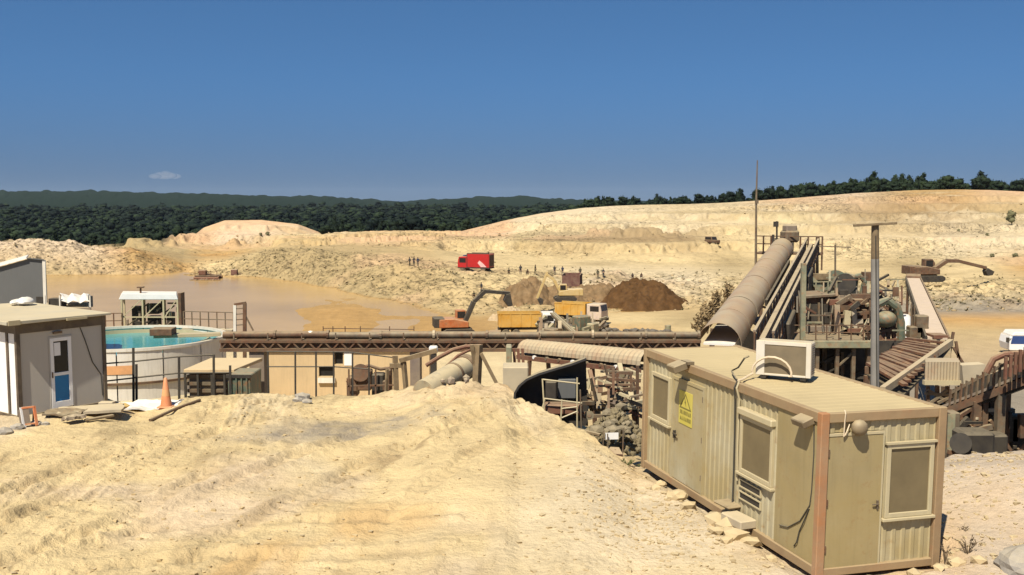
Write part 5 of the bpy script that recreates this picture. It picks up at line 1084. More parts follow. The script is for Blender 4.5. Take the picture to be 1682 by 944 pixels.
for a, b, c, e, w_, k in ((1376, 556, 1374, 500, .25, 'cover'), (1430, 556, 1430, 492, .2, 'brown'), (1374, 500, 1398, 486, .22, 'steel'), (1398, 486, 1432, 486, .2, 'brown'), (1376, 520, 1432, 512, .16, 'brown'), (1388, 556, 1392, 510, .3, 'cream'), (1404, 552, 1402, 508, .22, 'conc'), (1420, 552, 1420, 508, .2, 'brown'), (1380, 548, 1402, 540, .3, 'dark'), (1404, 528, 1430, 526, .2, 'conc'), (1404, 545, 1430, 545, .2, 'conc')): MB().bar(P(a, b, -.3), P(c, e, -.3), w_).build('frame_member', M[k], t, world=True)
MB().b2((P(1380, 530).x, d+.3, P(0, 556).z), (P(1430, 530).x, d+2.6, P(0, 492).z)).build('screen_box', M['brown'], t, world=True, bevel=.05)
for a, b, c, e in ((1407, 543, 1418, 531), (1386, 533, 1396, 513)): MB().b2((P(a, 530).x, d+.2, P(0, b).z), (P(c, 530).x, d+.29, P(0, e).z)).build('opening', M['red'], t, world=True)
MB().tube(P(1416, 537, -.35), P(1416, 537, .1), .20, n=14).build('drive_wheel', M['brown'], t, world=True)
MB().b2((P(1382, 530).x, d-.9, P(0, 559).z), (P(1408, 530).x, d-.2, P(0, 549).z)).build('white_tray', M['cream'], t, world=True, bevel=.02)
for k in range(46):
    px, py = sr.uniform(1376, 1476), sr.uniform(470, 590); a = sr.choice([0, 0, 1.57, 1.57, 1.57, .7, -.7]); l = sr.uniform(6, 22); q = d+sr.uniform(-1, 1.5); MB().bar(P(px-math.cos(a)*l, py+math.sin(a)*l, q-d), P(px+math.cos(a)*l, py-math.sin(a)*l, q-d), sr.uniform(.05, .2), sr.uniform(.05, .3)).build('machine_part', M[sr.choice(['brown', 'brown', 'red', 'steel', 'dark', 'dark', 'dconc'])], t, world=True)
d = 60.; t = thing('green_crusher', 'faded green crusher with a round drum high behind the feed hopper', 'crusher', W(1385, 500, d))
MB().tube(P(1372, 464, .0), P(1372, 464, 2.0), .75, n=20).build('drum', M['green'], t, world=True, smooth=True); MB().prism([P(1358, 455), P(1412, 452), P(1408, 482), P(1366, 484)], (0, 2.2, 0)).build('housing', M['green'], t, world=True, bevel=.08)
MB().tube(P(1388, 466, -.4), P(1388, 466, -.1), .62, n=20).build('flywheel', M['dark'], t, world=True); MB().path([P(1398, 456, -.2), P(1412, 452, -.2), P(1420, 462, -.2), P(1416, 482, -.2)], .16, 8).build('duct', M['green'], t, world=True, smooth=True)
MB().bar(P(1318, 446, 0), P(1350, 477, 0), .5, .4).build('chute', M['olive'], t, world=True); MB().bar(P(1310, 484, 0), P(1420, 480, 0), .3, .25).build('support_beam', M['olive'], t, world=True); MB().bar(P(1335, 454, 0), P(1362, 454, 0), .3, .35).build('brown_beam', M['timber'], t, world=True)
for px in (1328, 1352, 1378, 1405): MB().bar(P(px, 640, .5), P(px, 478, .5), .25).build('leg', M['brown'], t, world=True)
for px in (1340, 1360, 1374, 1400): MB().bar(P(px, 480, -.3), P(px, 462, -.3), .08).build('rail_post', M['olive'], t, world=True)
MB().bar(P(1336, 463, -.3), P(1404, 461, -.3), .07).build('rail', M['olive'], t, world=True); MB().box(P(1425, 454, 0), (.6, .5, .55)).build('control_box', M['brown'], t, world=True)
d = 44.; t = thing('lamp_column', 'grey green steel column standing at the left end of the plant deck', 'column', W(1319, 560, d))
MB().bar(W(1318, 560, d), W(1320, 432, d), .2).build('column', M['olive'], t, world=True)
d = 56.; t = thing('slim_post', 'thin dark pole with a crossarm standing behind the feed hopper', 'post', W(1372, 480, d))
MB().bar(W(1372, 490, d), W(1372, 402, d), .08).bar(W(1344, 404, d), W(1398, 406, d), .05).build('pole', M['steel'], t, world=True)
d = 48.; t = thing('slurry_pump', 'green domed slurry pump on rusty pipework right of the grey pole', 'pump', W(1458, 600, d)-Vector((0, 0, 2)))
MB().ball(P(1455, 524), .5, 3, 0, (1, 1, .8)).build('dome', M['green'], t, world=True, smooth=True); MB().path([P(1440, 500), P(1458, 493), P(1474, 505), P(1480, 530), P(1480, 560)], .20, 8).build('pipe', M['green'], t, world=True, smooth=True)
for px in (1441, 1450, 1459, 1468, 1478): MB().bar(P(px, 640, .2), P(px+(px % 3-1)*3, 525, .2), .16).build('leg', M['brown' if px % 2 else 'red'], t, world=True)
for y, k in ((545, 'brown'), (562, 'red'), (582, 'brown'), (596, 'red')): MB().bar(P(1436, y, .1), P(1484, y-6, .1), .14).build('beam', M[k], t, world=True)
for a, b in ((1440, 550), (1462, 540), (1448, 575), (1470, 570), (1456, 590)): MB().box(P(a, b, .4), (.5, .5, .5), rz=a).build('valve_box', M['brown'], t, world=True, bevel=.05)
d = 52.; t = thing('white_tank', 'small white upright tank standing beside the slurry pump', 'tank', W(1482, 570, d)-Vector((0, 0, 1)))
MB().lathe([(0.001, 0), (.42, 0), (.42, 1.55), (.30, 1.7), (.001, 1.72)], c=P(1481, 570), n=20).build('tank_body', M['clean'], t, world=True, smooth=True); MB().tube(P(1481, 520), P(1481, 512), .08).build('cap', M['steel'], t, world=True)
for px in (1497, 1502): MB().bar(P(px, 580, -2), P(px, 500, -2), .06).build('guide_pipe', M['steel'], t, world=True)
for k, (px, py, w_, h_) in enumerate(((1503, 545, .7, .6), (1512, 532, .6, .9), (1517, 548, .6, .5), (1466, 520, .5, 1.2))): c = W(px, py, 50); one('machine_cabinet', MB().box(c, (w_, .6, h_)), M['steel' if k != 2 else 'cream'], ['grey steel cabinet right of the white tank', 'taller grey cabinet under the pale belt conveyor', 'small cream cabinet beside the foot of the pale belt conveyor', 'grey steel cabinet half hidden behind the green domed pump'][k], 'cabinet', 'cabinets by the pale belt conveyor', bevel=.05)

d = 47.; t = thing('pipe_rack', 'tangled rack of rusty pipes, rails and struts round the screening machine', 'pipe rack', W(1400, 640, d)-Vector((0, 0, 2)))
for k in range(90):
    px, py = sr.uniform(1304, 1490), sr.uniform(452, 600); a = sr.choice([0, 0, 1.57, 1.57, 1.57, 1.57, .5, -.5, 1.1]); l = sr.uniform(8, 34); q = d+sr.uniform(-2, 9)*(1-(py-452)/200)
    if 1428 < px < 1446: continue
    MB().bar(W(px-math.cos(a)*l/2, py+math.sin(a)*l/2, q), W(px+math.cos(a)*l/2, py-math.sin(a)*l/2, q+sr.uniform(0, .5)), sr.uniform(.04, .13)).build('strut', M[sr.choice(['brown', 'brown', 'dark', 'steel', 'red', 'olive'])], t, world=True)
for k in range(9):
    px = 1312+k*19; MB().path([W(px, sr.uniform(470, 500), d+3), W(px+sr.uniform(-6, 6), 530, d+2), W(px+sr.uniform(-14, 14), 590, d+1)], .05, 6).build('hose', M['dark'], t, world=True)
# pale belt conveyor
a, b = W(1500, 457, 75), W(1540, 556, 47); t = thing('pale_belt_conveyor', 'pale belt conveyor with black side running up to the left behind the slatted chute', 'conveyor', (b.x, b.y, -5))
ax_ = (a-b).normalized(); sd_ = ax_.cross(Vector((0, 0, 1))).normalized(); up_ = sd_.cross(ax_)
MB().bar(b, a, .86, .10).build('belt', M['belt'], t, world=True)
for s_ in (-.50, .50): MB().bar(b+sd_*s_-up_*.12, a+sd_*s_-up_*.12, .09, .45).build('side_frame', M['dark'] if s_ < 0 else M['brown'], t, world=True)
MB().tube(a-sd_*.5+up_*.05, a+sd_*.5+up_*.05, .3, n=14).build('head_pulley', M['brown'], t, world=True); MB().box(b+up_*.08+ax_*.4, (.7, .9, .16)).build('tail_guard', M['red'], t, world=True)
for q in (.25, .55, .85):
    for s_ in (-.5, .5): c = b.lerp(a, q)+sd_*s_-up_*.3; MB().bar(c, (c.x, c.y, -6.5), .14).build('leg', M['brown'], t, world=True)

# slatted chute, red brown
Q = [W(1492, 556, 45), W(1558, 563, 43), W(1484, 634, 37.4), W(1424, 600, 40)]
t = thing('slatted_chute', 'red brown slatted chute sloping down to the left behind the container', 'chute', Vector((Q[2].x, Q[2].y, -4)))
N_ = 15; slatm = mat('red_brown_slat', (.085, .032, .02), .75, var=.35, scale=2, dust=.22, dust_all=.1, rust=.3)
for k in range(N_):
    q = (k+.5)/N_; MB().bar(Q[0].lerp(Q[3], q)+Vector((0, 0, sr.uniform(-.05, .05))), Q[1].lerp(Q[2], q)+Vector((0, 0, sr.uniform(-.05, .05))), .24, .10).build('slat', slatm, t, world=True)
MB().bar(Q[0]-Vector((0, 0, .2)), Q[3]-Vector((0, 0, .2)), .16, .3).build('side_beam', M['brown'], t, world=True)
MB().bar(W(1562, 562, 43), W(1450, 641, 36.8), .2, .28).build('side_beam', M['cover'], t, world=True, label='pale dusty side beam')
MB().add([q-Vector((0, 0, .35)) for q in Q]+[q-Vector((0, 0, .45)) for q in Q], [(0, 1, 2, 3), (7, 6, 5, 4), (0, 4, 5, 1), (1, 5, 6, 2), (2, 6, 7, 3), (3, 7, 4, 0)]).build('bed_plate', M['dark'], t, world=True)
for q in Q: MB().bar(q-Vector((0, 0, .4)), (q.x, q.y, -4.8), .18).build('leg', M['brown'], t, world=True)
MB().bar(W(1556, 572, 43), W(1552, 640, 40), .3).build('column', M['steel'], t, world=True)
for a_, b_, c_, e_ in ((1556, 600, 1566, 545), (1575, 590, 1570, 560), (1566, 570, 1584, 600)): MB().bar(W(a_, b_, 43), W(c_, e_, 43), .10).build('rail', M['brown'], t, world=True)

# corrugated box and steelwork under it
d = 33.; t = thing('corrugated_bin', 'beige corrugated bin on steelwork beside the slatted chute', 'bin', W(1550, 660, d))
xl, xr = W(1522, 560, d).x, W(1578, 560, d).x; z1, z0 = W(0, 594, d).z, W(0, 624, d).z
n = 22; rows = [[(xl+(xr-xl)*k/n, d-(.03 if k % 2 else 0), z) for k in range(n+1)] for z in (z0, z1)]
MB().shell(rows, .02).build('corrugated_front', M['cover'], t, world=True); MB().prism([(xl, d+.03, z0), (xr, d+.03, z0), (xr, d+.03, z1-.02), (xl, d+.03, z1-.02)], (.35, .9, 0)).build('body', M['cover'], t, world=True)
MB().b2((xl-.05, d-.10, z0-.15), (xr+.03, d+.1, z0-.005)).build('lower_trim', M['cream'], t, world=True)
for px in (1524, 1540, 1556, 1574): MB().bar(W(px, 634, d+.3), W(px, 760, d+.3), .10).build('leg', M['brown'], t, world=True)
for a, b, c, e in ((1524, 640, 1556, 660), (1556, 640, 1524, 665), (1520, 646, 1580, 650), (1540, 662, 1582, 640)): MB().bar(W(a, b, d+.2), W(c, e, d+.25), .09).build('brace', M['steel'], t, world=True)
d = 34.5; m = MB().prism([W(1580, 600, d), W(1618, 598, d), W(1622, 632, d), W(1584, 640, d)], (0, .5, 0)); one('dusty_plate', m, M['conc'], 'dusty plain plate standing right of the corrugated bin', 'plate')

# raised conveyor trestle on the right
d = 31.; t = thing('trestle_conveyor', 'raised conveyor with slatted side walls on dark trestle legs at the right edge', 'conveyor', W(1625, 660, d)-Vector((0, 0, 4)))
tl, tr_ = W(1562, 645, 32), W(1750, 545, 29.5); bl, br = W(1558, 674, 32), W(1750, 600, 29.5)
for k in range(21):
    q = k/20; MB().bar(bl.lerp(br, q), tl.lerp(tr_, q)+Vector((0, 0, .12)), .10, .05).build('slat', M['steel' if k % 2 else 'brown'], t, world=True)
MB().bar(tl, tr_, .07, .09).build('top_rail', M['steel'], t, world=True); MB().bar(bl, br, .16, .22).build('bottom_chord', M['brown'], t, world=True)
off = Vector((.5, 1.5, .0)); MB().bar(bl+off*.5, br+off*.5, 1.4, .08).build('belt', M['dconc'], t, world=True); MB().bar(bl+off, br+off, .16, .5).build('far_chord', M['dark'], t, world=True)
MB().bar(bl+off*.5-Vector((0, 0, .25)), br+off*.5-Vector((0, 0, .25)), 1.3, .3).build('under_frame', M['dark'], t, world=True)
MB().b2((bl.x+.2, 33.6, -4.3), (br.x, 33.7, bl.z-.1)).build('trestle_shade_sheet', M['dark'], t, world=True)  # dark sheet added behind the legs to stand for shade under the trestle
for px, d_ in ((1574, 32), (1588, 31.5), (1612, 31), (1626, 31), (1652, 30.5), (1660, 31.5)):
    z = bl.lerp(br, (px-1558)/192).z-.1; c = W(px, 700, d_); MB().bar((c.x, d_+.4, -4.4), (c.x, d_+.4, z), .17 if px % 4 else .24).build('leg', M['brown'] if px != 1652 else M['steel'], t, world=True)
for a, b, c, e in ((1574, 740, 1612, 690), (1612, 740, 1574, 690), (1588, 700, 1626, 700), (1626, 690, 1660, 740), (1600, 720, 1655, 716), (1565, 690, 1600, 668)): MB().bar(W(a, b, 31.4), W(c, e, 31.5), .10).build('brace', M['brown'], t, world=True)
for k in range(7): c = W(1652+k*8, 598-k*4, 30); MB().bar(c-Vector((0, 0, .45)), c+Vector((0, 0, .22)), .08).build('red_slat', M['red'], t, world=True)
MB().path([W(1620, 612, 30.5), W(1632, 590, 30.5), W(1650, 582, 30.5), W(1690, 580, 30.2)], .10, 8).build('red_pipe', M['red'], t, world=True, smooth=True)
for k in range(34):
    px, py = sr.uniform(1562, 1690), sr.uniform(668, 748); a = sr.choice([0, .2, 1.57, 1.57, .8, -.8]); l = sr.uniform(10, 40); q = sr.uniform(30.8, 33); z = bl.lerp(br, (px-1558)/192).z
    q0, q1 = W(px-math.cos(a)*l/2, py+math.sin(a)*l/2, q), W(px+math.cos(a)*l/2, py-math.sin(a)*l/2, q)
    if max(q0.z, q1.z) < z: MB().bar(q0, q1, sr.uniform(.06, .2)).build('strut', M[sr.choice(['brown', 'dark', 'dark', 'steel'])], t, world=True)
for px, py, w_, h_ in ((1640, 700, 1.0, .9), (1672, 712, .8, 1.2), (1618, 742, .9, .5), (1590, 690, .6, .8)): MB().box(W(px, py, 32.2), (w_, .8, h_)).build('machine_box', M['dark'], t, world=True, bevel=.05)
d = 29.; t = thing('dark_motor', 'black motor block on a skid under the trestle conveyor', 'motor', W(1600, 758, d))
MB().box(W(1598, 725, d), (.95, .8, .7)).build('motor_body', M['dark'], t, world=True, bevel=.08); MB().tube(W(1578, 728, d-.5), W(1578, 728, d-.3), .3, n=16).build('fan_cover', M['dark'], t, world=True)
for y in (-.45, .45): MB().bar(W(1568, 748, d)+Vector((0, y, 0)), W(1640, 758, d)+Vector((0, y, 0)), .12).build('skid', M['brown'], t, world=True)
MB().box(W(1632, 735, d+.8), (.6, .6, .9)).build('gearbox', M['dark'], t, world=True, bevel=.06)
d = 30.5; t = thing('cable_cabinet', 'narrow grey cabinet standing between the container and the trestle legs', 'cabinet', W(1562, 755, d)); MB().box(W(1562, 715, d), (.3, .5, 1.5)).build('cabinet_body', M['steel'], t, world=True, bevel=.02); MB().box(W(1562, 712, d-.27), (.22, .03, 1.2)).build('cabinet_door', M['olive'], t, world=True)
for k in range(16):
    px, py = sr.uniform(1560, 1625), sr.uniform(664, 735); a = sr.choice([0, .3, 1.57, 1.3, -.6]); l = sr.uniform(12, 30); d_ = sr.uniform(30.5, 33.5)
    one('steel_bar', MB().bar(W(px-math.cos(a)*l/2, py+math.sin(a)*l/2, d_), W(px+math.cos(a)*l/2, py-math.sin(a)*l/2, d_+.4), sr.uniform(.05, .12)), M[sr.choice(['brown', 'steel', 'conc', 'dark'])], 'rusty steel bar among the scrap under the trestle conveyor', 'steel bar', 'scrap bars under the trestle conveyor')
p = W(1566, 772, 21.8); m = MB().box((0, 0, 0), (.75, .5, .02), M=Euler((.25, -.3, .3)).to_matrix()); o = m.build('metal_sheet', M['belt']); o.location = p+Vector((0, 0, .03)); tag(o, 'pinkish metal sheet lying at the gravel edge right of the container', 'metal sheet')
p = G(1672, 925, .2); m = MB().ball((0, 0, 0), .55, 3, .08, (1, .9, .55)); o = m.build('boulder', M['rockg'], smooth=False); o.location = (p.x+.25, p.y, ground(p.x, p.y)+.05); tag(o, 'dark grey boulder half out of frame at the lower right corner', 'boulder')

# ================================================================ vehicles
def wheel(t, c, r, w_, axis, m=None):
    c = Vector(c); a = Vector(axis).normalized(); o = MB().tube(c-a*w_/2, c+a*w_/2, r, n=16).build('wheel', M['tyre'], t); MB().tube(c-a*(w_/2+.015), c+a*(w_/2+.015), r*.5, n=12).build('rim', m or M['steel'], o)
def tipper(name, label, loc, rz, body, cab, ln=4.6, cabl=1.7, w_=2.4, bodym='yel', high=1.5):
    """nose along +x"""
    t = thing(name, label, 'tipper truck', loc, rz, 'tipper trucks'); x1 = ln
    b = MB().prism([(0, -w_/2, 1.25), (x1, -w_/2, 1.25), (x1, -w_/2, 1.25+high), (-.1, -w_/2, 1.25+high)], (0, .06, 0)).prism([(0, w_/2-.06, 1.25), (x1, w_/2-.06, 1.25), (x1, w_/2-.06, 1.25+high), (-.1, w_/2-.06, 1.25+high)], (0, .06, 0)).b2((0, -w_/2+.06, 1.25), (x1, w_/2-.06, 1.33)).b2((x1-.06, -w_/2+.06, 1.33), (x1, w_/2-.06, 1.35+high))
    bo = b.build('tipper_body', body, t)
    for k in range(5):
        for s_ in (-1, 1): MB().b2((.1+k*(x1-.25)/4, s_*w_/2-.05, 1.3), (.2+k*(x1-.25)/4, s_*w_/2+.05, 1.25+high)).build('rib', body, bo)
    for s_ in (-1, 1): MB().b2((-.1, s_*(w_/2)-.05, 1.25+high), (x1, s_*(w_/2)+.06, 1.37+high)).build('top_rim', body, bo)
    MB().prism([(-.02, -w_/2+.07, 1.3), (-.08, -w_/2+.07, 1.25+high)], (0, 0, 0)) if False else MB().b2((-.06, -w_/2+.07, 1.3), (0, w_/2-.07, 1.2+high)).build('tailgate', body, t)
    MB().b2((-.1, -.45, .85), (x1+cabl, .45, 1.15)).build('chassis', M['dark'], t)
    cx = x1+.15; co = MB().prism([(cx, -w_/2+.05, .8), (cx+cabl, -w_/2+.05, .8), (cx+cabl, -w_/2+.05, 1.9), (cx+cabl-.2, -w_/2+.05, 2.85), (cx, -w_/2+.05, 2.85)], (0, w_-.1, 0)).build('cab', cab, t, bevel=.06)
    MB().add([(cx+cabl+.01, -w_/2+.2, 1.95), (cx+cabl+.01, w_/2-.2, 1.95), (cx+cabl-.16, w_/2-.2, 2.72), (cx+cabl-.16, -w_/2+.2, 2.72)], [(0, 1, 2, 3)]).build('windscreen', M['glass'], co)
    for s_ in (-1, 1): MB().b2((cx+.5, s_*(w_/2-.045)-.01, 1.9), (cx+cabl-.35, s_*(w_/2-.045)+.01, 2.6)).build('side_window', M['glass'], co)
    MB().b2((cx+cabl-.02, -w_/2, .6), (cx+cabl+.12, w_/2, .95)).build('bumper', M['dark'], t)
    for s_ in (-1, 1): MB().b2((cx+cabl+.1, s_*.9-.15, .98), (cx+cabl+.06+.05, s_*.9+.15, 1.15)).build('headlight', M['clean'], t)
    for x in (.8, 2.0, cx+.8):
        for s_ in (-1, 1): wheel(t, (x, s_*(w_/2-.2), .5), .5, .35, (0, 1, 0))
    return t
p = hit(819, 553, 100); tipper('tipper_truck', 'yellow tipper truck with white cab on the left behind the gantry', (p.x, p.y, p.z), R(4), M['yel'], M['clean'], 4.9, 1.6)
p = hit(918, 530, 110); tipper('tipper_truck', 'yellow tipper truck with pinkish white cab on the right beyond the small grey conveyor', tuple(p), R(-28), M['yel'], mat('pinkish_cab', (.46, .37, .32), .5, dust=.6, dust_all=.5), 4.4, 2.1)
p = W(938, 480, 166); tipper('tipper_truck', 'maroon tipper truck seen from behind on the brown soil above the diggers', (p.x, 166, p.z-.35), R(82), M['maroon'], M['maroon'], 4.6, 1.7, 2.9, high=1.9)

# fire engine
c0 = hit(785, 445, 150)
ft = thing('fire_engine', 'red fire engine with roller shutters and white pattern parked on the terrace', 'fire engine', (c0.x, c0.y, c0.z), R(157))
L_, Wd = 4.7, 2.45    # nose along +x, body from -2.6
MB().b2((-2.9, -Wd/2, .75), (1.7, Wd/2, 3.35)).build('body', M['firered'], ft, bevel=.05)
co = MB().prism([(1.8, -Wd/2, .6), (3.75, -Wd/2, .6), (3.75, -Wd/2, 1.7), (3.5, -Wd/2, 2.75), (1.8, -Wd/2, 2.85)], (0, Wd, 0)).build('cab', M['firered'], ft, bevel=.06)
MB().add([(3.765, -1.0, 1.72), (3.765, 1.0, 1.72), (3.53, 1.0, 2.62), (3.53, -1.0, 2.62)], [(0, 1, 2, 3)]).build('windscreen', M['glass'], co)
for s_ in (-1, 1):
    MB().b2((2.0, s_*(Wd/2)-.01, 1.6), (3.35, s_*(Wd/2)+.012, 2.5)).build('side_window', M['glass'], co)
    for k in range(3): MB().b2((-2.6+k*1.4, s_*(Wd/2)-.01, 1.2), (-2.6+k*1.4+1.2, s_*(Wd/2)+.02, 2.9)).build('roller_shutter', M['firered'], ft)
    MB().prism([(-2.4, s_*(Wd/2+.025), .85), (-1.2, s_*(Wd/2+.025), .85), (-.5, s_*(Wd/2+.025), 1.6), (-.9, s_*(Wd/2+.025), 2.1), (-1.7, s_*(Wd/2+.025), 1.5)], (0, .012*s_, 0)).build('white_pattern', mat('pinkish_white_print', (.60, .38, .34), .5), ft)
    MB().b2((-2.9, s_*(Wd/2)-.04, 3.35), (1.7, s_*(Wd/2)+.02, 3.47)).build('roof_rail', M['dark'], ft)
    MB().b2((1.68, s_*(Wd/2)-.02, .75), (1.79, s_*(Wd/2)+.01, 3.4)).build('frame_post', M['dark'], ft)
    for x in (-1.6, 2.75): wheel(ft, (x, s_*(Wd/2-.2), .5), .5, .35, (0, 1, 0))
MB().b2((-2.94, -1.0, 1.0), (-2.89, 1.0, 3.1)).build('rear_shutter', M['brown'], ft); MB().b2((-2.95, -Wd/2, .55), (3.7, Wd/2, .74)).build('skirt', M['dark'], ft)
MB().b2((2.4, -.8, 2.86), (2.8, .8, 3.02)).build('light_bar', M['bluev'], ft); MB().b2((-2.2, -.5, 3.36), (1.2, .2, 3.55)).build('ladder', M['steel'], ft)

def digger(label, loc, rz, s_, mbody, mboom, pts, group='diggers by the brown soil', cat='excavator', parts=True, counter=M['dark'], th=1.0):
    """nose along +x; pts: boom foot, elbow, stick end, bucket tip in local x,z metres"""
    t = thing('excavator', label, cat, loc, rz, group); t.scale = (s_, s_, s_)
    for y in (-1.15, 1.15):
        o = MB().prism([(-1.9, y-.27, .25), (-1.5, y-.27, 0), (1.5, y-.27, 0), (1.9, y-.27, .25), (1.9, y-.27, .62), (1.5, y-.27, .85), (-1.5, y-.27, .85), (-1.9, y-.27, .62)], (0, .54, 0)).build('track', M['dark'], t, bevel=.03)
    MB().b2((-1.0, -.9, .4), (1.0, .9, .95)).build('undercarriage', M['dark'], t)
    MB().prism([(-2.4, -1.3, 1.0), (1.2, -1.3, 1.0), (1.2, -1.3, 1.7), (-.6, -1.3, 2.1), (-2.4, -1.3, 2.05)], (0, 2.6, 0)).build('upper_body', mbody, t, bevel=.08); MB().b2((-3.0, -1.25, 1.02), (-1.7, 1.25, 2.16)).build('counterweight', counter, t, bevel=.06)
    co = MB().prism([(-.2, .25, 1.72), (1.3, .25, 1.72), (1.25, .25, 2.5), (.9, .25, 3.0), (-.2, .25, 3.0)], (0, 1.0, 0)).build('cab', mbody, t, bevel=.05)
    MB().add([(1.31, .35, 1.85), (1.31, 1.15, 1.85), (1.02, 1.15, 2.85), (1.02, .35, 2.85)], [(0, 1, 2, 3)]).build('windscreen', M['glass'], co)
    for y in (.24, 1.26): MB().b2((0, y-.005, 2.0), (.95, y+.005, 2.8)).build('side_window', M['glass'], co)
    P_ = [Vector((x, -.25, z)) for x, z in pts]
    bm = MB(); q = P_[0].lerp(P_[1], .5)+Vector((-.25*(P_[1].z-P_[0].z)/6, 0, .55))
    bm.bar(P_[0], q, .5, .8*th, up=(0, 1, 0)).bar(q, P_[1], .48, .7*th, up=(0, 1, 0)).build('boom', mboom, t, bevel=.04)
    MB().bar(P_[1]+(P_[1]-P_[2]).normalized()*.5, P_[2], .4, .55*th, up=(0, 1, 0)).build('stick', mboom, t, bevel=.03)
    v = (P_[3]-P_[2]); n = Vector((v.z, 0, -v.x)).normalized()
    MB().prism([P_[2]+Vector((0, -.5, 0)), P_[3]+Vector((0, -.5, 0)), P_[3]+n*.55+Vector((0, -.5, 0)), P_[2]+v*.45+n*.95+Vector((0, -.5, 0)), P_[2]+n*.5+Vector((0, -.5, 0))], (0, 1.0, 0)).build('bucket', M['dark'], t, bevel=.03)
    MB().tube(Vector((.9, -.25, 1.5)), q+Vector((0, 0, -.1)), .09, n=8).build('boom_cylinder', M['steel'], t); MB().tube(q+Vector((0, 0, .25)), P_[1]+(P_[1]-P_[2]).normalized()*.45, .08, n=8).build('stick_cylinder', M['steel'], t)
    return t
z = ground(W(752, 560, 123).x, 123); digger('orange excavator with dark arched boom at the left of the brown soil', (W(752, 560, 123).x, 123, z-.05), R(10), 1.0, M['exo'], M['dark'], [(.9, 1.7), (3.3, 5.3), (6.4, 5.0), (6.7, 3.5)], th=1.25)
p = W(928, 494, 148); digger('dusty yellow excavator with bent boom below the maroon tipper', (p.x, 148, p.z), R(183), .85, M['exy'], M['exy'], [(.9, 1.7), (3.2, 4.6), (4.8, .4), (4.3, -.7)], counter=M['exy'])
p = W(1522, 463, 150); digger('rusty brown excavator with its boom stretched out low to the right on the gravel bank', (p.x, 150, p.z+.1), R(6), 1.1, M['brown'], M['brown'], [(.9, 1.7), (4.2, 2.75), (8.2, 1.8), (9.2, 1.3)], counter=M['brown'])

# car on the pale slope and the minibus at the right edge
p = on_ground(1170, 275); t = thing('jeep', 'dark jeep parked high on the pale slope left of the antenna mast', 'jeep', (p.x, 275, p.z), R(-60)); t.scale = (1.08,)*3
MB().b2((-2.0, -.9, .5), (2.0, .9, 1.2)).build('body', M['brown'], t, bevel=.08); co = MB().prism([(-1.9, -.85, 1.2), (.9, -.85, 1.2), (.5, -.85, 2.0), (-1.8, -.85, 2.0)], (0, 1.7, 0)).build('cabin', M['brown'], t, bevel=.06)
MB().add([(.91, -.75, 1.25), (.91, .75, 1.25), (.55, .75, 1.93), (.55, -.75, 1.93)], [(0, 1, 2, 3)]).build('windscreen', M['glass'], co)
for s_ in (-1, 1):
    MB().b2((-1.6, s_*.855-.01, 1.3), (.4, s_*.855+.01, 1.85)).build('side_window', M['glass'], co)
    for x in (-1.25, 1.3): wheel(t, (x, s_*.8, .4), .4, .25, (0, 1, 0))
p = W(1650, 579, 84); t = thing('minibus', 'white minibus with dark blue window band entering from the right edge', 'minibus', (p.x, 84, ground(p.x, 84)), R(-4))
MB().prism([(0, -1.0, .4), (5.6, -1.0, .4), (5.6, -1.0, 1.62), (.02, -1.0, 1.62), (-.12, -1.0, 1.0)], (0, 2.0, 0)).build('body', M['clean'], t, bevel=.06); MB().b2((.05, -1.0, 1.62), (5.6, 1.0, 1.63)).build('roof_panel', M['clean'], t)
MB().prism([(.05, -1.01, .95), (5.5, -1.01, .95), (5.5, -1.01, 1.62), (.2, -1.01, 1.62)], (0, 2.02, 0)).build('window_band', M['bluev'], t); MB().prism([(.15, -1.0, 1.632), (5.6, -1.0, 1.632), (5.6, -1.0, 1.95), (.35, -1.0, 1.95)], (0, 2.0, 0)).build('roof', M['clean'], t, bevel=.05)
for x in (1.0, 4.4):
    for s_ in (-1, 1): wheel(t, (x, s_*.85, .36), .36, .25, (0, 1, 0))
MB().b2((-.35, -1.25, 1.1), (-.15, -1.05, 1.5)).bar((.1, -1.0, 1.4), (-.2, -1.12, 1.35), .04).build('wing_mirror', M['dark'], t)

# ================================================================ soil heaps and small plant by the diggers
def heap(label, px, d, top, base, rx, ry, seed, m, cat='soil heap', name='soil_heap', skew=0, n=76):
    zt, z0 = W(px, top, d).z, W(px, base, d-ry*.5).z; x0 = W(px, 560, d).x; H_ = zt-z0+1.0; rows = []
    u = np.linspace(-1, 1, n); X_, Y_ = np.meshgrid(u, u); rr = np.sqrt(X_**2+Y_**2); rr = rr*(1+.26*fbm(X_*2.4+seed, Y_*2.4, 3, seed))
    Z_ = np.clip(1-rr, -.2, 1); Z_ = np.where(Z_ > .6, .6+(Z_-.6)*.3, Z_)/.72; Z_ = Z_*H_+H_*(.16*fbm(X_*3.2, Y_*3.2, 4, seed+3)+.10*fbm(X_*13, Y_*13, 3, seed+7))*np.clip(1.15-rr, 0, 1)*1.3
    V = [(x0+X_[i, j]*rx+skew*max(0, Z_[i, j])/H_, d+Y_[i, j]*ry, z0-1.0+Z_[i, j]) for i in range(n) for j in range(n)]
    mb = MB().add(V, [(i*n+j, i*n+j+1, (i+1)*n+j+1, (i+1)*n+j) for i in range(n-1) for j in range(n-1) if min(rr[i, j], rr[i+1, j+1], rr[i+1, j], rr[i, j+1]) < 1.08])
    used = sorted({k for f in mb.f for k in f}); mp_ = {k: i for i, k in enumerate(used)}; mb.v = [mb.v[k] for k in used]; mb.f = [[mp_[k] for k in f] for f in mb.f]
    return one(name, mb, m, label, cat, 'soil heaps by the diggers' if 'soil' in cat else None, smooth=True)
heap('large dark brown soil heap with two crouching people behind its top', 1050, 160, 457, 522, 9.2, 10, 3, M['heap'])
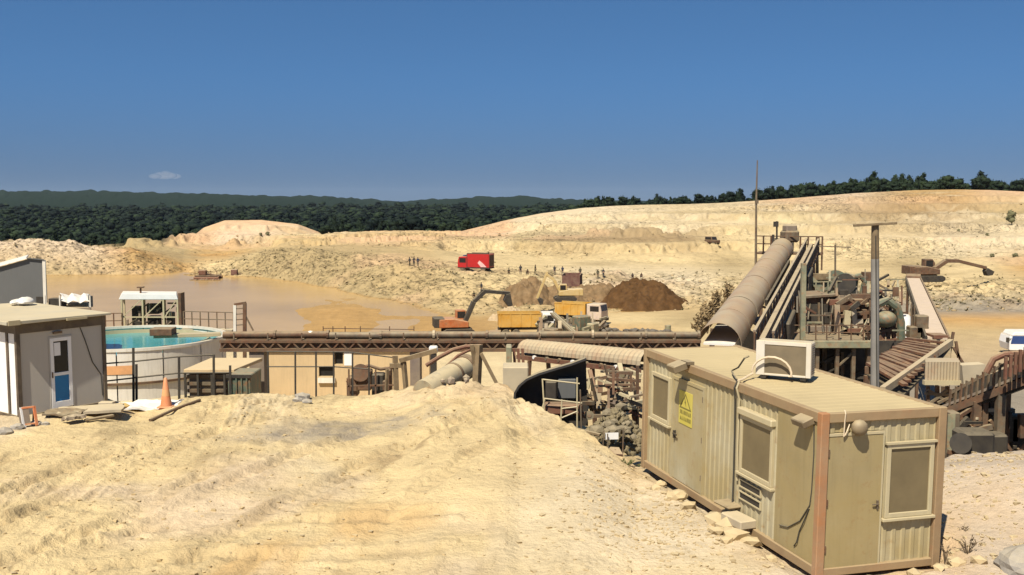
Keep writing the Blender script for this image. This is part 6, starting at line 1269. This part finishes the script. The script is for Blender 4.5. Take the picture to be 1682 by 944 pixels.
heap('low brown soil heap between the maroon tipper and the large heap', 968, 164, 464, 508, 8.5, 8, 5, M['heap2'])
heap('brown soil heap behind the orange excavator bucket', 870, 160, 458, 512, 6.8, 8, 9, M['heap2'])
heap('low grey brown soil heap under the maroon tipper', 922, 160, 472, 512, 7.5, 7, 12, M['heap2'])
heap('brown soil heap before the orange excavator', 838, 140, 503, 530, 3.4, 4, 15, mat('sandy_soil', (.38, .28, .16), .95, bump=.6, bscale=3))
a, b = W(908, 514, 104), W(946, 549, 94); t = thing('small_conveyor', 'small grey inclined conveyor between the two yellow tipper trucks', 'conveyor', (b.x, b.y, -8))
ax_ = (b-a).normalized(); MB().bar(a, b, .6, .12).build('belt', M['steel'], t, world=True)
for s_ in (-.35, .35): MB().bar(a+Vector((s_*.3, s_, -.1)), b+Vector((s_*.3, s_, -.1)), .12, .4).build('side_frame', M['olive'], t, world=True)
for q in (.2, .5, .85): c = a.lerp(b, q); MB().bar(c, (c.x-.5, c.y, -8.5), .18).bar(c, (c.x+.4, c.y, -8.5), .15).build('leg', M['steel'], t, world=True)
for px, py, w_, h_, k in ((955, 530, 1.5, 1.4, 'green'), (938, 543, 1.0, .8, 'olive'), (908, 544, 1.6, .6, 'steel'), (972, 540, 1.0, 1.2, 'olive'), (895, 549, 1.0, .7, 'steel')): MB().box(W(px, py, 98), (w_, 1.2, h_), rz=px*.3).build('machine_box', M[k], t, world=True, bevel=.1)
sr2 = random.Random(4); m = MB()
for k in range(360):
    q = sr2.random(); px = 885+q*220; py = 550-sr2.random()**1.5*(22 if px < 1000 else 13)*(1-q*.5); m.ball(W(px, py+1, 112-q*6), sr2.uniform(.12, .42), 1, .3, (1.3, 1, .75), rg=sr2)
o = m.build('stone_rubble', M['gravel']); tag(o, 'long bank of grey stones and rubble behind the right half of the gantry', 'rubble', kind='stuff')
for k in range(30):
    px, py = sr2.uniform(888, 1000), sr2.uniform(522, 550); a = sr2.choice([0, .3, 1.57, 1.57, -.6, .8]); l = sr2.uniform(6, 26); q = sr2.uniform(96, 112)
    one('scrap_bar', MB().bar(W(px-math.cos(a)*l/2, py+math.sin(a)*l/2, q), W(px+math.cos(a)*l/2, py-math.sin(a)*l/2, q+1), sr2.uniform(.15, .4)), M[sr2.choice(['steel', 'olive', 'dark', 'brown', 'dconc'])], 'scrap bar in the tangle between the yellow tippers and the gantry', 'scrap bar', 'scrap bars between the tippers and the gantry')
p = W(1097, 540, 110); one('steel_drum', MB().lathe([(.001, 0), (.34, 0), (.34, .9), (.001, .9)], c=(p.x, p.y, p.z-.5), n=14), M['olive'], 'lone olive drum standing on the flat right of the large soil heap', 'drum', smooth=True)
# dead bushes on the left of the covered conveyor
def bush(px, py, d, h, w_, lab, m1, m2, nb=26, cat='bush', group=None, leaf=True, name='bush', seed=0):
    g_ = random.Random(seed); c = W(px, py, d); c.z = min(c.z, max(c.z, ground(c.x, d)-.1)); t = thing(name, lab, cat, c, 0, group); m = MB(); l = MB()
    for k in range(nb):
        a = g_.uniform(0, 6.28); r_ = g_.uniform(.2, 1); e = Vector((math.cos(a)*r_*w_/2, math.sin(a)*r_*w_/2, h*g_.uniform(.45, 1)*(1.1-.4*r_))); q = e*.5+Vector((0, 0, h*.12))
        m.path([(0, 0, -.1), q, e], [.02*h, .014*h, .004*h], 4)
        for j in range(7 if leaf else 3):
            b = q.lerp(e, g_.uniform(0, 1.1)); s_ = h*g_.uniform(.05, .11); R_ = Euler((g_.uniform(0, 6), g_.uniform(0, 6), 0)).to_matrix(); l.add([b+R_@Vector(v) for v in ((-s_, 0, 0), (0, -s_*.4, 0), (s_, 0, 0), (0, s_*.4, 0))], [(0, 1, 2, 3)])
    m.build('stems', m1, t); l.build('leaves', m2, t); return t
for k, (px, py, d, h, w_) in enumerate(((1148, 556, 62, 1.9, 1.0), (1162, 545, 64, 2.2, 1.0), (1178, 528, 66, 2.2, 1.2), (1194, 505, 68, 2.0, 1.2))):
    bush(px, py, d, h, w_, ['dry brown bush at the foot of the covered conveyor', 'dry brown bush second up the left side of the covered conveyor', 'dry brown bush third up the left side of the covered conveyor', 'topmost dry brown bush on the left side of the covered conveyor'][k], M['twig'], mat('dry_leaf', (.24, .17, .085), .9, var=.3, scale=2) if k == 0 else bpy.data.materials['dry_leaf'], 24, group='dry bushes beside the conveyor', seed=k+3)
p = on_ground(1660, 330); t = thing('lone_tree', 'lone round olive tree on the pale slope at the right edge', 'tree', (p.x, 330, p.z)); M['leaf2'] = leaf_material('dusty_foliage', (.10, .095, .045), (.21, .19, .10))
c = bpy.data.objects.new('crown', CROWNS[3].copy()); COL.objects.link(c); c.data.materials.clear(); c.data.materials.append(M['leaf2']); c.parent = t; lone = c; c.scale = (4.6, 4.6, 4.6); o = link('trunk', TRUNKM, M['bark'], t); o.scale = (4, 4, 3.6)
for k, (px, d, h) in enumerate(((1574, 330, 1.6), (1621, 322, 1.7), (1630, 260, 2.0), (1668, 255, 2.6), (1480, 255, 1.6), (530, 335, 3.6), (538, 338, 3.0), (546, 340, 2.4), (440, 322, 2.4), (428, 320, 1.8))):
    p = on_ground(px, d); lab = ['small grey green shrub on the upper pale slope', 'small shrub below the lone olive tree', 'low shrub on the right slope above the rusty excavator', 'wide shrub at the right edge of the slope', 'small shrub left of the rusty excavator', 'dark bush at the right end of the sandy mound, leftmost of three', 'dark bush at the right end of the sandy mound, middle of three', 'dark bush at the right end of the sandy mound, rightmost of three', 'dull green bush at the foot of the sandy mound, right of two', 'dull green bush at the foot of the sandy mound, left of two'][k]
    t = thing('shrub', lab, 'shrub', (p.x, d, p.z-.2), k, 'shrubs on the quarry slopes'); c = link('crown', lone.data if k not in (5, 6, 7) else CROWNS[4], M['leaf'], t); h *= .6 if k not in (5, 6, 7) else 1; c.scale = (h*1.5, h*1.5, h); o = link('stem', TRUNKM, M['bark'], t); o.scale = (h, h, h*.7)

# pump raft on the pond
p = W(342, 455, 214); t = thing('pump_raft', 'rusty red pump raft floating at the far side of the pond', 'raft', (p.x, 214, -11))
for y in (-1.2, 1.2): MB().tube((-2.6, y, .2), (2.6, y, .2), .45, n=12).build('float', M['red'], t, smooth=True)
MB().b2((-2.4, -1.6, .62), (2.4, 1.6, .75)).build('deck', M['brown'], t); MB().box((-1.1, 0, 1.3), (1.6, 1.2, 1.1)).build('pump', M['red'], t, bevel=.15); MB().tube((-.3, 0, 1.1), (2.6, 0, .5), .2, n=8).build('pipe', M['brown'], t)
for x in (-2.3, -.2, 1.0, 2.3): MB().bar((x, -1.5, .75), (x, -1.5, 1.7), .10).build('post', M['brown'], t)
MB().bar((-2.3, -1.5, 1.7), (2.3, -1.5, 1.7), .08).build('rail', M['brown'], t)
m = MB()
p = W(385, 446, 221); t = thing('shore_pump', 'small dark pump box on the far shore right of the raft', 'pump', (p.x, 221, ground(p.x, 221))); MB().b2((-.7, -.5, 0), (.7, .5, 1.3)).build('pump_box', M['maroon'], t, bevel=.1); MB().tube((.7, 0, .4), (1.6, 0, .2), .14).build('outlet_pipe', M['brown'], t)
for k in range(12):
    px = 322+k*4+rnd.uniform(-1, 1); p = W(px, 459+rnd.uniform(-3, 2), 213); m = MB().ball((0, 0, 0), rnd.uniform(.2, .4), 1, .3, (1.5, 1, .6)); o = m.build('debris_lump', M['red' if k % 2 else 'brown']); o.location = (p.x, p.y-3, -10.95); tag(o, 'rusty lump of debris floating before the pump raft', 'debris', 'debris floating before the pump raft')

# ================================================================ people
def person_mesh(pose):
    V = dict(pel=(0, 0, .95), che=(0, .02, 1.32), nec=(0, .03, 1.50), hea=(0, .05, 1.64), top=(0, .05, 1.75), ls=(-.19, .02, 1.42), rs=(.19, .02, 1.42), lh=(-.10, 0, .90), rh=(.10, 0, .90))
    if pose == 0: V.update(le=(-.25, .0, 1.14), lw=(-.26, .08, .90), lf=(-.26, .11, .80), re=(.25, 0, 1.14), rw=(.26, .08, .90), rf=(.26, .11, .80), lk=(-.11, .03, .50), la=(-.12, 0, .08), lt=(-.13, .16, .04), rk=(.11, .03, .50), ra=(.12, 0, .08), rt=(.14, .16, .04))
    elif pose == 1: V.update(le=(-.30, -.02, 1.18), lw=(-.16, .16, 1.06), lf=(-.10, .2, 1.05), re=(.25, .05, 1.15), rw=(.24, .20, .98), rf=(.24, .27, .93), lk=(-.12, .12, .52), la=(-.12, .05, .08), lt=(-.13, .22, .04), rk=(.11, -.02, .50), ra=(.13, -.16, .10), rt=(.14, .0, .04))
    else:
        V = dict(pel=(0, -.15, .34), che=(0, .05, .66), nec=(0, .12, .83), hea=(0, .17, .96), top=(0, .18, 1.07), ls=(-.19, .08, .76), rs=(.19, .08, .76), lh=(-.10, -.12, .32), rh=(.10, -.12, .32), le=(-.24, .25, .60), lw=(-.10, .38, .52), lf=(-.05, .42, .5), re=(.24, .25, .60), rw=(.10, .38, .52), rf=(.05, .42, .5), lk=(-.15, .28, .52), la=(-.14, .08, .08), lt=(-.15, .26, .04), rk=(.15, .28, .52), ra=(.14, .08, .08), rt=(.15, .26, .04))
    E_ = [('pel', 'che'), ('che', 'nec'), ('nec', 'hea'), ('hea', 'top'), ('che', 'ls'), ('ls', 'le'), ('le', 'lw'), ('lw', 'lf'), ('che', 'rs'), ('rs', 're'), ('re', 'rw'), ('rw', 'rf'), ('pel', 'lh'), ('lh', 'lk'), ('lk', 'la'), ('la', 'lt'), ('pel', 'rh'), ('rh', 'rk'), ('rk', 'ra'), ('ra', 'rt')]
    rad = dict(pel=(.15, .11), che=(.17, .12), nec=(.06, .06), hea=(.085, .10), top=(.06, .07), ls=(.075, .075), rs=(.075, .075), le=(.05, .05), re=(.05, .05), lw=(.036, .036), rw=(.036, .036), lf=(.03, .04), rf=(.03, .04), lh=(.10, .10), rh=(.10, .10), lk=(.068, .068), rk=(.068, .068), la=(.045, .05), ra=(.045, .05), lt=(.045, .035), rt=(.045, .035))
    ks = list(V); me = bpy.data.meshes.new('body'); me.from_pydata([V[k] for k in ks], [(ks.index(a), ks.index(b)) for a, b in E_], []); o = bpy.data.objects.new('body', me); COL.objects.link(o)
    o.modifiers.new('skin', 'SKIN'); sv = me.skin_vertices[0].data
    for i, k in enumerate(ks): sv[i].radius = rad[k]; sv[i].use_root = (k == 'pel')
    ss = o.modifiers.new('sub', 'SUBSURF'); ss.levels = ss.render_levels = 1
    dg = bpy.context.evaluated_depsgraph_get(); out = bpy.data.meshes.new_from_object(o.evaluated_get(dg)); bpy.data.objects.remove(o)
    out.polygons.foreach_set('use_smooth', [True]*len(out.polygons)); J = {k: Vector(V[k]) for k in ks}
    out.materials.clear(); zone_ = []
    for f in out.polygons:
        c = f.center; nk = min(J, key=lambda k: (J[k]-c).length)
        zone_.append(0 if nk in ('hea', 'top', 'lw', 'rw', 'lf', 'rf') else 1 if nk in ('che', 'nec', 'ls', 'rs', 'le', 're') else 2 if nk in ('pel', 'lh', 'rh', 'lk', 'rk') else 3)
    hm = MB().ball(V['hea'][0:2]+(V['hea'][2]+.055,), .115, 2, 0, (.9, 1.0, .8)).mesh('hair', True)
    return out, zone_, hm
POSE = [person_mesh(k) for k in range(3)]
bodies = {}
def person(px, py, d, pose, shirt, trousers, label, rz=0, dz=0, foot=None, group='onlookers and rescuers in the quarry'):
    c = hit(px, py, 140)+Vector((0, 0, dz)); key = (pose, shirt, trousers); me, zn, hm = POSE[pose]
    if key not in bodies:
        b = me.copy()
        for k in ('skin', shirt, trousers, 'dark'): b.materials.append(M[k])
        b.polygons.foreach_set('material_index', zn); bodies[key] = b
    t = thing('person', label, 'person', c, rz, group); link('body', bodies[key], [], t); link('hair', hm, M['hair'], t); return t
person(673, 438, 196, 0, 'cl1', 'cl2', 'person in dark clothes on the terrace, leftmost of three beside the fire engine', 2.5)
person(680, 438, 196, 1, 'cl1', 'cl1', 'person in dark clothes on the terrace, middle of three beside the fire engine', 3.4)
person(686.5, 438, 196.5, 0, 'cl3', 'cl1', 'person in dark clothes on the terrace, rightmost of three beside the fire engine', 2.9)
person(836, 451, 186, 2, 'cl2', 'cl4', 'person in olive clothes crouching right of the fire engine', 3.0)
person(855, 451, 186, 0, 'cl1', 'cl1', 'person in black standing next to the crouching one', 3.2)
person(866, 452, 186, 2, 'cl4', 'cl2', 'person in brown clothes sitting between two standing ones', 3.6)
person(879, 451, 187, 1, 'cl2', 'cl2', 'person in olive clothes walking right of the sitting one', 4.2)
person(911, 452, 186, 0, 'cl1', 'cl1', 'person in black standing just left of the maroon tipper', 3.3)
person(924, 452, 181, 0, 'cl3', 'cl1', 'person in navy standing beside the left side of the maroon tipper', 2.8)
person(953, 455, 182, 0, 'cl2', 'cl1', 'person in olive standing right beside the maroon tipper', 3.0)
person(982, 458, 185, 0, 'cl2', 'cl2', 'person in olive, left of the pair right of the maroon tipper', 3.1)
person(991, 458, 185, 1, 'cl1', 'cl1', 'person in black, right of the pair right of the maroon tipper', 2.6)
person(1039, 461, 172, 2, 'cl1', 'cl1', 'person in dark clothes crouching behind the top of the large soil heap, left one', 3.0, .4)
person(1053, 461, 172, 2, 'cl4', 'cl1', 'person in brown crouching behind the top of the large soil heap, right one', 3.4, .4)
person(791, 482, 158, 0, 'cl1', 'cl2', 'person standing on the bank left of the dark boom of the orange excavator', 2.2)
person(779, 491, 152, 2, 'cl2', 'cl4', 'person in olive sitting on the bank below the standing one', 2.8)

# ================================================================ loose stones, weeds, twigs, cloud, haze
kr = random.Random(8)
for k, (x, y, s_) in enumerate(((-.30, 2.35, .22), (-.55, 2.2, .16), (-.35, 1.95, .2), (-.2, 1.75, .18), (-.6, 1.8, .12), (-.28, 2.75, .26), (-.05, 2.2, .16), (-.4, 3.7, .14), (-.3, 4.3, .12), (-.25, .9, .10), (-.4, 5.2, .1), (.7, -.35, .12), (1.5, -.4, .12), (2.2, -.25, .1), (1.9, -.5, .09), (2.5, -.2, .16), (2.7, -.45, .13))):
    c = cw(x, y, 0); m = MB().ball((0, 0, 0), s_, 1, .3, (kr.uniform(1, 1.5), 1, kr.uniform(.55, .8)), rg=kr); o = m.build('rock', M['rock']); o.location = (c.x, c.y, ground(c.x, c.y)+s_*.25); o.rotation_euler = (0, 0, kr.uniform(0, 6))
    tag(o, 'pale rock lying against the foot of the long container wall' if x < .3 else 'pale rock lying in front of the short container wall', 'rock', 'rocks along the long container wall' if x < .3 else 'rocks before the short container wall')
for (x, y, w_, h_, lab) in ((-.12, 2.25, .62, .16, 'flat tan stone step under the wall vents of the container'), (-.05, 2.75, .5, .05, 'short plank sticking out under the container wall vents')):
    c = cw(x, y, 0); m = MB().box((0, 0, 0), (.34, w_, h_)); o = m.build('stone_step' if h_ > .1 else 'plank', M['conc' if h_ > .1 else 'timber'], bevel=.02); o.location = (c.x, c.y, .22 if h_ > .1 else .36); o.rotation_euler = (0, 0, yaw+.1); tag(o, lab, 'stone step' if h_ > .1 else 'plank')
c = cw(-.12, 2.25, 0); m = MB().ball((0, 0, 0), .26, 1, .25, (1, 1.2, .8)); o = m.build('support_stone', M['rock']); o.location = (c.x, c.y, .02); tag(o, 'round support stone under the flat stone step', 'stone')
def stones(label, n, fx, smin, smax, m, seed):
    g_ = np.random.RandomState(seed); IV, IF = ico(); V = []; F = []; k = 0
    bm = bmesh.new(); bmesh.ops.create_cube(bm, size=2); CV = np.array([v.co[:] for v in bm.verts]); CF = np.array([[q.index for q in f.verts] for f in bm.faces]); bm.free()
    while k < n:
        x, y = fx(g_)
        if -.1 < (x-4.776)*math.cos(yaw)+(y-15.523)*math.sin(yaw) < 2.4 and -.1 < -(x-4.776)*math.sin(yaw)+(y-15.523)*math.cos(yaw) < 7: k += 1; continue
        s_ = smin*(smax/smin)**(g_.rand()**2.2); v = CV*(1+g_.uniform(-.45, .45, CV.shape))*s_*np.array([1.2, 1, .6]); a = g_.uniform(0, 6.28); ca, sa = math.cos(a), math.sin(a)
        v = np.stack([v[:, 0]*ca-v[:, 1]*sa+x, v[:, 0]*sa+v[:, 1]*ca+y, v[:, 2]+ground(x, y)+s_*.2], 1); V.append(v); F.append(CF+len(V)*8-8); k += 1
    V = np.concatenate(V); F = np.concatenate(F); me = bpy.data.meshes.new('loose_stones'); me.from_pydata(V.tolist(), [], F.tolist()); o = link('loose_stones', me, m); tag(o, label, 'stones', kind='stuff')
stones('small pale stones strewn over the gravelly ground left of the container', 1500, lambda g: (2.9+g.normal()*1.3, 18.4+g.normal()*1.9), .010, .038, M['rock'], 1)
stones('clods and small stones scattered over the sandy yard', 1500, lambda g: (g.uniform(-11, 6), 12.6+17*g.rand()**1.3), .006, .034, M['rock'], 2)
stones('small clods thrown up along the wheel tracks', 800, lambda g: (lambda t, k: (k[0]+(k[2]-k[0])*t+g.normal()*.8, k[1]+(k[3]-k[1])*t+g.normal()*.9))(g.rand(), [(-8.5, 17, -6.2, 28), (-7, 15.5, -.2, 28), (-11, 20, -6.8, 28), (-6.5, 14, -2.2, 16)][g.randint(4)]), .010, .038, mat('clod', (.43, .32, .165), .97, var=.3, scale=2), 7)
stones('fine gravel on the slope right of the container', 1600, lambda g: (g.uniform(6.8, 12.5), g.uniform(14, 22)), .012, .04, M['rock'], 3)
def scatter(name, label, n, rows_, smin, smax, m, seed, flat=.7, tuft=False, pxr=(0, 1682)):
    g_ = np.random.RandomState(seed); IV, IF = ico(); V = []; F = []; k = 0; n0 = 0; ok = np.where((FR[:, 0] > rows_[0]) & (FR[:, 0] < rows_[1]))[0]
    j0, j1 = np.searchsorted(TCOL, (pxr[0]-841)/FPX), np.searchsorted(TCOL, (pxr[1]-841)/FPX)
    while k < n:
        r_, j = ok[g_.randint(len(ok))], g_.randint(j0, j1); k += 1
        if g_.rand() > .15+rough_[r_, j] or (TZf[r_, j] < -10.9 and TX[r_, j] < 0): continue
        x, y, z = TX[r_, j]+g_.uniform(-.3, .3), TY[r_, j]+g_.uniform(-.4, .4), TZf[r_, j]; s_ = smin*(smax/smin)**(g_.rand()**2)
        if tuft:
            q = 9; a = g_.uniform(0, 6.28, q); b = np.stack([np.cos(a), np.sin(a), g_.uniform(.3, 1.1, q)], 1)*s_*g_.uniform(.5, 1, (q, 1)); w_ = np.stack([-np.sin(a), np.cos(a), 0*a], 1)*s_*.16
            v = np.concatenate([b*.15-w_, b*.15+w_, b])+np.array([x, y, z]); V.append(v); F.append(np.stack([np.arange(q), np.arange(q)+q, np.arange(q)+2*q], 1)+n0); n0 += len(v)
        else:
            v = IV*(1+g_.uniform(-.35, .35, (len(IV), 1)))*s_*np.array([1.2, 1, flat])+np.array([x, y, z+s_*.15]); V.append(v); F.append(IF+n0); n0 += len(v)
    me = tris_mesh(name, np.concatenate(V), np.concatenate(F), np.zeros(n0)); tag(link(name, me, m), label, 'stones' if not tuft else 'scrub', kind='stuff')
scatter('scree', 'loose rocks strewn over the quarry banks beyond the pond', 1700, (7.9, 9.3), .08, .32, mat('bank_rock', (.33, .24, .125), .95, var=.4, scale=.6), 31)
scatter('scree', 'scattered rocks over the lower pale quarry slope', 1100, (10, 12.3), .12, .42, bpy.data.materials['bank_rock'], 32)
scatter('dry_scrub', 'thin dry scrub dotted over the quarry banks', 2200, (8.0, 9.6), .25, .7, mat('dry_scrub', (.15, .125, .055), .9, var=.4, scale=.5), 33, tuft=True)
scatter('dry_scrub', 'thin dry scrub dotted over the lower pale slope', 900, (10, 12.2), .3, .9, bpy.data.materials['dry_scrub'], 34, tuft=True)
c = G(1030, 772); bush(1030, 775, 22.4, .42, .9, 'low green weed at the back corner of the container', M['twig'], M['weed'], 26, 'weed', name='weed', seed=12)
for k, (px, py, h, w_, lab) in enumerate(((1590, 905, .32, .55, 'dry twiggy weed on the gravel right of the container, nearest the boulder'), (1580, 880, .25, .35, 'smaller dry weed on the gravel behind the twiggy one'), (1552, 918, .3, .22, 'dry weed at the front right corner of the container'), (1604, 900, .2, .3, 'low dry weed on the gravel, rightmost of the dry ones'))):
    q = G(px, py, .15); bush(px, py, q.y, h, w_, lab, M['twig'], M['twig'], 12, 'weed', 'dry weeds right of the container', False, 'dry_weed', seed=20+k)
for k, (px, py, s_) in enumerate(((497, 657, .18), (489, 660, .12), (504, 662, .12), (842, 652, .14), (1112, 822, .16), (1085, 792, .1), (60, 700, .12), (28, 706, .14), (8, 712, .16), (75, 700, .08))):
    q = G(px, py); m = MB().ball((0, 0, 0), s_, 2, .2, (1.3, 1, .75), rg=kr); o = m.build('rock', M['rockg' if k < 3 or k > 5 else 'rock']); o.location = (q.x, q.y, ground(q.x, q.y)+s_*.3); tag(o, ['grey rock on the grey stained patch of the yard, biggest of three', 'grey rock on the grey stained patch, left of three', 'grey rock on the grey stained patch, right of three', 'pale rock beside the foot of the dark arched shelter', 'pale rock under the middle of the long container wall', 'pale rock near the back of the long container wall', 'dark rock beside the small signboard', 'dark rock under the left cabin corner post', 'dark rock at the left edge under the cabin', 'small dark rock right of the signboard'][k], 'rock', 'single rocks in the yard')
# a small faint cloud low over the wood
cm = bpy.data.materials.new('cloud'); cm.use_nodes = True; nt = cm.node_tree; nt.nodes.clear(); vo = nt.nodes.new('ShaderNodeVolumePrincipled'); ou = nt.nodes.new('ShaderNodeOutputMaterial'); nt.links.new(vo.outputs[0], ou.inputs['Volume']); vo.inputs['Density'].default_value = .0022; vo.inputs['Color'].default_value = (.95, .93, .9, 1)
p = W(270, 288, 9500); m = MB()
for dx, dz, r_, sx in ((0, 0, 48, 2.4), (-75, -8, 34, 1.8), (80, -6, 36, 1.8), (10, 22, 30, 1.6)): m.ball((p.x+dx, p.y+dx*.5, p.z+dz), r_, 3, .03, (sx, 1.5, .75))
tag(m.build('cloud', cm), 'small faint white cloud low over the wood on the left', 'cloud')
# the air: one even box of pale haze
hm_ = bpy.data.materials.new('haze'); hm_.use_nodes = True; nt = hm_.node_tree; nt.nodes.clear(); vo = nt.nodes.new('ShaderNodeVolumePrincipled'); ou = nt.nodes.new('ShaderNodeOutputMaterial'); nt.links.new(vo.outputs[0], ou.inputs['Volume'])
vo.inputs['Density'].default_value = .000022; vo.inputs['Color'].default_value = (.72, .84, 1, 1); vo.inputs['Anisotropy'].default_value = 0
m = MB().b2((-16000, -300, -40), (16000, 7600, 75)); tag(m.build('haze', hm_), kind='stuff')
